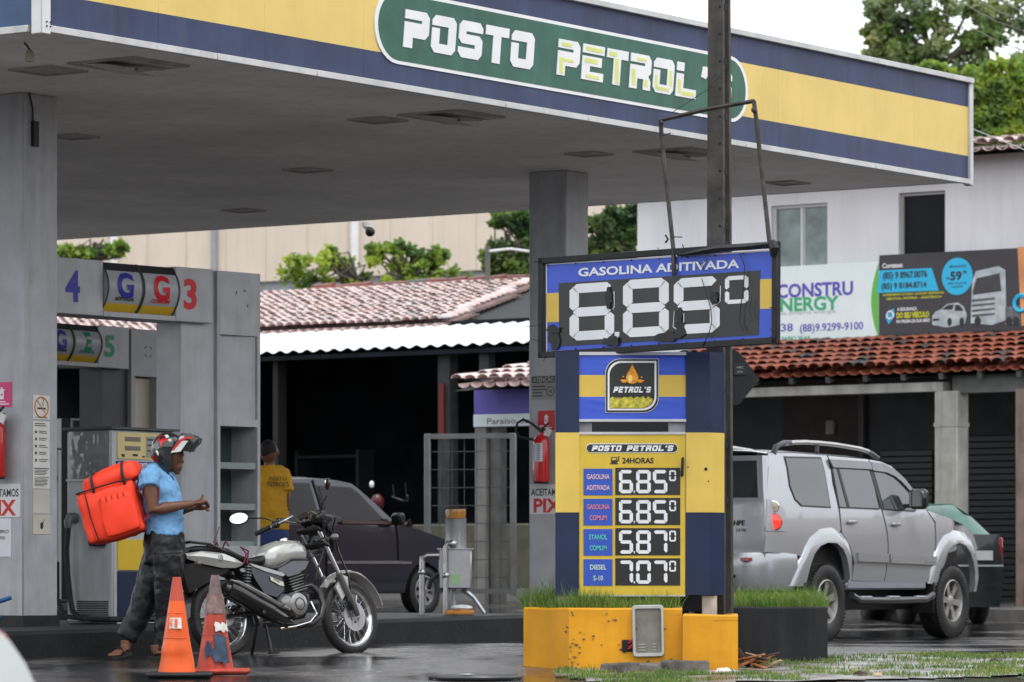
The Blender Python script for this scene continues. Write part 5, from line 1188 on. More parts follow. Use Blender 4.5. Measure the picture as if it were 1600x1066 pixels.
# pillar
zg_=.27; p0=g1(1100,700)[0]; p1=g1(1303,700)[0]; p2=g1(1558,700)[0]
m=MB(); m.box(((p0+p1)/2,.2,(zt-.01+zg_)/2),(p1-p0-.002,.30,zt-.01-zg_),bev=.006); m.build('pillar_side',M_['pumpg'],t)
m=MB(); xa,za=g1(1330,618); xb_,zb2=g1(1535,1112); z_f0=g1(1400,1120)[1]; z_f1=g1(1400,1165)[1]; zn0=G1.at(380,853)[1]
xi0,xi1=p1+.035,p2-.035
for a,b,c,d in ((p1,xi0,zg_,zt),(xi1,p2,zg_,zt),(xi0,xi1,za,zt),(xi0,xi1,z_f1,z_f0),(xi0,xi1,zg_,zn0)): m.box(((a+b)/2,.2,(c+d)/2),(b-a,.36,d-c))
m.box(((p1+p2)/2,.39,(zg_+zt)/2),(p2-p1,.02,zt-zg_)); m.build('pillar_frame',M_['pumpg'],t)
m=MB(); m.box(((xi0+xi1)/2,.06,(za+z_f0)/2),(xi1-xi0-.004,.01,za-z_f0-.004),rz=R(-4)); m.build('recess_panel',M_['pumpg'],t)
m=MB(); m.box(((xi0+xi1)/2,.34,(z_f1+zn0)/2),(xi1-xi0,.01,z_f1-zn0)); m.build('niche_back',mat('green_niche_glass',(.045,.065,.058),.2,var=.3,coat=.5),t)
gsh=mat('niche_shelf',(.24,.28,.27),.4,var=.1)
for zz in (G1.at(380,728)[1],G1.at(380,792)[1]):
    m=MB(); m.box(((xi0+xi1)/2-.004,.12,zz),(xi1-xi0-.02,.18,.055)); m.build('niche_shelf',gsh,t)
m=MB(); m.box((xi0+.055,.14,(z_f1+zn0)/2),(.014,.02,z_f1-zn0-.01)); m.box(((xi0+xi1)/2,.06,zn0+.02),(xi1-xi0-.01,.02,.04)); m.build('niche_divider',gsh,t,weld=False)
m=MB()
for zz in (G1.at(380,747)[1],G1.at(380,835)[1]): m.box((xi0+.02,.1,zz),(.05,.03,.035))
m.build('price_card',M_['letter'],t,weld=False)
m=MB(); 
for cx,cy,dx,dz in ((1403,382,.012,.03),(1447,355,.025,-.012),(1471,458,.006,.03)): x,z=g1(cx,cy,.02); m.tube([(x,.018,z),(x+dx,.018,z+dz)],.004,4)
m.build('scratches',M_['black'],t,kind='stuff')
m=MB(); m.box((g1(-40,700)[0],.2,(zt+zg_)/2),(.4,.34,zt-zg_)); m.build('pillar_far',M_['pumpg'],t)
# second gantry
G2=Pl(-4.577,41.3,0,R(56.7))
def g2(cx,cy,off=0): return G2.at(cx/3.807,360+cy/3.807,off)
t,zt,zb=gantry(G2,g2,'far pump gantry with green number 5 and green E drum',(150,755,540,570,798,816),[(250,405,pbl,'G','ADITIVADA'),(405,572,pgn,'E','ETANOL')],[('5',620,682,624,746,pgn)],None,None,None)
p0=g2(640,650)[0]; p1=g2(790,650)[0]; p2=g2(978,650)[0]; zg_=.4
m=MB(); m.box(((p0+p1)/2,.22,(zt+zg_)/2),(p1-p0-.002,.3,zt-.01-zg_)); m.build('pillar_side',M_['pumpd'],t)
x0r,z0r=g2(812,865); x1r=g2(950,865)[0]; zbot=G2.at(225,700)[1]
m=MB()
for a,b,c,d in ((p1,x0r,zg_,zt),(x1r,p2,zg_,zt),(x0r,x1r,z0r,zt),(x0r,x1r,zg_,zbot)): m.box(((a+b)/2,.2,(c+d)/2),(b-a,.36,d-c))
m.build('pillar_frame',mat('pillar_pale_grey',(.36,.37,.40),.4,var=.06),t,weld=False)
m=MB(); m.box(((x0r+x1r)/2+.02,.14,(z0r+zbot)/2),(x1r-x0r-.04,.01,z0r-zbot-.03)); m.build('cream_card',mat('cream_board',(.60,.54,.44),.5,var=.05),t); m=MB(); m.box(((x0r+x1r)/2,.2,(z0r+zbot)/2),(x1r-x0r,.02,z0r-zbot)); m.build('recess_back',M_['dark'],t)
m=MB()
for i in range(4):
    x,z=g2(882,722); sx=1 if i%2 else -1; sz=1 if i<2 else -1; m.tube([(x+sx*.03,-.0,z+sz*.055),(x+sx*.06,-.0,z+sz*.03)],.005,4)
m.build('bracket_marks',M_['black'],t,kind='stuff')
# dispensers
def dispenser(corner,label,first=True,h=1.58):
    t=thing('fuel_dispenser',label,'fuel pump',Matrix.Translation(corner)@Matrix.Rotation(R(55),4,'Z'),'fuel dispensers')
    # local: x along u (front face seen at the right), y along v ; corner at origin ; front face is y=0 plane, left face is x=0 plane
    L,D=.80,.50
    m=MB(); m.box((L/2,D/2,h/2),(L,D,h),bev=.02); m.build('cabinet',M_['pumpg'],t)
    m=MB(); m.box((L/2,D/2,h+.012),(L+.06,D+.04,.02)); m.build('top_cover',M_['pumpd'],t)
    m=MB(); m.box((L*.5,-.004,h-.13),(L*.86,.008,.22),bev=.003); m.build('display_panel',mat('display_beige',(.56,.47,.22),.35,var=.08),t)
    lc=mat('lcd_grey',(.16,.15,.13),.25,var=.1)
    for i,z in enumerate((h-.075,h-.15)):
        m=MB(); m.box((L*.30,-.0105,z),(L*.24,.004,.035)); m.build('lcd_window',lc,t)
    m=MB(); m.box((L*.60,-.0105,h-.135),(L*.17,.004,.17)); m.build('keypad',mat('keypad_grey',(.25,.26,.22),.4),t)
    m=MB(); 
    for k in range(3): m.box((L*.60,-.0135,h-.075-.045*k),(L*.14,.003,.012))
    m.box((L*.15,-.011,h-.21),(.035,.003,.022)); m.box((L*.34,-.011,h-.205),(.06,.003,.018)); m.box((L*.47,-.011,h-.215),(.03,.003,.012)); m.build('buttons',M_['ink'],t,kind='stuff')
    m=MB(); m.box((L*.5,-.004,h-.285),(L*.9,.008,.055)); m.build('fuel_strip',mat('strip_violet',(.035,.04,.22),.4),t)
    m=MB(); put_text(m,'GASOLINA ADITIVADA',L*.07,h-.302,.034,'L',w=L*.62,bold=.03,y=-.0095); m.build('strip_lettering',M_['letter'],t); m=MB(); m.box((L*.74,-.0095,h-.285),(.045,.003,.04)); m.build('red_square',M_['red'],t)
    m=MB(); m.box((L*.5,-.006,.56),(L*.86,.012,.25)); m.build('yellow_panel',yb_,t); m=MB(); m.box((L*.5,-.006,.24),(L*.86,.012,.37)); m.build('navy_panel',nb_,t)
    m=MB(); m.box((L*.5,-.004,.02),(L*.86,.012,.05)); m.build('base_strip',M_['pumpg'],t)
    # left face: crumpled clear plastic wrap over the upper half, seam, louvres
    n=22;k=18;V=[]
    for j in range(k+1):
        for i in range(n+1):
            u,v=i/n,j/k; e=min(1,min(u,1-u,v,1-v)*10); a=Vector((u*5,v*5,1)); V.append((-.006-.014*e*abs(mnoise.noise(a)+.6*mnoise.noise(a*2.3)),.03+u*(D-.06),h-.40+v*.385))
    m=MB(); m.add(V,[(j*(n+1)+i,j*(n+1)+i+1,(j+1)*(n+1)+i+1,(j+1)*(n+1)+i) for j in range(k) for i in range(n)]); m.build('plastic_wrap',mat('plastic_wrap',(.17,.175,.18),.12,var=.15,coat=1),t,sharp=25)
    m=MB(); m.box((-.008,D/2,h-.41),(.012,D-.02,.018)); m.build('seam_strip',mat('seam_white',(.45,.45,.46),.4),t)
    m=MB(); m.box((-.004,.015,h/2),(.01,.03,h-.02)); m.build('corner_strip',mat('corner_light_grey',(.42,.43,.46),.35,var=.05),t)
    for kk in range(7):
        m=MB(); m.box((-.006,D*.42,.07+kk*.018),(.008,D*.66,.008),ry=R(25)); m.build('louvre',M_['pumpd'],t)
    # nozzle holder and hose on the left face
    m=MB(); m.cyl((-.0,.40,.86),(-.07,.40,.86),.045,12); m.tube([(-.06,.40,.86),(-.09,.40,.83),(-.085,.40,.78)],[.035,.033,.028],10); m.build('hose_elbow',mat('elbow_grey',(.14,.14,.145),.4),t)
    m=MB(); m.tube([(-.085,.40,.80),(-.10,.41,.6),(-.095,.40,.4),(-.085,.38,.2),(-.08,.36,.1),(-.12,.25,.05),(-.2,.05,.035),(-.2,-.15,.035),(0,-.34,.035),(.3,-.36,.04),(.6,-.25,.04)],.023,9); m.build('hose',M_['rubber'],t)
    m=MB(); m.tube([(-.09,.52,.5),(-.11,.5,.2),(-.12,.42,.06),(-.16,.2,.04),(-.17,-.1,.04),(-.05,-.25,.04),(.25,-.3,.08),(.5,-.2,.04)],.020,9); m.build('hose',M_['rubber'],t)
    m=MB(); m.box((-.04,.14,.93),(.09,.12,.42),bev=.015); m.box((-.03,.14,.7),(.05,.16,.14),bev=.01); m.build('nozzle_boot',M_['black'],t,weld=False)
    return t
c=Vector((-3.247,33.3,0)); c.z=gz(c.x,c.y)+.205
d1=dispenser(c,'near grey fuel dispenser with yellow display and plastic wrapped side behind the courier')
d2=copy_tree(d1); c=uv(9.2,8.6); c.z=gz(c.x,c.y)+.19; d2.matrix_world=Matrix.Translation(c)@Matrix.Rotation(R(55),4,'Z'); d2['label']='far fuel dispenser glimpsed dark between the column and the near pump'
# barrier bits between column and pump: small grey cabinet with grille
c=at(146,672,43.6); t=thing('grille_cabinet','small dark cabinet with pale framed grille under the far pump header','cabinet',TZ(c.x,c.y,gz(c.x,c.y),R(20)))
hh=c.z-gz(c.x,c.y)+.12
m=MB(); m.box((0,.2,hh/2),(.7,.4,hh)); m.build('cabinet_body',M_['pumpd'],t)
m=MB()
for a in ((0,-.01,hh-.01,.5,.02,.02),(0,-.01,hh-.2,.5,.02,.02),(-.24,-.01,hh-.1,.02,.02,.17),(.24,-.01,hh-.1,.02,.02,.17)): m.box(a[:3],a[3:])
m.build('grille_frame',M_['trim'],t,weld=False)
for i in range(8): m=MB(); m.box((-.21+.06*i,-.01,hh-.1),(.012,.01,.16)); m.build('grille_bar',mat('grille_bar_grey',(.12,.12,.13),.4),t)
# ---- air and water unit
Ya=36.4; c=Vector(((712-800)/F*Ya,Ya,0)); c.z=gz(c.x,c.y)+.21; t=thing('air_water_unit','silver air and water service unit with amber jar top and bent pipes on the kerb','air and water unit',c)
def q3(px,py): p=at(px,py,Ya); return p.x-c.x,p.z-c.z
alu=mat('brushed_aluminium',(.42,.43,.45),.35,.7,var=.12,scale=10)
x,zc1=q3(711,812); _,zc0=q3(711,857); m=MB(); m.lathe([(0,zc0),(.095,zc0),(.095,zc1),(.1,zc1+.01),(0,zc1+.01)],24); m.build('drum',alu,t)
_,zj=q3(711,796); m=MB(); m.lathe([(0,zc1+.011),(.088,zc1+.012),(.094,zj-.02),(.09,zj),(0,zj)],20); m.build('amber_jar',mat('amber_liquid',(.30,.13,.02),.15,var=.3,coat=.6),t)
m=MB(); m.box((0,0,zj+.008),(.2,.03,.014)); m.cyl((.02,0,zj),(.02,0,zj+.05),.012,8); m.build('jar_bracket',M_['black'],t)
x0,zb1=q3(686,858); x1,zb0=q3(737,920); m=MB(); m.box(((x0+x1)/2,0,(zb0+zb1)/2),(x1-x0,.26,zb1-zb0),bev=.01); m.box(((x0+x1)/2,0,zb1),(x1-x0+.03,.28,.012)); m.build('body_box',alu,t)
x,z=q3(712,906); m=MB(); m.prism([(x-.05,z+.05),(x+.05,z+.05),(x+.035,z-.045),(x-.035,z-.045)],-.134,-.131); m.build('green_label',mat('pale_green_label',(.32,.5,.28),.5),t)
m=MB(); m.tube([(x+.06,0,zb0),(x+.16,0,zb0-.08),(q3(757,962)[0],0,.01)],[.03,.02,.018],6); m.tube([(x-.02,0.08,zb0),(x-.02,.08,0)],.025,8); m.build('support_leg',alu,t)
xp,_=q3(660,900); m=MB(); _,z1=q3(660,868); m.tube([(q3(690,868)[0],-.1,z1),(q3(668,868)[0],-.1,z1),(xp,-.1,z1-.02),(xp,-.1,z1-.06),(xp,-.1,0)],.026,10); m.ball((xp,-.1,z1-.15),.036,8); m.build('bent_pipe',M_['steel'],t)
xp,_=q3(697,900); _,z1=q3(697,850); m=MB(); m.tube([(xp+.06,-.16,z1),(xp+.02,-.16,z1+.01),(xp,-.16,z1-.03),(xp,-.16,0)],.024,10); m.ball((xp+.06,-.16,z1),.04,10); m.ball((xp,-.16,z1-.28),.034,8); m.build('bent_pipe',M_['steel'],t)
m=MB(); r=random.Random(3); m.tube([(xp-.04,-.1,z1-.25),(xp-.13,-.12,z1-.32),(xp-.15,-.1,z1-.4)],.02,6); m.build('hose',M_['rubber'],t)
c2=Vector(((718-800)/F*36.1,36.1,0)); c2.z=gz(c2.x,c2.y)+.212; t=thing('oil_tray','white tray with orange rim lying on the kerb below the air unit','tray',c2)
m=MB(); m.box((0,0,.02),(.26,.2,.035),bev=.008); m.build('tray_body',mat('orange_rim',(.5,.2,.03),.4),t); m=MB(); m.ball((.02,0,.06),(.10,.08,.03),12); m.build('crumpled_bag',mat('white_plastic_bag',(.6,.62,.63),.3,var=.2,scale=20,bump=.6),t)
# ---- cones
def cone(label,px,Y,col,topc,seed,dent):
    p=ground_at(px,Y); t=thing('traffic_cone',label,'traffic cone',p,'traffic cones in front of the motorcycle'); r=random.Random(seed)
    n=28; rings=[]
    for i in range(17):
        k=i/16; z=.035+.655*k; rad=.125*(1-k)+.028*k; ring=[]
        for j in range(n):
            a=2*PI*j/n; d=1+dent*math.exp(-((z-.2)/.09)**2)*max(0,math.cos(a+1.9))*1.3*math.sin(z*40)+dent*.5*math.exp(-((z-.12)/.05)**2)*math.cos(3*a)
            sq=1+.10*(1-k)*math.cos(4*(a+.4)); ring.append((rad*d*sq*math.cos(a)+dent*.1*(k)**2*.1,rad*d*sq*math.sin(a),z))
        rings.append(ring)
    m=MB(); m.loft(rings[:13],cap=False); o=m.build('cone_body',col,t,sharp=60); m=MB(); m.loft(rings[12:]); m.build('cone_tip',topc,t,sharp=60)
    m=MB(); m.box((.02,0,.018),(.44,.40,.034),bev=.014); m.build('rubber_base',M_['rubber'] if seed==1 else col,t)
    for z in (.27,.44):
        k=(z-.035)/.655; rad=.125*(1-k)+.028*k; m=MB(); m.torus((0,0,z),rad*1.03,.0022,24,4,axis='Z'); m.build('moulded_ridge',col,t)
    return t
def curved_patch(t,name,z0,z1,a0,a1,mt,ragged=0,seed=0):
    r=random.Random(seed); m=MB(); n=8; V=[]; 
    for j in range(5):
        for i in range(n+1):
            z=z0+(z1-z0)*j/4+(r.uniform(-ragged,ragged) if j in(0,4) else 0); k=(z-.035)/.655; rad=(.125*(1-k)+.028*k)*1.09+.0035; a=R(a0+(a1-a0)*i/n)+(r.uniform(-.12,.12) if ragged and i in (0,n) else 0); V.append((rad*math.cos(a),rad*math.sin(a),z))
    m.add(V,[(j*(n+1)+i,j*(n+1)+i+1,(j+1)*(n+1)+i+1,(j+1)*(n+1)+i) for j in range(4) for i in range(n)]); return m.build(name,mt,t)
c1=cone('bright orange traffic cone with white stencil patch and black base, left of the pair',276,28.3,mat('cone_orange',(.75,.11,.018),.42,var=.12,scale=5,streak=.25,scol=(.35,.06,.02)),mat('cone_tip_red',(.45,.07,.04),.5),1,.10)
curved_patch(c1,'stencil_patch',.335,.41,-120,-62,mat('dirty_white_patch',(.6,.58,.55),.5,var=.15,scale=20))
m=MB()
for i,(x0,z0,x1,z1) in enumerate(((.0,.345,.018,.40),(-.03,.35,-.022,.402),(-.045,.365,-.02,.372))): 
    k=(z0-.035)/.655; m.box(((x0+x1)/2-.005,-(.125*(1-k)+.028*k)*1.09-.004,(z0+z1)/2),(abs(x1-x0),.003,abs(z1-z0)),rx=R(-8),mi=0)
m.build('stencil_mark',mat('cone_orange',(.75,.11,.018)),c1)
c2_=cone('faded dirty red traffic cone with torn white band and blue scribble, right of the pair',336,28.75,mat('cone_faded_red',(.42,.055,.03),.55,var=.35,scale=9,streak=.7,scol=(.12,.05,.04)),mat('cone_tip_grey',(.17,.12,.12),.6,var=.4,scale=12),2,.03)
curved_patch(c2_,'worn_band',.42,.56,-180,180,mat('worn_grey_band',(.20,.13,.12),.6,var=.5,scale=20),.0)
curved_patch(c2_,'torn_reflective_band',.30,.355,-85,-20,mat('dirty_white_patch',(.6,.58,.55)),.012,3)
curved_patch(c2_,'blue_scribble',.07,.27,-88,-38,mat('blue_grey_paint',(.03,.06,.10),.5,var=.5,scale=14),.02,5); curved_patch(c2_,'blue_scribble',.12,.22,-125,-95,mat('blue_grey_paint',(.03,.06,.10)),.02,6)
# blue handle object at the left edge
p=ground_at(-14,30.2); t=thing('blue_wheelbarrow','blue wheelbarrow handle and tub corner entering at the left edge','wheelbarrow',p)
m=MB(); z1=HC+(HOR-938)/F*30.2-p.z; m.tube([(-.6,0,z1-.2),(-.1,0,z1-.07),(.06,0,z1-.01),(.15,0,z1+.02)],.016,8); m.build('handle',mat('blue_tool_paint',(.01,.06,.16),.3,var=.15),t)
m=MB(); m.loft([[(-.5,-.2,.12),(-.05,-.2,.12),(-.05,.2,.12),(-.5,.2,.12)],[(-.6,-.3,z1-.12),(.06,-.3,z1-.12),(.06,.3,z1-.12),(-.6,.3,z1-.12)]]); m.build('tub',mat('blue_tool_paint',(.01,.06,.16)),t)
m=MB(); m.torus((-.7,0,.18),.14,.04,20,8); m.build('wheel',M_['rubber'],t); m=MB(); m.tube([(-.2,.18,.13),(-.1,.2,0)],.015,6); m.tube([(-.2,-.18,.13),(-.1,-.2,0)],.015,6); m.build('legs',mat('blue_tool_paint',(.01,.06,.16)),t)
# ================================================================ VEHICLES
tyre=mat('tyre_rubber',(.020,.020,.021),.5,var=.3,scale=20,bump=.3,bscale=60)
def wheel(t,x,y,z,Rt,wd,rimR,n,rimmat,side=-1,steer=0,dust=.25,twist=0):
    M=Matrix.Translation((x,y,z))@Matrix.Rotation(steer,4,'Z'); h=wd/2; r=rimR
    m=MB(); m.lathe([(r,-h*.85),(r+.02,-h*.98),(Rt-.05,-h),(Rt-.012,-h*.86),(Rt,-h*.6),(Rt,-h*.2),(Rt-.008,-h*.18),(Rt-.008,-h*.1),(Rt,-h*.08),(Rt,h*.08),(Rt-.008,h*.1),(Rt-.008,h*.18),(Rt,h*.2),(Rt,h*.6),(Rt-.012,h*.86),(Rt-.05,h),(r+.02,h*.98),(r,h*.85)],44,axis='Y')
    for i in range(60):
        a=2*PI*i/60; m.box((math.cos(a)*(Rt-.006),-h*.78,math.sin(a)*(Rt-.006)),(.014,h*.34,.016),ry=-a)
    w_=m.build('wheel',tyre,t,weld=False); w_.matrix_local=M
    m=MB(); s=side; m.lathe([(r,s*h*.85),(r-.012,s*h*.9),(r-.03,s*h*.5),(r-.035,-s*h*.6),(r,-s*h*.8)],40,axis='Y')
    m.build('rim',rimmat,w_)
    m=MB(); 
    for i in range(n):
        a=2*PI*i/n+twist; c,q=math.cos(a),math.sin(a); w0,w1=r*.14,r*.19
        L=[(.055,w0,s*h*.62),(r*.55,w0*.95,s*h*.66),(r-.02,w1,s*h*.7)]
        rr_=[]
        for (d,ww,yy) in L: rr_.append([(d*c-ww*q,yy,d*q+ww*c),(d*c+ww*q,yy,d*q-ww*c),(d*c+ww*q*.8,yy-s*.025,d*q-ww*c*.8),(d*c-ww*q*.8,yy-s*.025,d*q+ww*c*.8)])
        m.loft(rr_)
    m.build('spokes',rimmat,w_,weld=False)
    m=MB(); m.lathe([(0,s*h*.78),(.03,s*h*.78),(.06,s*h*.66),(.062,s*h*.5),(0,s*h*.5)],16,axis='Y'); m.build('hub_cap',rimmat,w_)
    m=MB(); m.lathe([(0,s*h*.1),(r*.72,s*h*.1),(r*.72,s*h*.02),(0,s*h*.02)],24,axis='Y'); m.build('brake_disc',mat('brake_dark',(.04,.038,.036),.5,.3),w_)
    return w_
def mirror_V(V,W): return [(v[0],W-v[1],v[2]) for v in V]
def bodysheet(t,name,outline,ys,mt,W,depth=.02,both=True,lift=0,cell=.13):
    f=lambda x,z:(x,ys(x,z)-lift,z)
    V,Fc=sheet(outline,f,cell,depth,(0,1,0)); m=MB(); m.add(V,Fc); o=m.build(name,mt,t,sharp=50,weld=False)
    if both: m=MB(); m.add(mirror_V(V,W),Fc); m.build(name,mt,t,sharp=50,weld=False)
    return o
def top_loft(t,name,path,ys,W,mt,crown=.03,lift=0,inset=0):
    rings=[]
    for x,z in path:
        y0=ys(x,z)+inset; y1=W-y0; N=8; ring=[]
        for i in range(N+1): u=i/N; ring.append((x,y0+(y1-y0)*u,z+lift+crown*(1-(2*u-1)**4)))
        rings.append(ring)
    m=MB(); m.loft(rings,cap=False,closed=False); return m.build(name,mt,t,sharp=50)
# ---------------- silver SUV
SV=Pl(3.12,40.3,0,R(57)); WD=1.80; BELT=1.31
silver=mat('silver_paint',(.37,.385,.41),.3,.5,var=.04,scale=2,coat=.7); silverd=mat('silver_trim_grey',(.28,.30,.33),.4,.3,var=.05); visor=mat('smoked_visor',(.10,.10,.115),.15,var=.1,coat=.5)
def ysS(x,z):
    y=.055+.17*max(0,(min(z,BELT)-.82))**1.6+.10*max(0,.78-z)**1.5
    if z<.62: y+=.12*(.62-z)
    if z>BELT: y+=.24*(z-BELT)+.25*max(0,z-1.72)**1.2
    if x<-.95: y+=.11*min(1.2,(-.95-x)/.35)**2
    if x>2.75: y+=.30*min(1,(x-2.75)/.6)**2
    return y
def s_(cx,cy,extra=0):
    off=.06
    for _ in range(14): x,z=SV.at(1120+cx/2.502,640+cy/2.502,off); off=off*.5+.5*(ysS(x,z)-extra)
    return (x,z)
sv=thing('silver_suv','silver sport utility car with roof rails and red tail lamp behind the totem','car',SV.M)
S_=lambda L,e=0:[s_(*p,e) for p in L]
panels=[('rear_quarter_panel',[(200,170),(300,170),(430,180),(452,290),(474,380),(484,470),(470,498),(430,502),(385,548),(345,640),(325,572),(186,557),(193,345)]),
('rear_door',[(435,181),(592,195),(615,290),(641,386),(662,470),(668,530),(666,590),(651,673),(527,669),(540,600),(520,530),(490,480),(480,380)]),
('front_door',[(597,196),(640,204),(682,222),(730,268),(782,330),(818,392),(850,440),(853,520),(846,600),(842,677),(656,673),(671,590),(673,530),(667,470),(646,386),(620,290)]),
('front_wing',[(823,394),(870,410),(920,430),(965,452),(1002,488),(1020,545),(1000,560),(950,522),(905,560),(885,620),(868,688),(848,677),(852,600),(858,520),(856,440)])]
for nm,L in panels: bodysheet(sv,nm,S_(L),ysS,silver,WD)
wins=[('quarter_window',[(266,190),(405,193),(440,380),(330,374),(305,350),(285,300)]),('rear_door_window',[(446,215),(594,222),(612,300),(630,386),(478,380)]),('front_door_window',[(604,222),(660,232),(700,262),(745,318),(776,385),(770,395),(652,388),(636,330)])]
for nm,L in wins:
    pts=S_(L); cx=sum(p[0] for p in pts)/len(pts); cz=sum(p[1] for p in pts)/len(pts)
    big=[(cx+(p[0]-cx)*1.05,cz+(p[1]-cz)*1.07) for p in pts]
    bodysheet(sv,'window_seal',big,ysS,M_['black'],WD,lift=.004,depth=.006); bodysheet(sv,nm,pts,ysS,mat('suv_glass',(.05,.057,.062),.05,0,var=.3,scale=.8,coat=.55),WD,lift=.009,depth=.006)
bodysheet(sv,'window_divider',S_([(466,230),(474,230),(516,380),(506,380)]),ysS,M_['black'],WD,lift=.014,depth=.005)
for L in ([(432,194),(592,204),(599,234),(447,226)],[(595,205),(640,210),(684,232),(728,272),(768,325),(772,345),(716,284),(690,262),(656,246),(602,238)]):
    bodysheet(sv,'window_visor',S_(L),ysS,visor,WD,lift=.028,depth=.02)
bodysheet(sv,'door_pillar_trim',S_([(594,236),(606,238),(648,388),(638,388)]),ysS,M_['black'],WD,lift=.013,depth=.005)
# mouldings and handles
for L in ([(545,560),(664,566),(664,598),(547,594)],[(670,566),(852,575),(848,608),(672,600)]): bodysheet(sv,'side_moulding',S_(L),ysS,silver,WD,lift=.03,depth=.03)
bodysheet(sv,'moulding_badge',S_([(806,586),(842,588),(842,598),(806,596)]),ysS,silverd,WD,lift=.034,depth=.004,both=False)
for cx,cy in ((523,440),(695,449)):
    x,z=s_(cx,cy); y=ysS(x,z)
    for yy,s in ((y,-1),(WD-y,1)): m=MB(); m.box((x,yy+s*.025,z),(.17,.025,.035),bev=.01); m.box((x-.07,yy+s*.008,z),(.02,.03,.02)); m.box((x+.07,yy+s*.008,z),(.02,.03,.02)); m.build('door_handle',silver,sv,weld=False)
# flares
def flare(outer,inner,name):
    O=S_(outer,.05); I=S_(inner,.05); rings=[]
    for k,(o,i) in enumerate(zip(O,I)):
        mid=((o[0]+i[0])/2,(o[1]+i[1])/2); rings.append([(o[0],ysS(*o)+.01,o[1]),(o[0]*.8+mid[0]*.2,ysS(*o)-.02,o[1]*.8+mid[1]*.2),(mid[0],ysS(*mid)-.030,mid[1]),(i[0],ysS(*i)-.036,i[1]),(i[0],ysS(*i)+.03,i[1])])
    for mir in (0,1):
        m=MB(); m.loft([[(p[0],WD-p[1] if mir else p[1],p[2]) for p in r_] for r_ in rings],cap=False,closed=False); m.build(name,silver,sv,sharp=60)
flare([(288,690),(318,630),(345,580),(362,535),(382,497),(420,465),(465,458),(500,478),(525,515),(540,560),(542,610),(538,665)],[(352,692),(362,650),(375,600),(390,560),(412,533),(440,520),(475,522),(500,545),(515,580),(522,620),(525,645),(525,668)],'rear_wheel_flare')
flare([(843,680),(853,620),(868,565),(885,520),(905,490),(940,470),(975,476),(1005,505),(1022,550),(1032,600),(1036,650),(1026,712)],[(868,690),(876,640),(890,590),(908,552),(930,530),(955,522),(980,532),(998,560),(1010,600),(1015,640),(1015,680),(1010,712)],'front_wheel_flare')
# dark inner shell
m=MB(); m.box((1.08,WD/2,.80),(4.05,WD-.34,.55)); m.box((.3,WD/2,1.25),(2.3,WD-.5,.4)); m.box((2.3,WD/2,1.05),(1.6,WD-.5,.25)); m.box((1.0,WD/2,.45),(4.1,1.1,.3)); m.build('underbody',M_['black'],sv,weld=False)
m=MB(); m.box((1.36,WD/2,.555),(1.72,WD-.14,.10),bev=.02); m.build('sill',silverd,sv)
# roof, screens, bonnet
rp=S_([(200,168),(300,168),(430,179),(560,189),(640,203),(684,221)]); top_loft(sv,'roof',[(rp[0][0]-.05,rp[0][1]-.01)]+rp,ysS,WD,silver,.035)
ws_=S_([(684,221),(730,266),(782,328),(822,392)]); top_loft(sv,'windscreen',ws_,ysS,WD,M_['glass'],.03,inset=.03)
bp_=S_([(822,392),(870,409),(920,429),(965,451),(1002,487),(1020,545)]); top_loft(sv,'bonnet',bp_,ysS,WD,silver,.05)
m=MB(); m.loft([[(3.12,.30,z),(3.30,.5,z),(3.36,.8,z),(3.36,1.0,z),(3.30,1.3,z),(3.12,1.5,z),(2.9,1.5,z),(2.9,.3,z)] for z in (.5,.95)]); m.build('front_bumper',silver,sv)
# tailgate
def rearx(y,z): 
    u=(y-WD/2)/(WD/2); return -1.175+.07*u*u+.02*abs(u)**6+(.50*(z-1.36) if z>1.36 else 0)+(.05*(.9-z)/.3 if z<.9 else 0)
def rearsheet(name,outl,mt,lift=0,depth=.02):
    V,Fc=sheet([(p[0],p[1]) for p in outl],lambda y,z:(rearx(y,z)-lift,y,z),.15,depth,(1,0,0)); m=MB(); m.add(V,Fc); return m.build(name,mt,sv,sharp=50,weld=False)
rearsheet('tailgate',[(.12,.78),(WD-.12,.78),(WD-.10,.9),(WD-.115,1.38),(WD-.24,1.81),(.24,1.81),(.115,1.38),(.10,.9)],silver)
rearsheet('rear_window',[(.17,1.40),(WD-.17,1.40),(WD-.28,1.76),(.28,1.76)],M_['glass'],.006,.006)
m=MB(); vs,fs,W=textmesh('HPE',.05,'L',.03,1,.2)
def onrear(vs,y0,z0,k=1): return [(rearx(y0+v[0]*k,z0+v[2])-.008,y0+ -v[0]*k*-1,z0+v[2]) for v in vs]
# seen from behind, y grows to the left, so lettering runs towards smaller y
m.add([(rearx(.42-v[0],1.13+v[2])-.008,.42-v[0],1.13+v[2]) for v in vs],fs); vs,fs,W=textmesh('3.5 V6',.03,'L',.02); m.add([(rearx(.39-v[0],1.07+v[2])-.008,.39-v[0],1.07+v[2]) for v in vs],fs); m.build('tailgate_badge',M_['ink'],sv)
QE=S_([(186,557),(193,345),(200,170)])
def qx_(z):
    for (xa_,za_),(xb2,zb2_) in zip(QE,QE[1:]):
        if z<=zb2_: return xa_+(xb2-xa_)*(z-za_)/(zb2_-za_)
    return QE[-1][0]
fr1=[]
for k in range(12):
    z=.82+(1.81-.82)*k/11; ye=.10+(.015*max(0,(z-.9)/.48) if z<1.38 else .015+.125*(z-1.38)/.43); x1_=qx_(z)+.02; x0_=rearx(ye,z)
    fr1.append([(x1_,ysS(x1_,z)+.006,z),((x1_+x0_)/2-.01,(ysS(x1_,z)+ye)/2-.004,z),(x0_+.006,ye+.03,z)])
for mir in (0,1):
    m=MB(); m.loft([[(p[0],WD-p[1] if mir else p[1],p[2]) for p in r_] for r_ in fr1],cap=False,closed=False); m.build('rear_corner_panel',silver,sv,sharp=60)
bl=[]
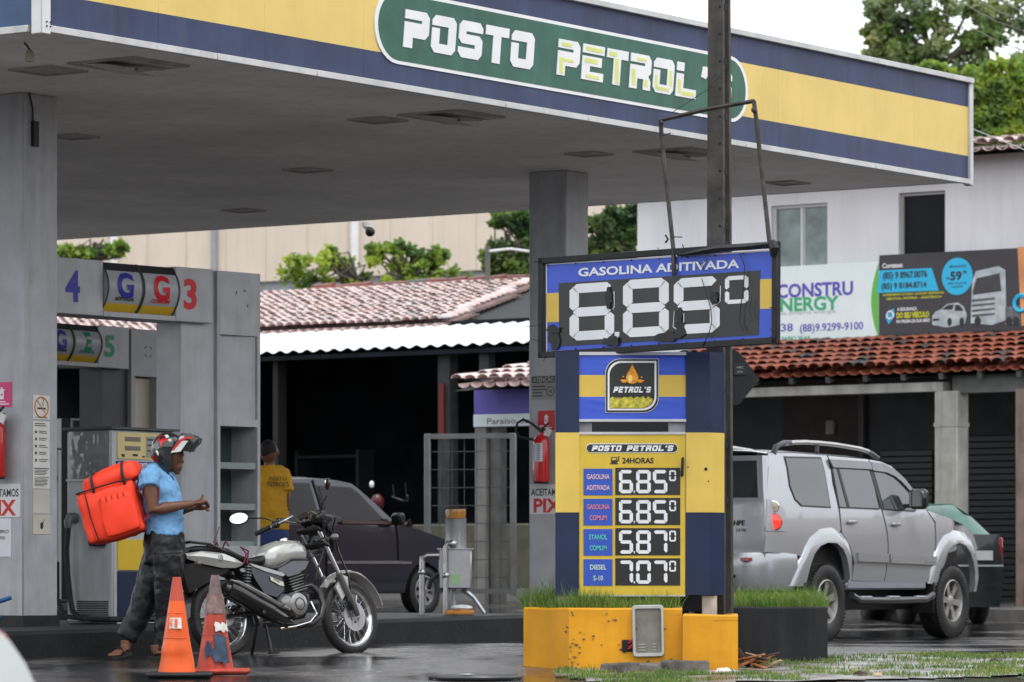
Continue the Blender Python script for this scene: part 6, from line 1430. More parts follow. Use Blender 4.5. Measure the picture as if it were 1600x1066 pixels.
for z,o in ((.50,.05),(.56,.015),(.70,0),(.80,.0),(.865,.02),(.875,.07)):
    P_=[(-.56,.04),(-.86,.035),(-1.08,.06),(-1.22,.13),(-1.30,.30),(-1.34,.6),(-1.35,.9)]; P_=P_+[(p[0],WD-p[1]) for p in P_[:-1][::-1]]
    bl.append([(p[0]+(o if p[0]<-1 else 0),p[1]+(o if p[1]<.3 else (-o if p[1]>WD-.3 else 0)),z) for p in P_]+[(-1.0,WD-.5,z),(-1.0,.5,z)])
m=MB(); m.loft(bl); m.build('rear_bumper',silver,sv,sharp=50)
# lamps at the rear corner
def disc(name,cx,cy,r_,mt,off,n=(-.80,-.6,0)):
    x,z=s_(cx,cy); y=ysS(x,z); N=Vector(n).normalized(); q=N.to_track_quat('Z','Y').to_matrix().to_4x4(); M=Matrix.Translation((x,y,z))@q
    m=MB(); m.lathe([(0,off+.008),(r_*.6,off+.007),(r_*.93,off+.002),(r_,off-.006),(r_,off-.08)],24,M); return m.build(name,mt,sv)
x,z=s_(228,418); y=ysS(x,z)
m=MB(); LP=S_([(193,350),(225,352),(252,365),(262,385),(268,420),(272,478),(188,474)]); 
bodysheet(sv,'lamp_housing',LP,ysS,mat('lamp_housing_silver',(.35,.36,.38),.3,.5),WD,lift=.008,depth=.01)
disc('indicator_lamp',220,380,.053,mat('clear_lamp',(.45,.40,.27),.12,var=.3,scale=40,coat=1),.012); disc('lamp_bezel',220,380,.064,M_['chrome'],.004)
disc('tail_lamp',223,440,.072,mat('lit_red_lamp',(.9,.03,.015),.15,emit=.9,coat=1,var=.2,scale=30),.014); disc('lamp_bezel',223,440,.085,mat('dark_red_bezel',(.25,.02,.02),.2,coat=.5),.004)
def rbox(name,y,z,dy,dz,mt,th=.012):
    xr=-1.335+.6*max(0,.6-y)**2; m=MB(); m.box((xr-.012,y,z),(th,dy,dz),bev=.004,rz=-(.6-y)*.9 if y<.6 else 0); return m.build(name,mt,sv)
rbox('reflector',.24,.80,.20,.035,mat('reflector_red',(.35,.02,.02),.2,coat=.6),.05)
m=MB(); m.lathe([(0,0),(.05,0),(.06,.01),(.06,.05)],20,Matrix.Translation((-1.345,.50,.64))@Matrix.Rotation(R(90),4,'Y')); m.build('fog_lamp',mat('fog_glass',(.2,.19,.16),.1,coat=1),sv)
m=MB(); m.cyl((-1.33,.33,.64),(-1.2,.33,.64),.018,10); m.build('parking_sensor',M_['black'],sv)
# roof rails
for mir in (0,1):
    def yy(v): return WD-v if mir else v
    rail=[(262,135),(300,129),(345,128),(400,131),(460,137),(520,147),(560,154),(590,164)]
    pts=[]
    for p in rail: x,z=SV.at(1120+p[0]/2.502,640+p[1]/2.502,.27); pts.append((x,yy(.27),z))
    m=MB(); m.tube(pts,.028,8,flat=.8); m.build('roof_rail',mat('rail_silver',(.50,.49,.46),.35,.6),sv)
    for L,w_ in (([(222,172),(232,145),(262,130),(285,130)],.032),([(590,164),(610,176),(628,190)],.028),([(391,138),(391,168)],.024)):
        pts=[]
        for p in L: x,z=SV.at(1120+p[0]/2.502,640+p[1]/2.502,.27); pts.append((x,yy(.27),z))
        m=MB(); m.tube(pts,w_,8,flat=.8); m.build('rail_foot',mat('rail_foot_grey',(.10,.105,.115),.4),sv)
# mirrors, steps, wheels, mudflaps
x,z=s_(812,355); x-= .02
for mir in (0,1):
    y=ysS(1.75,1.4); yo=(WD-y+.16) if mir else y-.16
    m=MB(); m.box((1.86,yo,1.43),(.14,.19,.21),bev=.035,rz=R(8 if not mir else -8)); m.box((1.82,(yo+ (WD-y if mir else y))/2,1.36),(.07,.12,.04)); m.build('door_mirror',mat('mirror_black',(.016,.017,.019),.2,coat=.4),sv,weld=False)
    m=MB(); m.box((1.786,yo,1.43),(.004,.14,.15)); m.build('mirror_glass',mat('dim_mirror',(.35,.37,.38),.1,.8),sv)
    yb=WD+.0 if mir else .0
    pts=[(.46,yb,.45),(.62,yb,.40),(1.3,yb,.395),(2.05,yb,.40),(2.22,yb,.45)]; m=MB(); m.tube(pts,.038,10); m.build('side_step',mat('step_black',(.03,.031,.033),.25,coat=.3),sv)
    for xx in (.75,1.35,1.95): m=MB(); m.box((xx,yb+(-.0),.428),(.22,.07,.03),bev=.012); m.build('step_pad',silverd,sv)
    for xx,st in ((-.0,0),(2.725,0)):
        wheel(sv,xx,(WD-.13 if mir else .13),.385,.385,.25,.225,6,mat('alloy_silver',(.38,.37,.35),.4,.6,var=.15,scale=20),side=1 if mir else -1,twist=.3+xx)
    for xx in (2.30,-.45):
        m=MB(); m.box((xx,(WD-.14 if mir else .14),.42),(.02,.24,.32),bev=.005,ry=R(8)); m.build('mud_flap',M_['black'],sv)
m=MB(); 
for xx in (0,2.725): m.cyl((xx,.2,.385),(xx,WD-.2,.385),.05,10)
m.tube([(-1.2,WD*.7,.42),(-1.45,WD*.7,.40)],.03,8); m.build('axles',M_['black'],sv,weld=False)
# ---------------- generic car from a side outline
def simple_car(t,lower,green,windows,top,W,ys,paint,wheels,Rt,glass,trim=True,seams=()):
    bodysheet(t,'side_panel',lower,ys,paint,W); bodysheet(t,'pillar_frame',green,ys,paint,W)
    for nm,L in windows:
        cx=sum(p[0] for p in L)/len(L); cz=sum(p[1] for p in L)/len(L); big=[(cx+(p[0]-cx)*1.06,cz+(p[1]-cz)*1.09) for p in L]
        bodysheet(t,'window_seal',big,ys,M_['black'],W,lift=.004,depth=.005); bodysheet(t,nm,L,ys,glass,W,lift=.009,depth=.005)
    for nm,path,mt,ins in top: top_loft(t,nm,path,ys,W,mt,.03,inset=ins)
    m=MB(); x0=min(p[0] for p in lower); x1=max(p[0] for p in lower); zb=max(p[1] for p in lower)
    m.box(((x0+x1)/2-.1,W/2,.44),(x1-x0-.8,W-.3,.4)); m.box(((x0+x1)/2-.2,W/2,zb*.8),((x1-x0)*.6,W-.4,.2)); m.build('underbody',M_['black'],t,weld=False)
    for x,tw in wheels:
        for y,s in ((.10,-1),(W-.10,1)): wheel(t,x,y,Rt,Rt,.17,Rt-.10,8,mat('old_alloy',(.28,.28,.28),.4,.6,var=.2,scale=20),side=s,twist=tw)
def arch(xc,zc,r_,n=9): return [(xc+r_*math.cos(PI*i/n),zc+r_*math.sin(PI*i/n)) for i in range(n+1)]
DK=Pl((667-800)/F*45.6,45.6,.215,R(52)); dk=thing('dark_hatchback','old dark purple grey hatchback parked behind the motorcycle','car',DK.M)
def ysD(x,z):
    y=.03
    if z>.98: y+=.36*(z-.98)
    if z<.4: y+=.1*(.4-z)
    if x>.35: y+=.25*min(1,(x-.35)/.4)**2
    if x<-2.8: y+=.2*((-2.8-x)/.3)**2
    return y
def dp(cx,cy):
    off=.03
    for _ in range(14): x,z=DK.at(380+cx/3.136,640+cy/3.136,off); off=off*.5+.5*ysD(x,z)
    return (x,z)
D_=lambda L:[dp(*p) for p in L]
dpaint=mat('dark_purple_paint',(.015,.016,.034),.3,.2,var=.1,scale=2,coat=.7)
beltpts=D_([(200,562),(400,565),(690,552),(745,560)]); hood=D_([(750,560),(860,588),(970,630)])
roof=D_([(200,335),(340,340),(470,350),(530,363)])
zr_=roof[1][1]; bx=beltpts[3]
lower=[(-2.95,.32),(-2.95,.95),(beltpts[0][0],beltpts[0][1]),beltpts[1],beltpts[2],beltpts[3],hood[1],hood[2],(.62,.80),(.70,.72),(.72,.35),(.62,.28)]+arch(0,.26,.33)[0:]+[(-.33,.25)]+[(-2.02,.25)]+arch(-2.36,.26,.33)
lower=[p for p in lower]
green=[(-2.95,.95),(-2.90,1.2),(-2.75,zr_-.02)]+[(roof[1][0],zr_)]+roof[2:]+D_([(560,385),(640,455),(748,558)])+[beltpts[2],beltpts[1],beltpts[0]]
wn=[('front_window',D_([(368,378),(525,387),(556,408),(686,540),(418,560)])),('rear_window',D_([(205,365),(322,368),(376,556),(205,556)])),('quarter_window',[(-2.85,1.0),(-2.72,1.33),(-2.55,1.36),(-2.5,1.0)])]
simple_car(dk,lower,green,wn,[('roof',[(-2.75,zr_-.02)]+roof[1:],dpaint,0),('windscreen',D_([(530,363),(560,385),(640,455),(748,558)]),M_['glass'],.05),('bonnet',[hood[0],hood[1],hood[2],(.62,.80)],dpaint,0),('grille',[(.62,.80),(.72,.72),(.74,.3)],M_['black'],0),('tailgate',[(-2.75,zr_-.02),(-2.97,.95),(-2.97,.3)],dpaint,0)],1.55,ysD,dpaint,((0,.2),(-2.36,.5)),.27,mat('hatch_glass',(.014,.011,.012),.12,var=.5,scale=2,spec=.18))
for L,nm,mt,lf in (([(408,742),(760,742),(762,756),(408,756)],'side_moulding',mat('grey_rubbing_strip',(.16,.15,.17),.4),.02),([(762,743),(820,746),(818,756),(764,756)],'side_moulding',mat('grey_rubbing_strip',(.16,.15,.17)),.02)):
    bodysheet(dk,nm,D_(L),ysD,mt,1.55,lift=lf,depth=.02,both=False)
for L in ([(334,345),(341,345),(376,450),(404,565),(412,650),(414,850),(408,850),(404,650),(396,565),(368,450)],[(744,562),(750,562),(762,640),(764,740),(758,740),(756,640)]):
    bodysheet(dk,'door_gap',D_(L),ysD,M_['dark'],1.55,lift=.012,depth=.004,both=False)
x,z=dp(730,545); m=MB(); m.box((x-.03,-.06,z+.02),(.12,.15,.13),bev=.03); m.build('door_mirror',M_['black'],dk)
m=MB(); m.box((-.9+.0,ysD(-1,.9)-.02,dp(560,553)[1]-.0),(1.1,.02,.03)); m.build('window_ledge',mat('ledge_brown',(.12,.07,.06),.5),dk)
# ---------------- dark green car beyond the SUV
GC=Pl((1463-800)/F*47.5,47.5,gz(5,47.5),R(6)); gc=thing('dark_green_car','dark car with green tinted rear glass parked beyond the silver car','car',GC.M)
w_=GC.at(1566,900)[0]; zz=lambda py:GC.at(1510,py)[1]
gp_=mat('black_green_paint',(.010,.014,.016),.3,.2,var=.1,coat=.7)
def grid_(z,y,k): 
    n=8; return [(-.25+ (w_+.25)*.5+((w_+.25)*.5*k)*math.cos(PI-PI*i/n)*1.0,y+.10*(1-math.sin(PI*i/n)),z) for i in range(n+1)]
m=MB(); m.loft([[(-.3,.1,zz(965)+.12),(w_*.6,0,zz(965)+.12),(w_,.12,zz(965)+.12),(w_,3.6,zz(965)+.12),(-.3,3.6,zz(965)+.12)],[(-.35,.06,zz(900)),(w_*.6,-.06,zz(900)),(w_+.03,.06,zz(900)),(w_+.03,3.7,zz(900)),(-.35,3.7,zz(900))],[(-.35,.12,zz(835)),(w_*.6,.0,zz(835)),(w_,.12,zz(835)),(w_,3.6,zz(840)),(-.35,3.6,zz(840))]]); m.build('body',gp_,gc,sharp=30)
m=MB(); m.loft([[(-.3,.14,zz(836)),(w_*.6,.05,zz(836)),(w_-.1,.16,zz(836)),(w_-.1,2.7,zz(836)),(-.3,2.7,zz(836))],[(-.25,.4,zz(803)),(w_*.5,.32,zz(803)),(w_-.28,.42,zz(806)),(w_-.28,2.1,zz(806)),(-.25,2.1,zz(803))],[(-.2,.62,zz(786)),(w_*.4,.58,zz(786)),(w_-.55,.64,zz(790)),(w_-.55,1.9,zz(790)),(-.2,1.9,zz(786))]]); m.build('green_rear_glass',mat('green_glass',(.012,.10,.065),.12,var=.4,scale=2,coat=.8),gc,sharp=30)
m=MB(); m.box((w_+.005,.14,zz(862)),(.05,.10,zz(840)-zz(885)),bev=.015); m.build('tail_lamp',mat('dim_red_lamp',(.20,.008,.010),.2,coat=.5),gc)
x,z=GC.at(1535,868,-.08); m=MB(); m.box((x,-.045,z),(.26,.02,.11)); m.build('number_plate',mat('plate_grey',(.4,.4,.4)),gc); m=MB(); put_text(m,'HXZ 9Q1',x,z-.03,.05,'C',w=.2,bold=.02,y=-.058); 
m=MB(); m.box((w_*.55,-.05,zz(884)),(w_*.9,.03,.02)); m.build('bumper_strip',silverd,gc)
for xx in (-.2,w_-.12):
    for yy_ in (.75,3.0):
        m=MB(); m.torus((xx,yy_,.3),.22,.09,24,10,axis='X'); m.cyl((xx-.06,yy_,.3),(xx+.06,yy_,.3),.2,16); m.build('wheel',tyre,gc,weld=False)
# ---------------- blurred white car nearest the camera, bottom left
NC=Pl((60-800)/F*13.0,13.0,gz(-1.5,13),R(12)); nc=thing('white_car','out of focus white car corner entering at the bottom left','car',NC.M)
def ysN(x,z):
    y=.02
    if z>.85: y+=.4*(z-.85)
    if z<.4: y+=.3*(.4-z)**1
    if x>-.35: y+=.12*((x+.35)/.35)**2
    return y
wpaint=mat('white_car_paint',(.62,.66,.64),.25,var=.03,coat=.6)
zt0=HC+(HOR-988)/F*13-gz(-1.5,13)
low=[(-4.1,.25),(-4.1,.95),(-1.5,.92),(-1.2,.86),(-.7,.74),(-.35,.655),(-.15,.60),(-.08,.55),(-.03,.48),(.01,.40),(.02,.3),(-.02,.2)]+arch(-.75,.28,.34)+[(-1.1,.2),(-2.9,.2)]+arch(-3.3,.28,.34)
grn=[(-4.1,.95),(-3.9,1.42),(-2.6,1.47),(-2.1,1.38),(-1.35,.90),(-1.5,.92)]
simple_car(nc,low,grn,[('front_window',[(-2.9,.98),(-2.8,1.38),(-2.2,1.33),(-1.65,.98)]),('rear_window',[(-3.8,.98),(-3.7,1.36),(-3.0,1.38),(-3.05,.98)])],[('roof',[(-3.9,1.42),(-2.6,1.47),(-2.1,1.38)],wpaint,0),('windscreen',[(-2.1,1.38),(-1.35,.90)],M_['glass'],.05),('bonnet',[(-1.35,.90),(-1.2,.86),(-.7,.74),(-.35,.655),(-.15,.60),(-.08,.55),(-.03,.48),(.01,.40),(.02,.3),(-.02,.2)],wpaint,0)],1.65,ysN,wpaint,((-.75,.2),(-3.3,.4)),.29,M_['glass'])
# ================================================================ MOTORCYCLE
rz_=gz(-2.23,31.4)
MM=Matrix.Translation((-2.23,31.4,rz_))@Matrix.Rotation(R(42),4,'Z')@Matrix.Rotation(R(-8),4,'X')
mc=thing('motorcycle','black and silver motorcycle with twin mirrors leaning on its side stand','motorcycle',MM)
bsil=mat('tank_silver',(.46,.46,.44),.2,.35,var=.06,scale=4,coat=.8); bblk=mat('bike_black',(.012,.012,.013),.3,var=.2,coat=.3); bmat=mat('engine_alloy',(.30,.30,.30),.35,.7,var=.25,scale=18,bump=.2); bdk=mat('engine_dark',(.03,.03,.031),.45,.3,var=.3,scale=14); seatm=mat('seat_vinyl',(.014,.014,.015),.38,var=.2,bump=.2,bscale=90)
forkm=mat('fork_grey',(.13,.13,.135),.35,.5,var=.2)
def spoked(name,x,z,Rt,tw,disc,steer=0,y=0):
    M=Matrix.Translation((x,y,z))@Matrix.Rotation(steer,4,'Z'); m=MB()
    h=tw/2; m.lathe([(Rt-.075,-h*.7),(Rt-.05,-h*.95),(Rt-.02,-h*.85),(Rt-.004,-h*.5),(Rt,0),(Rt-.004,h*.5),(Rt-.02,h*.85),(Rt-.05,h*.95),(Rt-.075,h*.7),(Rt-.075,-h*.7)],48,axis='Y')
    w_=m.build(name,tyre,mc,weld=False); w_.matrix_local=M
    m=MB(); m.lathe([(Rt-.072,-.03),(Rt-.066,-.034),(Rt-.080,-.026),(Rt-.092,-.012),(Rt-.092,.012),(Rt-.080,.026),(Rt-.066,.034)],48,axis='Y'); m.build('rim',mat('rim_chrome',(.62,.62,.62),.18,.9,var=.05),w_)
    m=MB(); m.lathe([(0,-.06),(.035,-.06),(.04,-.045),(.028,-.03),(.028,.03),(.05,.045),(.05,.07),(0,.07)],20,axis='Y'); m.build('hub',bmat,w_)
    sp=MB(); 
    for i in range(36):
        a=2*PI*i/36; s=1 if i%2 else -1; b=a+s*.35*(1 if (i//2)%2 else -1); sp.cyl((.036*math.cos(b),s*.035,.036*math.sin(b)),((Rt-.09)*math.cos(a),s*.004,(Rt-.09)*math.sin(a)),.0022,4)
    sp.build('spokes',M_['chrome'],w_,kind='stuff',weld=False)
    if disc:
        m=MB(); m.lathe([(.055,-.062),(.118,-.062),(.118,-.057),(.055,-.057),(.055,-.062)],32,axis='Y')
        for i in range(6): a=PI/3*i; m.box((.06*math.cos(a),-.0595,.06*math.sin(a)),(.05,.005,.012),ry=-a)
        m.build('brake_disc',M_['steel'],w_,weld=False)
    else:
        m=MB(); m.lathe([(0,-.075),(.07,-.075),(.078,-.06),(.078,-.03),(0,-.03)],24,axis='Y'); m.build('drum_brake',bmat,w_)
    return w_
spoked('rear_wheel',.03,.295,.30,.10,False)
ST=R(6)
spoked('front_wheel',1.31,.295,.30,.085,True,ST)
# frame, swing arm, stand
def part(name,mt,f,**k): m=MB(); f(m); return m.build(name,mt,mc,weld=k.pop('weld',False),**k)
part('frame',bblk,lambda m:(m.tube([(.90,0,.86),(.80,0,.62),(.76,0,.34),(.72,0,.24),(.42,0,.24)],.018,8),m.tube([(.90,0,.86),(.55,.0,.76),(.30,.09,.70),(-.2,.09,.74)],.016,8),m.tube([(.55,.0,.76),(.30,-.09,.70),(-.2,-.09,.74)],.016,8),m.tube([(.30,-.09,.70),(.40,-.08,.45),(.42,-.05,.26)],.016,8),m.tube([(.30,.09,.70),(.40,.08,.45),(.42,.05,.26)],.016,8)))
part('swing_arm',bblk,lambda m:(m.tube([(.42,-.09,.34),(.03,-.09,.295)],.02,8),m.tube([(.42,.09,.34),(.03,.09,.295)],.02,8)))
part('chain_guard',bblk,lambda m:m.box((.22,.11,.36),(.5,.02,.09),bev=.01,ry=R(-8)))
part('side_stand',bblk,lambda m:(m.tube([(.43,.06,.26),(.44,.14,.10),(.45,.20,.012)],.012,7),m.box((.45,.21,.008),(.07,.05,.012))))
part('centre_stand',bblk,lambda m:(m.tube([(.41,-.07,.24),(.42,-.08,.1),(.43,-.08,.015)],.013,7),m.box((.45,-.085,.012),(.09,.04,.018),bev=.004)))
# shocks
for s in (-1,1):
    part('rear_shock',bblk,lambda m:(m.cyl((.24,s*.13,.70),(.18,s*.13,.42),.016,8),m.cyl((.18,s*.13,.42),(.06,s*.11,.31),.012,8)))
    def coil(m):
        P_=[]; 
        for i in range(97): t=i/96; a=2*PI*10*t; c=Vector((.24,s*.13,.69)).lerp(Vector((.19,s*.13,.46)),t); P_.append((c.x+.028*math.cos(a),c.y+.028*math.sin(a),c.z))
        m.tube(P_,.0055,5)
    part('shock_spring',forkm,coil)
# engine
def eng(m):
    m.box((.66,0,.37),(.34,.20,.18),bev=.035); m.box((.80,0,.44),(.12,.18,.12),bev=.03,ry=R(-20))
part('crankcase',bdk,eng)
part('clutch_cover',bmat,lambda m:(m.lathe([(0,-.155),(.055,-.152),(.085,-.14),(.098,-.115),(.10,-.09),(0,-.09)],28,Matrix.Translation((.70,0,.385)),axis='Y'),m.lathe([(0,-.145),(.05,-.14),(.065,-.12),(.065,-.09),(0,-.09)],20,Matrix.Translation((.585,0,.40)),axis='Y')))
part('clutch_ring',bdk,lambda m:m.torus((.70,-.150,.385),.045,.006,24,6))
def fins(m):
    for i in range(8): 
        z=.50+i*.021; x=.775-.0-.006*i; m.box((x,0,z),(.17-.006*abs(i-4),.17,.007),ry=R(-14),bev=.002)
part('cylinder_fins',bmat,fins,kind='stuff')
part('cylinder',bdk,lambda m:(m.box((.77,0,.56),(.12,.12,.18),ry=R(-14)),m.box((.745,0,.675),(.13,.13,.05),bev=.015,ry=R(-14)),m.cyl((.82,-.07,.56),(.84,-.10,.62),.018,8)))
part('carburettor',bdk,lambda m:(m.cyl((.66,0,.60),(.55,0,.60),.03,10),m.box((.62,-.02,.575),(.06,.08,.08),bev=.012)))
part('spark_lead',bblk,lambda m:m.tube([(.80,-.09,.64),(.83,-.12,.68),(.80,-.10,.74),(.72,-.05,.78)],.006,6))
# exhaust
part('exhaust_pipe',mat('exhaust_blackened',(.05,.047,.045),.3,.6,var=.3,scale=10),lambda m:m.tube([(.83,-.03,.53),(.90,-.06,.54),(.955,-.09,.48),(.955,-.12,.38),(.90,-.14,.28),(.80,-.145,.225),(.66,-.145,.215),(.52,-.15,.24)],.026,10))
part('muffler',mat('muffler_black',(.018,.018,.019),.22,.3,coat=.6),lambda m:(m.tube([(.60,-.145,.235),(.50,-.155,.265),(.36,-.165,.33),(.05,-.175,.47),(-.02,-.175,.50)],[.03,.055,.072,.078,.070],16),m.tube([(-.02,-.175,.50),(-.05,-.175,.512)],[.05,.035],14)))
part('heat_shield',mat('shield_chrome',(.62,.62,.61),.2,.85,var=.12,scale=12),lambda m:(m.tube([(.56,-.185,.335),(.46,-.195,.36),(.30,-.215,.43),(.05,-.225,.54),(-.02,-.222,.56)],[.018,.034,.038,.03,.012],10,flat=.55)))
part('shield_slots',bblk,lambda m:[m.box((x,-.240,z),(.05,.006,.012),ry=R(-24)) for x,z in ((.28,.44),(.20,.475),(.46,.362))],kind='stuff')
part('kick_rod',M_['chrome'],lambda m:m.tube([(.80,-.16,.40),(.84,-.17,.30),(.76,-.18,.235),(.60,-.19,.20),(.45,-.19,.185)],.009,8))
for q_ in (((.56,-.16,.27),(.56,-.27,.275)),((.28,-.16,.30),(.26,-.25,.31)),((.56,.16,.27),(.56,.27,.275))): part('foot_peg',M_['rubber'],lambda m:m.cyl(q_[0],q_[1],.016,8))
# tank
def tank(m):
    X=[(.44,.70,.80,.07),(.48,.66,.845,.10),(.54,.665,.875,.125),(.62,.68,.895,.14),(.70,.70,.90,.145),(.78,.705,.895,.14),(.84,.72,.87,.115),(.885,.76,.835,.06)]
    rings=[]
    for x,z0,z1,w_ in X:
        r_=[]; 
        for i in range(20):
            a=2*PI*i/20; c,s=math.cos(a),math.sin(a); r_.append((x,w_*math.copysign(abs(c)**.75,c),(z0+z1)/2+(z1-z0)/2*math.copysign(abs(s)**.8,s)))
        rings.append(r_)
    m.loft(rings)
part('fuel_tank',bsil,tank,weld=True,sharp=70)
part('tank_cap',M_['chrome'],lambda m:m.lathe([(0,.012),(.03,.012),(.035,0),(.035,-.02)],16,Matrix.Translation((.72,0,.905))))
part('tank_trim',mat('trim_dark_grey',(.05,.05,.055),.35),lambda m:(m.tube([(.47,-.108,.67),(.54,-.118,.672),(.60,-.128,.70),(.66,-.135,.735),(.74,-.137,.735),(.84,-.118,.735)],.011,6)))
part('side_shroud',mat('shroud_grey',(.085,.09,.105),.3,var=.1,coat=.5),lambda m:(m.prism([(.52,.655),(.60,.69),(.68,.728),(.84,.722),(.80,.66),(.70,.62),(.62,.60)],-.135,-.115),m.prism([(.52,.655),(.60,.69),(.68,.728),(.84,.722),(.80,.66),(.70,.62),(.62,.60)],.115,.135)))
part('side_panel',mat('side_panel_dark',(.018,.02,.03),.25,coat=.6),lambda m:[m.prism([(.24,.70),(.40,.66),(.56,.61),(.58,.50),(.50,.44),(.38,.47),(.30,.58)],s*.115-.01,s*.115+.01) for s in (-1,1)])
part('side_panel_stripe',mat('stripe_silver',(.36,.36,.37),.3,.4,coat=.5),lambda m:m.prism([(.25,.705),(.42,.665),(.60,.625),(.57,.60),(.40,.64),(.28,.68)],-.135,-.127))
part('side_badge',mat('badge_cream',(.55,.53,.42),.4),lambda m:m.prism([(.44,.600),(.565,.555),(.57,.525),(.53,.53),(.445,.57)],-.137,-.128))
part('badge_lettering',M_['ink'],lambda m:put_text(m,'TITAN',.465,.573,.016,'L',bold=.02,y=-.1385,rot=-.35))
# seat and tail
def seat(m):
    X=[(-.27,.80,.835,.07),(-.20,.79,.85,.105),(-.05,.775,.85,.12),(.08,.755,.83,.12),(.18,.72,.785,.12),(.27,.69,.755,.12),(.36,.69,.76,.115),(.44,.70,.78,.09),(.48,.72,.79,.06)]
    m.loft([[(x,w_*math.copysign(abs(math.cos(a))**.6,math.cos(a)),(z0+z1)/2+(z1-z0)/2*math.copysign(abs(math.sin(a))**.8,math.sin(a))) for a in [2*PI*i/16 for i in range(16)]] for x,z0,z1,w_ in X])
part('seat',seatm,seat,weld=True,sharp=60)
def tailf(m):
    for s in (-1,1): m.loft([[(-.30,s*.05,.79),(-.30,s*.07,.77),(-.29,s*.05,.75)],[(-.18,s*.10,.80),(-.18,s*.125,.755),(-.17,s*.10,.70)],[(0,s*.11,.79),(0,s*.135,.73),(0,s*.11,.67)],[(.12,s*.11,.75),(.13,s*.13,.71),(.13,s*.11,.67)],[(.20,s*.11,.71),(.20,s*.12,.70),(.20,s*.11,.69)]])
part('tail_fairing',bsil,tailf)
part('tail_lamp',mat('bike_red_lens',(.3,.01,.01),.2,coat=.5),lambda m:m.box((-.33,0,.76),(.05,.13,.07),bev=.02))
part('grab_rail',bblk,lambda m:m.tube([(.02,-.12,.80),(-.12,-.13,.85),(-.28,-.10,.87),(-.33,0,.87),(-.28,.10,.87),(-.12,.13,.85),(.02,.12,.80)],.012,8))
part('rear_fender',bblk,lambda m:m.loft([[(.03+.345*math.cos(a),y,.295+.345*math.sin(a)) for y in (-.07,-.05,.05,.07)] for a in [R(d) for d in range(40,186,10)]],closed=False,cap=False))
part('fender_tail',bblk,lambda m:m.loft([[(-.12,-.08,.72),(-.12,.08,.72),(.1,.08,.66),(.1,-.08,.66)],[(-.36,-.07,.70),(-.36,.07,.70),(-.30,.06,.48),(-.30,-.06,.48)]]))
part('plate',mat('plate_pale',(.45,.45,.44),.4),lambda m:m.box((-.40,0,.56),(.006,.18,.15),ry=R(-15)))
part('indicator',mat('smoked_lens',(.16,.15,.14),.2,coat=.5),lambda m:[(m.ball((-.27,s*.17,.70),(.035,.03,.025),8)) for s in (-1,1)])
part('footrest_bracket',bmat,lambda m:(m.box((-.02,-.125,.74),(.05,.02,.05),bev=.01)))
def elastic(m):
    r=random.Random(2)
    for k in range(3): m.tube([(-.12+.1*k,-.11,.84),(-.06+.09*k,-.03,.87+.01*k),(0+.08*k,.06,.86),(.02+.08*k,.12,.82)],.006,5)
    m.tube([(.20,-.125,.70),(.23,-.13,.78),(.19,-.12,.83),(.26,-.12,.80),(.23,-.125,.70)],.007,5); m.tube([(-.02,-.05,.87),(.03,-.05,.95),(.06,-.04,1.0)],.004,5)
part('luggage_elastic',mat('maroon_elastic',(.14,.015,.03),.6),elastic)
# front end (steers slightly left)
fe=Matrix.Translation((1.31,0,.295))@Matrix.Rotation(ST,4,'Z')@Matrix.Translation((-1.31,0,-.295))
def fpart(name,mt,f,**k): m=MB(); f(m); o=m.build(name,mt,mc,weld=k.pop('weld',False),**k); o.matrix_local=fe; return o
for s in (-1,1):
    fpart('fork_leg',forkm,lambda m:(m.tube([(1.31,s*.095,.295),(1.29,s*.095,.34),(1.135,s*.095,.63)],[.02,.026,.026],10)))
    fpart('fork_tube',M_['chrome'],lambda m:m.tube([(1.135,s*.095,.63),(.95,s*.095,.98)],.017,10))
fpart('fork_yoke',bblk,lambda m:(m.box((1.01,0,.86),(.07,.25,.035),ry=R(28),bev=.01),m.box((.945,0,.975),(.07,.25,.03),ry=R(28),bev=.01)))
fpart('brake_caliper',bdk,lambda m:m.box((1.26,-.085,.40),(.07,.05,.11),ry=R(-30),bev=.012))
fpart('brake_hose',bblk,lambda m:m.tube([(1.25,-.09,.44),(1.22,-.12,.60),(1.12,-.13,.80),(1.05,-.16,.98),(1.0,-.25,1.05)],.007,6))
def ff(m):
    rings=[]
    for d in range(-12,150,9):
        a=R(d); k=.355+(.02 if d<10 else 0); w_=.058 if 10<d<125 else .045
        rings.append([(1.31+k*math.cos(a)*.98,w_*math.cos(b),.295+(k+.02*math.sin(b))*math.sin(a)+.0) for b in [PI*j/6 for j in range(7)]]+[(1.31+(k-.006)*math.cos(a)*.98,w_*.95*math.cos(b),.295+(k-.006+.02*math.sin(b))*math.sin(a)) for b in [PI-PI*j/6 for j in range(7)]])
    m.loft(rings[3:])
    for s in (-1,1): m.prism([(1.10,.52),(1.19,.62),(1.26,.60),(1.24,.50),(1.16,.42)],s*.075-.012,s*.075+.012)
fpart('front_fender',bsil,ff,sharp=60)
def hb(m): m.tube([(.80,-.37,.95),(.86,-.24,1.0),(.93,-.10,1.06),(.945,-.05,1.0),(.945,.05,1.0),(.93,.10,1.06),(.86,.24,1.0),(.80,.37,.95)],.012,8)
hbM=Matrix.Translation((.945,0,0))@Matrix.Rotation(R(10),4,'Z')@Matrix.Translation((-.945,0,.06))
def hpart(name,mt,f,**k): m=MB(); f(m); o=m.build(name,mt,mc,weld=False,**k); o.matrix_local=hbM; return o
hpart('handlebar',M_['chrome'],hb)
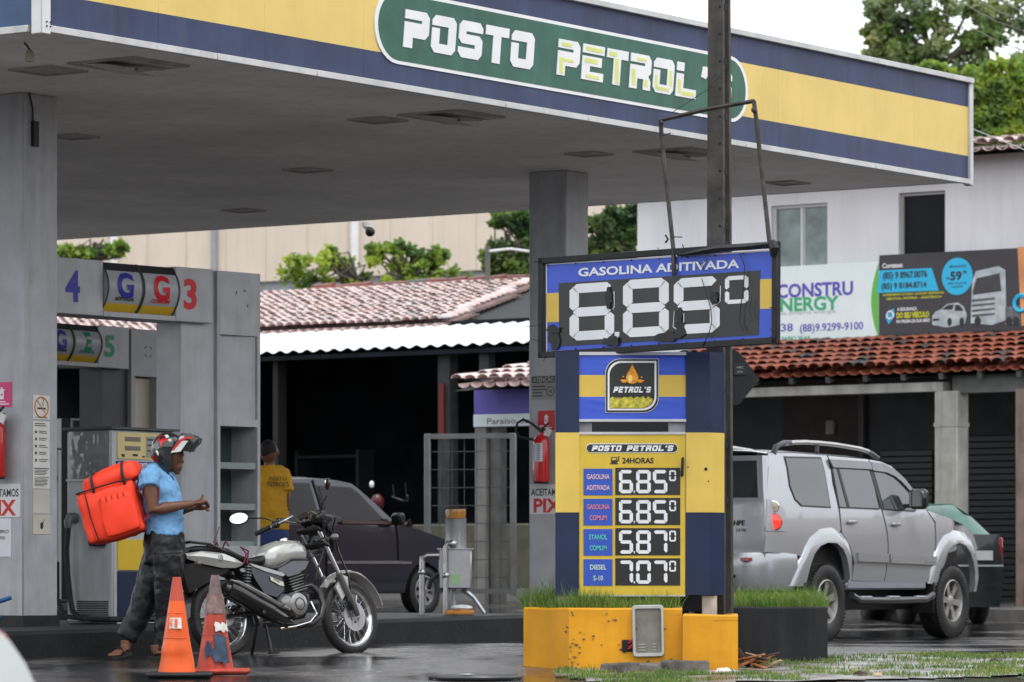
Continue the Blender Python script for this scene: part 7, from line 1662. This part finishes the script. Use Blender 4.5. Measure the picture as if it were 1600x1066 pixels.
for s in (-1,1):
    hpart('grip',M_['rubber'],lambda m:m.tube([(.79,s*.39,.945),(.845,s*.27,.99)],.019,10))
    hpart('switch_block',bblk,lambda m:(m.box((.865,s*.235,1.0),(.06,.06,.05),bev=.012),m.box((.90,s*.22,1.03),(.07,.05,.045),bev=.01)))
    hpart('lever',M_['steel'],lambda m:m.tube([(.91,s*.21,1.02),(.94,s*.28,1.0),(.90,s*.40,.965)],.008,6))
    hpart('mirror_stalk',bblk,lambda m:m.tube([(.87,s*.23,1.02),(.86,s*.27,1.10),(.84,s*.34,1.15 if s<0 else 1.09)] if s<0 else [(.87,s*.23,1.02),(.86,s*.34,1.07),(.84,s*.50,1.09)],.006,6))
mh=Matrix.Translation((.83,.56,1.10))
for (x,y,z,ry_,rz2) in ((.835,.585,1.10,0,R(30)),(.83,-.35,1.235,0,R(-46))):
    M=Matrix.Translation((x,y,z))@Matrix.Rotation(rz2,4,'Z')@Matrix.Rotation(R(9),4,'Y')
    m=MB(); m.ball((0.012,0,0),(.022,.078,.048),18,M); o=m.build('mirror',bblk,mc); o.matrix_local=hbM
    m=MB(); m.lathe([(0,.0),(1,.0),(1,.003),(0,.003)],24,M@Matrix.Translation((-.012,0,0))@Matrix.Rotation(R(90),4,'Y')@Matrix.Scale(.044,4,(1,0,0))@Matrix.Scale(.073,4,(0,1,0))@Matrix.Translation((0,0,-.0))); o=m.build('mirror_glass',M_['mirror'],mc); o.matrix_local=hbM
hpart('instruments',bblk,lambda m:(m.lathe([(0,.04),(.05,.04),(.055,.03),(.05,-.03),(0,-.03)],18,Matrix.Translation((1.0,.045,1.02))@Matrix.Rotation(R(-35),4,'Y')),m.lathe([(0,.04),(.05,.04),(.055,.03),(.05,-.03),(0,-.03)],18,Matrix.Translation((1.0,-.06,1.02))@Matrix.Rotation(R(-35),4,'Y'))))
hpart('headlamp_cowl',bblk,lambda m:m.loft([[(1.02+.0*j,.11*math.cos(a),.86+.11*math.sin(a)) for a in [2*PI*i/18 for i in range(18)]] for j in (0,)]+[[(1.10,.10*math.cos(a),.85+.11*math.sin(a)) for a in [2*PI*i/18 for i in range(18)]],[(1.14,.085*math.cos(a),.84+.10*math.sin(a)) for a in [2*PI*i/18 for i in range(18)]]]))
hpart('fly_screen',mat('dark_screen',(.015,.016,.018),.12,coat=1),lambda m:m.loft([[(1.03,-.10,1.0),(1.06,-.05,1.03),(1.07,0,1.04),(1.06,.05,1.03),(1.03,.10,1.0)],[(1.13,-.12,.88),(1.16,-.05,.90),(1.17,0,.90),(1.16,.05,.90),(1.13,.12,.88)],[(1.16,-.09,.76),(1.18,-.04,.75),(1.19,0,.75),(1.18,.04,.75),(1.16,.09,.76)]],closed=False,cap=False))
hpart('headlamp_glass',mat('headlamp_glass',(.5,.52,.55),.05,var=.1,coat=1),lambda m:m.lathe([(0,.02),(.05,.017),(.075,.0)],18,Matrix.Translation((1.165,0,.81))@Matrix.Rotation(R(100),4,'Y')))
hpart('indicator',mat('smoked_lens',(.16,.15,.14)),lambda m:[(m.cyl((1.05,s*.09,.84),(1.05,s*.17,.85),.008,6),m.ball((1.05,s*.20,.85),(.04,.03,.026),8)) for s in (-1,1)])
hpart('cables',bblk,lambda m:(m.tube([(.90,-.20,1.02),(1.02,-.16,.98),(1.08,-.12,.86),(1.0,-.11,.72),(.86,-.08,.70)],.006,6),m.tube([(.90,-.21,1.0),(1.0,-.14,.92),(1.02,-.12,.78),(.92,-.12,.62),(.90,-.10,.52)],.007,6),m.tube([(.90,.20,1.02),(1.03,.10,1.0),(1.08,.02,.9),(.95,-.04,.78)],.006,6),m.tube([(.88,-.18,1.03),(.96,-.20,.96),(.97,-.16,.84),(.88,-.11,.80)],.006,6)))
# second motorcycle deep in the dark workshop, only its mirror and bars catch light
p=at(590,800,56); t=thing('parked_motorcycle','motorcycle in the dark workshop behind the hatchback showing one bright mirror','motorcycle',TZ(p.x,p.y,gz(p.x,p.y)+.16,R(20)))
zz_=p.z-gz(p.x,p.y)-.16
m=MB(); m.torus((-.6,0,.3),.26,.05,24,8); m.torus((.65,0,.3),.26,.05,24,8); m.build('wheels',tyre,t,weld=False)
m=MB(); m.tube([(-.6,0,.3),(-.2,0,.6),(.3,0,.65),(.45,0,.9),(.65,0,.3)],.03,8); m.box((-.25,0,.78),(.6,.2,.08),bev=.03); m.ball((.15,0,.82),(.25,.13,.12),12); m.box((0,0,.45),(.35,.22,.3),bev=.05); m.build('body',bblk,t,weld=False)
m=MB(); m.tube([(.32,-.33,zz_+.22),(.40,-.1,zz_+.16),(.40,.1,zz_+.16),(.32,.33,zz_+.22)],.014,8); m.tube([(.33,-.26,zz_+.2),(.31,-.27,zz_+.4)],.006,5); m.tube([(.33,.26,zz_+.2),(.31,.27,zz_+.38)],.006,5); m.build('handlebar',bblk,t,weld=False)
x,_=0,0; m=MB(); q=at(581,757,56); L_=t.matrix_world.inverted()@q; m.ball((L_.x,L_.y,L_.z),(.035,.02,.05),12); m.build('mirror',mat('bright_mirror',(.75,.77,.75),.35,.2),t)
q=at(590,785,55.9); L_=t.matrix_world.inverted()@q; m=MB(); m.ball((L_.x,L_.y,L_.z),(.10,.05,.12),10); m.build('red_fairing',mat('dull_red_fairing',(.07,.008,.01),.3,coat=.4),t)
# ================================================================ PEOPLE
def remesh(o,vox=.008,sm=4):
    md=o.modifiers.new('skin_join','REMESH'); md.mode='VOXEL'; md.voxel_size=vox; md.use_smooth_shade=True
    s=o.modifiers.new('soften','SMOOTH'); s.factor=.5; s.iterations=sm; return o
def wrinkle(o,strength,size,name):
    tx=bpy.data.textures.new(name,'CLOUDS'); tx.noise_scale=size; tx.noise_depth=2
    d=o.modifiers.new('folds','DISPLACE'); d.texture=tx; d.strength=strength; d.mid_level=.5; return o
skin=mat('brown_skin',(.13,.058,.033),.42,var=.12,scale=10,bump=.1,bscale=60); 
# --- courier
RY=30.85; RX=(255-800)/F*RY; rp_=thing('person','courier in light blue shirt and black rain trousers with open helmet looking at his hands','person',(RX,RY,gz(RX,RY)))
SS=F/RY
def rq(px,py,y=0): return ((px-255)/SS,y,(1029-py)/SS)
def chain(m,pts,rad,n=14,flat=1): m.tube([rq(*p) for p in pts],rad,n,flat=flat)
# trousers
m=MB()
m.tube([rq(257,830,.02),rq(257,845,.02),rq(255,862,.02)],[.150,.158,.150],18,flat=1.0)
m.loft([[(rq(256,py,0)[0]+rx*math.cos(a),.02+ry*math.sin(a),rq(256,py)[2]) for a in [2*PI*i/20 for i in range(20)]] for py,rx,ry in ((829,.142,.15),(845,.155,.165),(862,.158,.17),(880,.150,.165))])
chain(m,[(262,865,-.06),(264,895,-.06),(262,925,-.05),(262,960,-.03),(258,1000,-.02),(256,1018,-.02)],[.125,.115,.10,.088,.080,.078])     # standing leg
chain(m,[(249,865,.09),(238,895,.10),(228,925,.10),(220,950,.10),(206,978,.10),(196,998,.10)],[.125,.118,.108,.098,.088,.085])   # trailing leg
tr=m.build('trousers',mat('rain_trousers',(.009,.0095,.012),.42,var=.12,scale=3,bump=.25,bscale=22),rp_); remesh(tr,.010,4); wrinkle(tr,.026,.085,'cloth_folds'); tr.modifiers.new('soft2','SMOOTH').iterations=1
# feet and sandals
def foot(m,bx,by,bz,dirx,diry,tilt):
    d=Vector((dirx,diry,0)).normalized(); s=Vector((-d.y,d.x,0)); o=Vector((bx,by,bz))
    def P_(f,l,u): v=o+d*f+s*l; return (v.x,v.y,v.z+u+f*tilt)
    m.tube([P_(-.05,0,.10),P_(-.045,0,.06),P_(-.03,0,.035)],[.042,.04,.034],10)
    m.tube([P_(-.06,0,.04),P_(0,0,.045),P_(.07,0,.035),P_(.13,0,.022)],[.033,.036,.04,.034],12,flat=.6)
    for k in range(5):
        L=[.05,.045,.04,.032,.024][k]; l=-.034+.017*k; m.tube([P_(.12,l,.02),P_(.14+L*.5,l,.018),P_(.13+L,l,.012)],[.011 if k else .014,.010 if k else .013,.007],8)
m=MB(); fx,_,fz=rq(192,1012); foot(m,fx,.02,.03,-.35,-1,-.10)
fx2,_,fz2=rq(256,1026); foot(m,fx2-.01,-.06,.005,.95,-.30,0)
ft=m.build('feet',skin,rp_); remesh(ft,.004,2)
m=MB()
def sole(bx,by,bz,dx,dy,tilt):
    d=Vector((dx,dy,0)).normalized(); s=Vector((-d.y,d.x,0)); o=Vector((bx,by,bz)); out=[]
    for f,l in ((-.10,-.03),(-.02,-.036),(.10,-.048),(.17,-.042),(.19,0),(.17,.044),(.10,.048),(-.02,.036),(-.10,.03),(-.115,0)): v=o+d*f+s*l; out.append((v.x,v.y,v.z+f*tilt))
    m.loft([[(p[0],p[1],p[2]-.018) for p in out],out])
    v=o+d*.09; 
    for sgn in (-1,1): a=o+d*.07+s*.045*sgn; b=o+d*.10; m.tube([(a.x,a.y,a.z+.005+.07*tilt),(((a+b)/2).x,((a+b)/2).y,a.z+.055+.08*tilt),(b.x,b.y,b.z+.058+.1*tilt)],.011,6,flat=.5)
sole(fx,.02,.038,-.35,-1,-.10); sole(fx2-.01,-.06,.018,.95,-.30,0)
m.build('sandals',mat('sandal_black',(.015,.014,.014),.5,var=.1),rp_,weld=False)
# shirt
m=MB(); 
m.loft([[(rq(cx,py)[0]+rx*math.cos(a),.02+ry*math.sin(a),rq(cx,py)[2]) for a in [2*PI*i/22 for i in range(22)]] for cx,py,rx,ry in ((257,836,.150,.158),(256,815,.150,.158),(254,795,.150,.165),(252,775,.148,.178),(250,757,.140,.185),(247,742,.115,.175),(244,732,.085,.13),(243,724,.058,.075))])
m.tube([rq(240,738,-.12),rq(236,748,-.175),rq(236,762,-.20)],[.075,.082,.076],14); m.tube([rq(246,738,.12),rq(252,750,.19),rq(257,762,.20)],[.07,.078,.072],14)
sh=m.build('shirt',mat('sky_blue_shirt',(.15,.33,.56),.75,var=.08,scale=5,bump=.3,bscale=30),rp_); remesh(sh,.008,4); wrinkle(sh,.032,.07,'shirt_folds'); sh.modifiers.new('soft2','SMOOTH').iterations=1
m=MB(); m.tube([rq(262,738,-.09),rq(270,746,-.06),rq(274,755,-.03),rq(270,742,.03),rq(262,732,.03)],.010,6,flat=.5); m.build('collar_placket',mat('collar_navy',(.02,.03,.08),.6),rp_)
# skin: head, neck, arms, hands as one body
m=MB()
hx,_,hz=rq(268,712); m.ball((hx,.01,hz),(.090,.074,.115),20)
m.ball((rq(274,728)[0],.01,rq(274,728)[2]),(.055,.052,.050),14)
m.tube([(rq(280,715)[0],.01,rq(280,713)[2]),(rq(285,722)[0],.01,rq(285,721)[2]),(rq(282,725)[0],.01,rq(282,725)[2])],[.010,.017,.012],8)   # nose
m.tube([(rq(280,729)[0],-.02,rq(280,729)[2]),(rq(283,729)[0],.01,rq(283,729)[2]),(rq(280,729)[0],.04,rq(280,729)[2])],[.008,.011,.008],8)
m.tube([(rq(279,732)[0],-.02,rq(279,732)[2]),(rq(282,732.5)[0],.01,rq(282,732.5)[2]),(rq(279,732)[0],.04,rq(279,732)[2])],[.008,.012,.008],8)
m.ball((rq(277,737)[0],.01,rq(277,737)[2]),(.025,.03,.022),10)
m.tube([(rq(283,712)[0],-.045,rq(283,711)[2]),(rq(286,711)[0],.01,rq(286,710)[2]),(rq(283,712)[0],.065,rq(283,711)[2])],[.010,.012,.010],8)  # brow
m.tube([rq(242,745,.01),rq(250,730,.01),rq(259,718,.01)],[.062,.058,.06],14)
def arm(m,sh_,el,wr,r0=.055):
    a,b,c=Vector(rq(*sh_)),Vector(rq(*el)),Vector(rq(*wr)); m.tube([tuple(a),tuple(a.lerp(b,.5)),tuple(b),tuple(b.lerp(c,.25)),tuple(b.lerp(c,.7)),tuple(c)],[r0,r0*.95,r0*.82,r0*.86,r0*.62,r0*.48],14)
arm(m,(237,745,-.175),(242,797,-.20),(302,787,-.10)); arm(m,(250,745,.18),(262,800,.20),(300,793,.03),.052)
def hand(m,wr,dirv,up,side,curl,thumb):
    d=Vector(dirv).normalized(); u=Vector(up).normalized(); s=d.cross(u)*side; o=Vector(wr)
    pc=[o,o+d*.03,o+d*.065,o+d*.09]
    m.tube([tuple(p) for p in pc],[.026,.034,.040,.036],12,flat=.62)
    for k in range(4):
        L=[.070,.078,.072,.058][k]; b=o+d*.085+s*(-.028+.019*k); q1=b+d*L*.42-u*curl*L*.18; q2=q1+d*L*.25*(1-curl*.5)-u*curl*L*.36; q3=q2+d*L*.08*(1-curl)-u*curl*L*.30
        m.tube([tuple(b),tuple(q1),tuple(q2),tuple(q3)],[.0105,.0098,.009,.0075],8)
    b=o+d*.03-s*.03; t1=b+Vector(thumb[0]); t2=t1+Vector(thumb[1]); t3=t2+Vector(thumb[2]); m.tube([tuple(b),tuple(t1),tuple(t2),tuple(t3)],[.016,.0135,.0115,.009],8)
hand(m,rq(302,787,-.10),(.9,.35,.15),(-.1,.3,1),1,.8,((.035,.0,.02),(.018,.01,.030),(.006,.005,.026)))
hand(m,rq(300,793,.03),(.95,-.25,.05),(0,-.2,1),-1,.55,((.03,-.01,.02),(.02,-.01,.02),(.012,-.005,.014)))
bd=m.build('body',skin,rp_); remesh(bd,.0055,2)
m=MB(); a=Vector(rq(312,781,-.05)); m.box((a.x+.01,a.y+.02,a.z+.012),(.05,.07,.006),ry=R(-28),rz=R(10)); m.build('ring_of_coins',mat('coin_metal',(.5,.45,.4),.3,.8),rp_) if False else None
m=MB(); 
for s in (-1,1): m.ball((rq(281,715.5)[0],.01+s*.036,rq(281,715.5)[2]),(.008,.012,.008),8)
m.build('eyes',mat('eye_dark',(.05,.045,.04),.2),rp_)
# helmet
cx,cz=rq(262,699)[0],rq(262,699)[2]; HX,HY,HZ=.122,.125,.118
m=MB()
rings=[]; n=28
for i in range(13):
    t=PI*i/12*.60; rings.append([(cx+HX*math.sin(t)*math.cos(a),.01+HY*math.sin(t)*math.sin(a),cz+HZ*math.cos(t)) for a in [2*PI*j/n for j in range(n)]] if i else [(cx,.01,cz+HZ)]*n)
m.loft(rings,cap=False)
# rear and cheek skirt
for s in (-1,1):
    m.loft([[(cx-.115,.01+s*.03,cz-.02),(cx-.05,.01+s*.118,cz-.02),(cx+.035,.01+s*.119,cz-.02)],[(cx-.112,.01+s*.03,cz-.075),(cx-.05,.01+s*.115,cz-.095),(cx+.040,.01+s*.112,cz-.11)],[(cx-.085,.01+s*.02,cz-.115),(cx-.03,.01+s*.10,cz-.15),(cx+.030,.01+s*.095,cz-.165)],[(cx-.02,.01+s*.085,cz-.175),(cx+.0,.01+s*.09,cz-.19),(cx+.018,.01+s*.088,cz-.195)]],closed=False,cap=False)
m.loft([[(cx-.118*math.cos(a),.01+.12*math.sin(a),cz-.01) for a in [R(d) for d in range(-62,63,12)]],[(cx-.112*math.cos(a),.01+.115*math.sin(a),cz-.08) for a in [R(d) for d in range(-62,63,12)]],[(cx-.085*math.cos(a),.01+.10*math.sin(a),cz-.12) for a in [R(d) for d in range(-62,63,12)]]],closed=False,cap=False)
hm=m.build('helmet_shell',mat('helmet_black',(.012,.013,.016),.18,coat=1,var=.1),rp_,sharp=70,weld=False); sd=hm.modifiers.new('thick','SOLIDIFY'); sd.thickness=.012; sd.offset=-1
helm=hm
def onh(px,py,o=.003):
    x,_,z=rq(px,py); u=(x-cx)/HX; v=(z-cz)/HZ; q=1-u*u-v*v; 
    if z<cz-.02: yv=.118
    else: yv=HY*math.sqrt(max(.02,q))
    return (x,.01-yv-o,z)
def hp(name,poly,mt,o=.003):
    cxp=sum(p[0] for p in poly)/len(poly); cyp=sum(p[1] for p in poly)/len(poly); V=[onh(cxp,cyp,o)]+[onh(*p,o) for p in poly]; m=MB(); m.add(V,[(0,i+1,(i+1)%len(poly)+1) for i in range(len(poly))]); m.build(name,mt,helm)
hred=mat('helmet_red',(.5,.02,.015),.25,coat=.6); hwh=mat('helmet_white',(.6,.6,.6),.3,coat=.4); hgr=mat('helmet_grey',(.12,.125,.13),.25,coat=.6)
hp('red_flash',[(249,682),(255,680),(262,685),(263,689),(256,692),(254,699),(251,693),(248,687)],hred)
hp('grey_flash',[(243,692),(247,686),(250,694),(252,700),(246,704),(241,702)],hgr)
hp('vent_ring',[(258,680),(263,679),(266,683),(262,685)],hwh); hp('top_grey',[(262,676),(272,677),(282,684),(286,692),(280,693),(272,683)],hgr)
hp('white_pill',[(245,705),(247,702),(256,709),(258,713),(255,716),(248,711)],hwh,.004)
# flipped up chin bar with stripes
m=MB(); out=[(276,709),(280,698),(287,684),(293,677),(300,677),(309,681),(316,685),(314,692),(306,700),(303,706),(296,705),(286,707)]
P_=[rq(*p) for p in out]; rr2=[]
for k in range(13):
    a=-PI/2+PI*k/12; yv=.128*math.sin(a); sh2=.05*(math.cos(a)); rr2.append([(p[0]-.035*(1-math.cos(a)),.01+yv*(1-.18*max(0,(p[0]-.10)/.2)),p[2]) for p in P_])
m.loft(rr2); cb=m.build('chin_bar',mat('helmet_black',(.012,.013,.016)),rp_,sharp=45)
def cbp(name,poly,mt,o):
    m=MB(); V=[]
    for p in poly: x,_,z=rq(*p); V.append((x-.035,.01-.128*(1-.18*max(0,(x-.10)/.2))-o,z))
    m.add(V,[tuple(range(len(V)))]); m.build(name,mt,cb)
cbp('white_stripe',[(276,708),(289,688),(296,689),(303,689),(291,706)],hwh,.003); cbp('red_stripe',[(277,704),(290,687),(300,682),(312,684),(311,686),(300,686),(293,690),(281,704)],hred,.005); cbp('upper_white_stripe',[(288,688),(291,682),(297,681),(297,684)],hwh,.004)
# --- delivery bag (own thing, worn)
BC=rq(179,800); bagM=rp_.matrix_world@Matrix.Translation((BC[0]-.01,.02,BC[2]))@Matrix.Rotation(R(-15),4,'Y')
bag=thing('delivery_bag','large bright orange red food delivery backpack with black zip worn by the courier','delivery bag',bagM)
bor=mat('bag_orange_red',(.88,.055,.02),.5,var=.08,scale=4,bump=.35,bscale=9)
def softbox(w_,d_,h_,n=10,bulge=.02,seed=0,bev=.03):
    V=[];Fc=[];ix={}
    def add(i,j,k):
        key=(i,j,k)
        if key in ix: return ix[key]
        u,v,w2=i/n*2-1,j/n*2-1,k/n*2-1; x,y,z=u*w_/2,v*d_/2,w2*h_/2
        q=[abs(u),abs(v),abs(w2)]
        s=Vector((x,y,z)); 
        if q[0]==1: s.x+=math.copysign(bulge*(1-v*v)*(1-w2*w2),u)
        if q[1]==1: s.y+=math.copysign(bulge*(1-u*u)*(1-w2*w2),v)
        if q[2]==1: s.z+=math.copysign(bulge*(1-u*u)*(1-v*v),w2)
        edge=sorted(q)[1]
        if edge>.85: s*=1-.035*(edge-.85)/.15
        nn=mnoise.noise(Vector((x*9+seed,y*9,z*9)))*.012+abs(mnoise.noise(Vector((x*14+seed,y*6,z*5))))*.010; s+=Vector((x,y,z)).normalized()*nn
        ix[key]=len(V); V.append(tuple(s)); return ix[key]
    for a in range(n):
        for b in range(n):
            Fc+=[(add(a,b,0),add(a+1,b,0),add(a+1,b+1,0),add(a,b+1,0)),(add(a,b,n),add(a+1,b,n),add(a+1,b+1,n),add(a,b+1,n)),(add(a,0,b),add(a+1,0,b),add(a+1,0,b+1),add(a,0,b+1)),(add(a,n,b),add(a+1,n,b),add(a+1,n,b+1),add(a,n,b+1)),(add(0,a,b),add(0,a+1,b),add(0,a+1,b+1),add(0,a,b+1)),(add(n,a,b),add(n,a+1,b),add(n,a+1,b+1),add(n,a,b+1))]
    m=MB(); m.add(V,Fc); return m
softbox(.43,.42,.39,16).build('bag_body',bor,bag,sharp=75)
m=softbox(.40,.34,.13,10,.03,4); o=m.build('top_pouch',bor,bag,sharp=75); o.location=(.06,.0,.245); o.rotation_euler=(0,R(-8),0)
m=MB(); m.torus((.06,0,.19),.19,.01,4,4) if False else m.tube([(-.14,-.228,-.19),(-.155,-.236,0),(-.15,-.228,.19)],.009,6,flat=.5); m.build('side_zip',M_['black'],bag)
m=MB(); m.tube([(-.215,-.21,.195),(-.05,-.224,.203),(.1,-.224,.205),(.215,-.21,.20)],.007,6); m.tube([(-.215,.20,.195),(-.215,-.21,.195)],.007,6); m.build('lid_zip',M_['black'],bag)
for xx in (-.085,.155):
    m=MB(); m.tube([(xx,-.20,.17),(xx+.0,-.205,.25),(xx+.01,-.165,.32),(xx+.01,0,.34),(xx+.01,.16,.315)],.024,6,flat=.5); m.build('pouch_strap',M_['black'],bag)
softbox(.25,.03,.28,8,.012,9).build('front_pocket',bor,bag,sharp=75).location=(.06,-.232,-.03)
m=MB()
for k in range(5): m.tube([(-.05+.045*k,-.252,.12),(-.052+.045*k,-.254,.085-.01*(k%2))],.0035,4)
m.build('pocket_shadow_fold',mat('fold_dark_red',(.35,.03,.02),.6),bag,kind='stuff')
Li=bag.matrix_world.inverted()@rp_.matrix_world
st=[rq(216,765,-.14),rq(222,742,-.17),rq(232,731,-.16),rq(242,733,-.16),rq(249,745,-.19),rq(251,765,-.185),rq(249,785,-.18),rq(240,800,-.16),rq(228,812,-.15)]
m=MB(); m.tube([tuple(Li@Vector(p)) for p in st],.018,8,flat=.35); m.build('shoulder_strap',mat('strap_purple_red',(.20,.04,.08),.55),bag)
st=[(p[0],-p[1]+.04,p[2]) for p in st]; m=MB(); m.tube([tuple(Li@Vector(p)) for p in st],.018,8,flat=.35); m.build('shoulder_strap',mat('strap_purple_red',(.20,.04,.08)),bag)
# --- attendant in yellow
AY=38.0; AX=(424-800)/F*AY; SA=F/AY; ap=thing('person','station attendant in mustard yellow shirt seen from behind beside the pump gantry','person',(AX,AY,gz(AX,AY)))
def aq(px,py,y=0): return ((px-424)/SA,y,HC+(HOR-py)/F*AY-gz(AX,AY))
m=MB(); m.loft([[(aq(cx,py)[0]+rx*math.cos(a),ry*math.sin(a),aq(cx,py)[2]) for a in [2*PI*i/20 for i in range(20)]] for cx,py,rx,ry in ((424,828,.165,.12),(424,810,.160,.12),(424,785,.165,.12),(425,760,.185,.12),(425,745,.19,.115),(424,735,.16,.10),(422,727,.09,.07))])
m.tube([aq(437,738),aq(444,750,-.02),aq(446,768,-.03)],[.075,.078,.075],12); m.tube([aq(411,738),aq(404,750,-.02),aq(403,768,-.04)],[.075,.078,.075],12)
o=m.build('shirt',mat('mustard_shirt',(.52,.27,.015),.75,var=.1,bump=.3,bscale=25),ap); remesh(o,.010,4); wrinkle(o,.03,.09,'shirt_folds_b')
m=MB(); m.loft([[(aq(424,py)[0]+rx*math.cos(a),ry*math.sin(a),aq(424,py)[2]) for a in [2*PI*i/18 for i in range(18)]] for py,rx,ry in ((822,.150,.11),(840,.165,.125),(855,.165,.13))])
m.tube([aq(418,850),aq(416,900),(aq(415,900)[0],0,.12)],[.095,.08,.065],12); m.tube([aq(431,850),aq(433,900),(aq(434,900)[0],0,.12)],[.095,.08,.065],12)
o=m.build('trousers',mat('blue_trousers',(.02,.04,.14),.7,var=.1),ap); remesh(o,.012,3)
m=MB(); h=aq(420,706); m.ball(h,(.082,.098,.112),18); m.tube([aq(422,735),aq(421,722)],[.055,.05],12); m.ball((h[0]+.085,-.0,h[2]-.01),(.012,.025,.035),8)
for sx,pts in ((1,[(446,765,-.03),(447,795,-.02),(437,812,.12)]),(-1,[(403,765,-.04),(400,795,.0),(398,815,.12)])):
    m.tube([aq(*p) for p in pts],[.042,.038,.028],10); e=aq(*pts[-1]); m.tube([e,(e[0],e[1]+.07,e[2]+.01)],[.03,.026],8)
    for k in range(4): m.tube([(e[0]-.02+.013*k,e[1]+.06,e[2]+.01),(e[0]-.02+.013*k,e[1]+.12-.004*k,e[2]-.01)],[.009,.006],6)
o=m.build('body',skin,ap); remesh(o,.008,2)
m=MB(); m.ball((h[0]-.003,-.012,h[2]+.012),(.081,.090,.101),18); m.build('hair',mat('black_hair',(.012,.010,.009),.7,bump=.6,bscale=60),ap)
m=MB()
for sx in (-1,1): m.box((aq(424,900)[0]+sx*.085,-.03+.06,.05),(.09,.27,.09),bev=.03)
m.build('shoes',M_['black'],ap,weld=False)
m=MB(); a=aq(436,751); put_text(m,'POSTO',a[0],a[2],.032,'C',w=.16,bold=.02,y=-.142); put_text(m,"PETROL'S",a[0],a[2]-.055,.04,'C',w=.20,bold=.025,y=-.142); m.build('back_lettering',mat('shirt_print',(.12,.09,.03),.7),ap)
# ================================================================ unseen houses across the street, added to darken reflections
def plain_house(label,x,w_,h_,col,roofc,y=-16,rot=0,grp='unseen houses added across the street'):
    t=thing('unseen_street_house',label,'building',TZ(x,y,-.2,rot),grp); m=MB(); wall_with_holes(m,-w_/2,w_/2,0,h_,-4,-3.8,[]) if False else m.box((0,-3,h_/2),(w_,6,h_)); m.build('wall',col,t)
    m=MB(); m.loft([[(-w_/2-.3,.4,h_),(w_/2+.3,.4,h_),(w_/2+.3,-6.4,h_),(-w_/2-.3,-6.4,h_)],[(-w_/2-.3,-2.9,h_+1.6),(w_/2+.3,-2.9,h_+1.6),(w_/2+.3,-3.1,h_+1.6),(-w_/2-.3,-3.1,h_+1.6)]]); m.build('roof',roofc,t)
    n=int(w_/2.6)
    for i in range(n):
        xx=-w_/2+w_*(i+.5)/n; m=MB(); m.box((xx,.03,1.6 if i%2 else 1.1),(1.1,.08,1.3 if i%2 else 2.2)); m.build('window' if i%2 else 'door',M_['black'],t)
hg=mat('house_render_ochre',(.28,.21,.13),.7,var=.15); hb2=mat('house_render_grey',(.20,.20,.19),.7,var=.15); rf=mat('house_roof',(.14,.06,.04),.7,var=.3)
for i,(x,w_,h_,c_,l_) in enumerate(((-34,13,4.2,hg,'unseen ochre house added across the street, leftmost'),(-19,14,5.6,hb2,'unseen grey two storey house added across the street, left of centre'),(-3,15,4.4,hg,'unseen wide ochre house added across the street behind the camera'),(14,15,6.2,hb2,'unseen tall grey house added across the street, right of centre'),(31,15,4.6,hg,'unseen ochre house added across the street, rightmost'))): plain_house(l_,x,w_,h_,c_,rf)

for i,(x,y,w_,h_,c_,l_) in enumerate(((19,30,13,2.6,hb2,'unseen low grey house added along the side street, nearest'),(22,46,14,3.0,hg,'unseen ochre house added along the side street, second'),(25,62,14,2.8,hb2,'unseen grey house added along the side street, third'),(28,78,14,3.4,hg,'unseen ochre house added along the side street, fourth'),(31,95,15,3.2,hb2,'unseen grey house added along the side street, last'))): plain_house(l_,x,w_,h_,c_,rf,y,R(-100),'unseen houses added along the side street')  # out of view on the right, added and kept low for car reflections
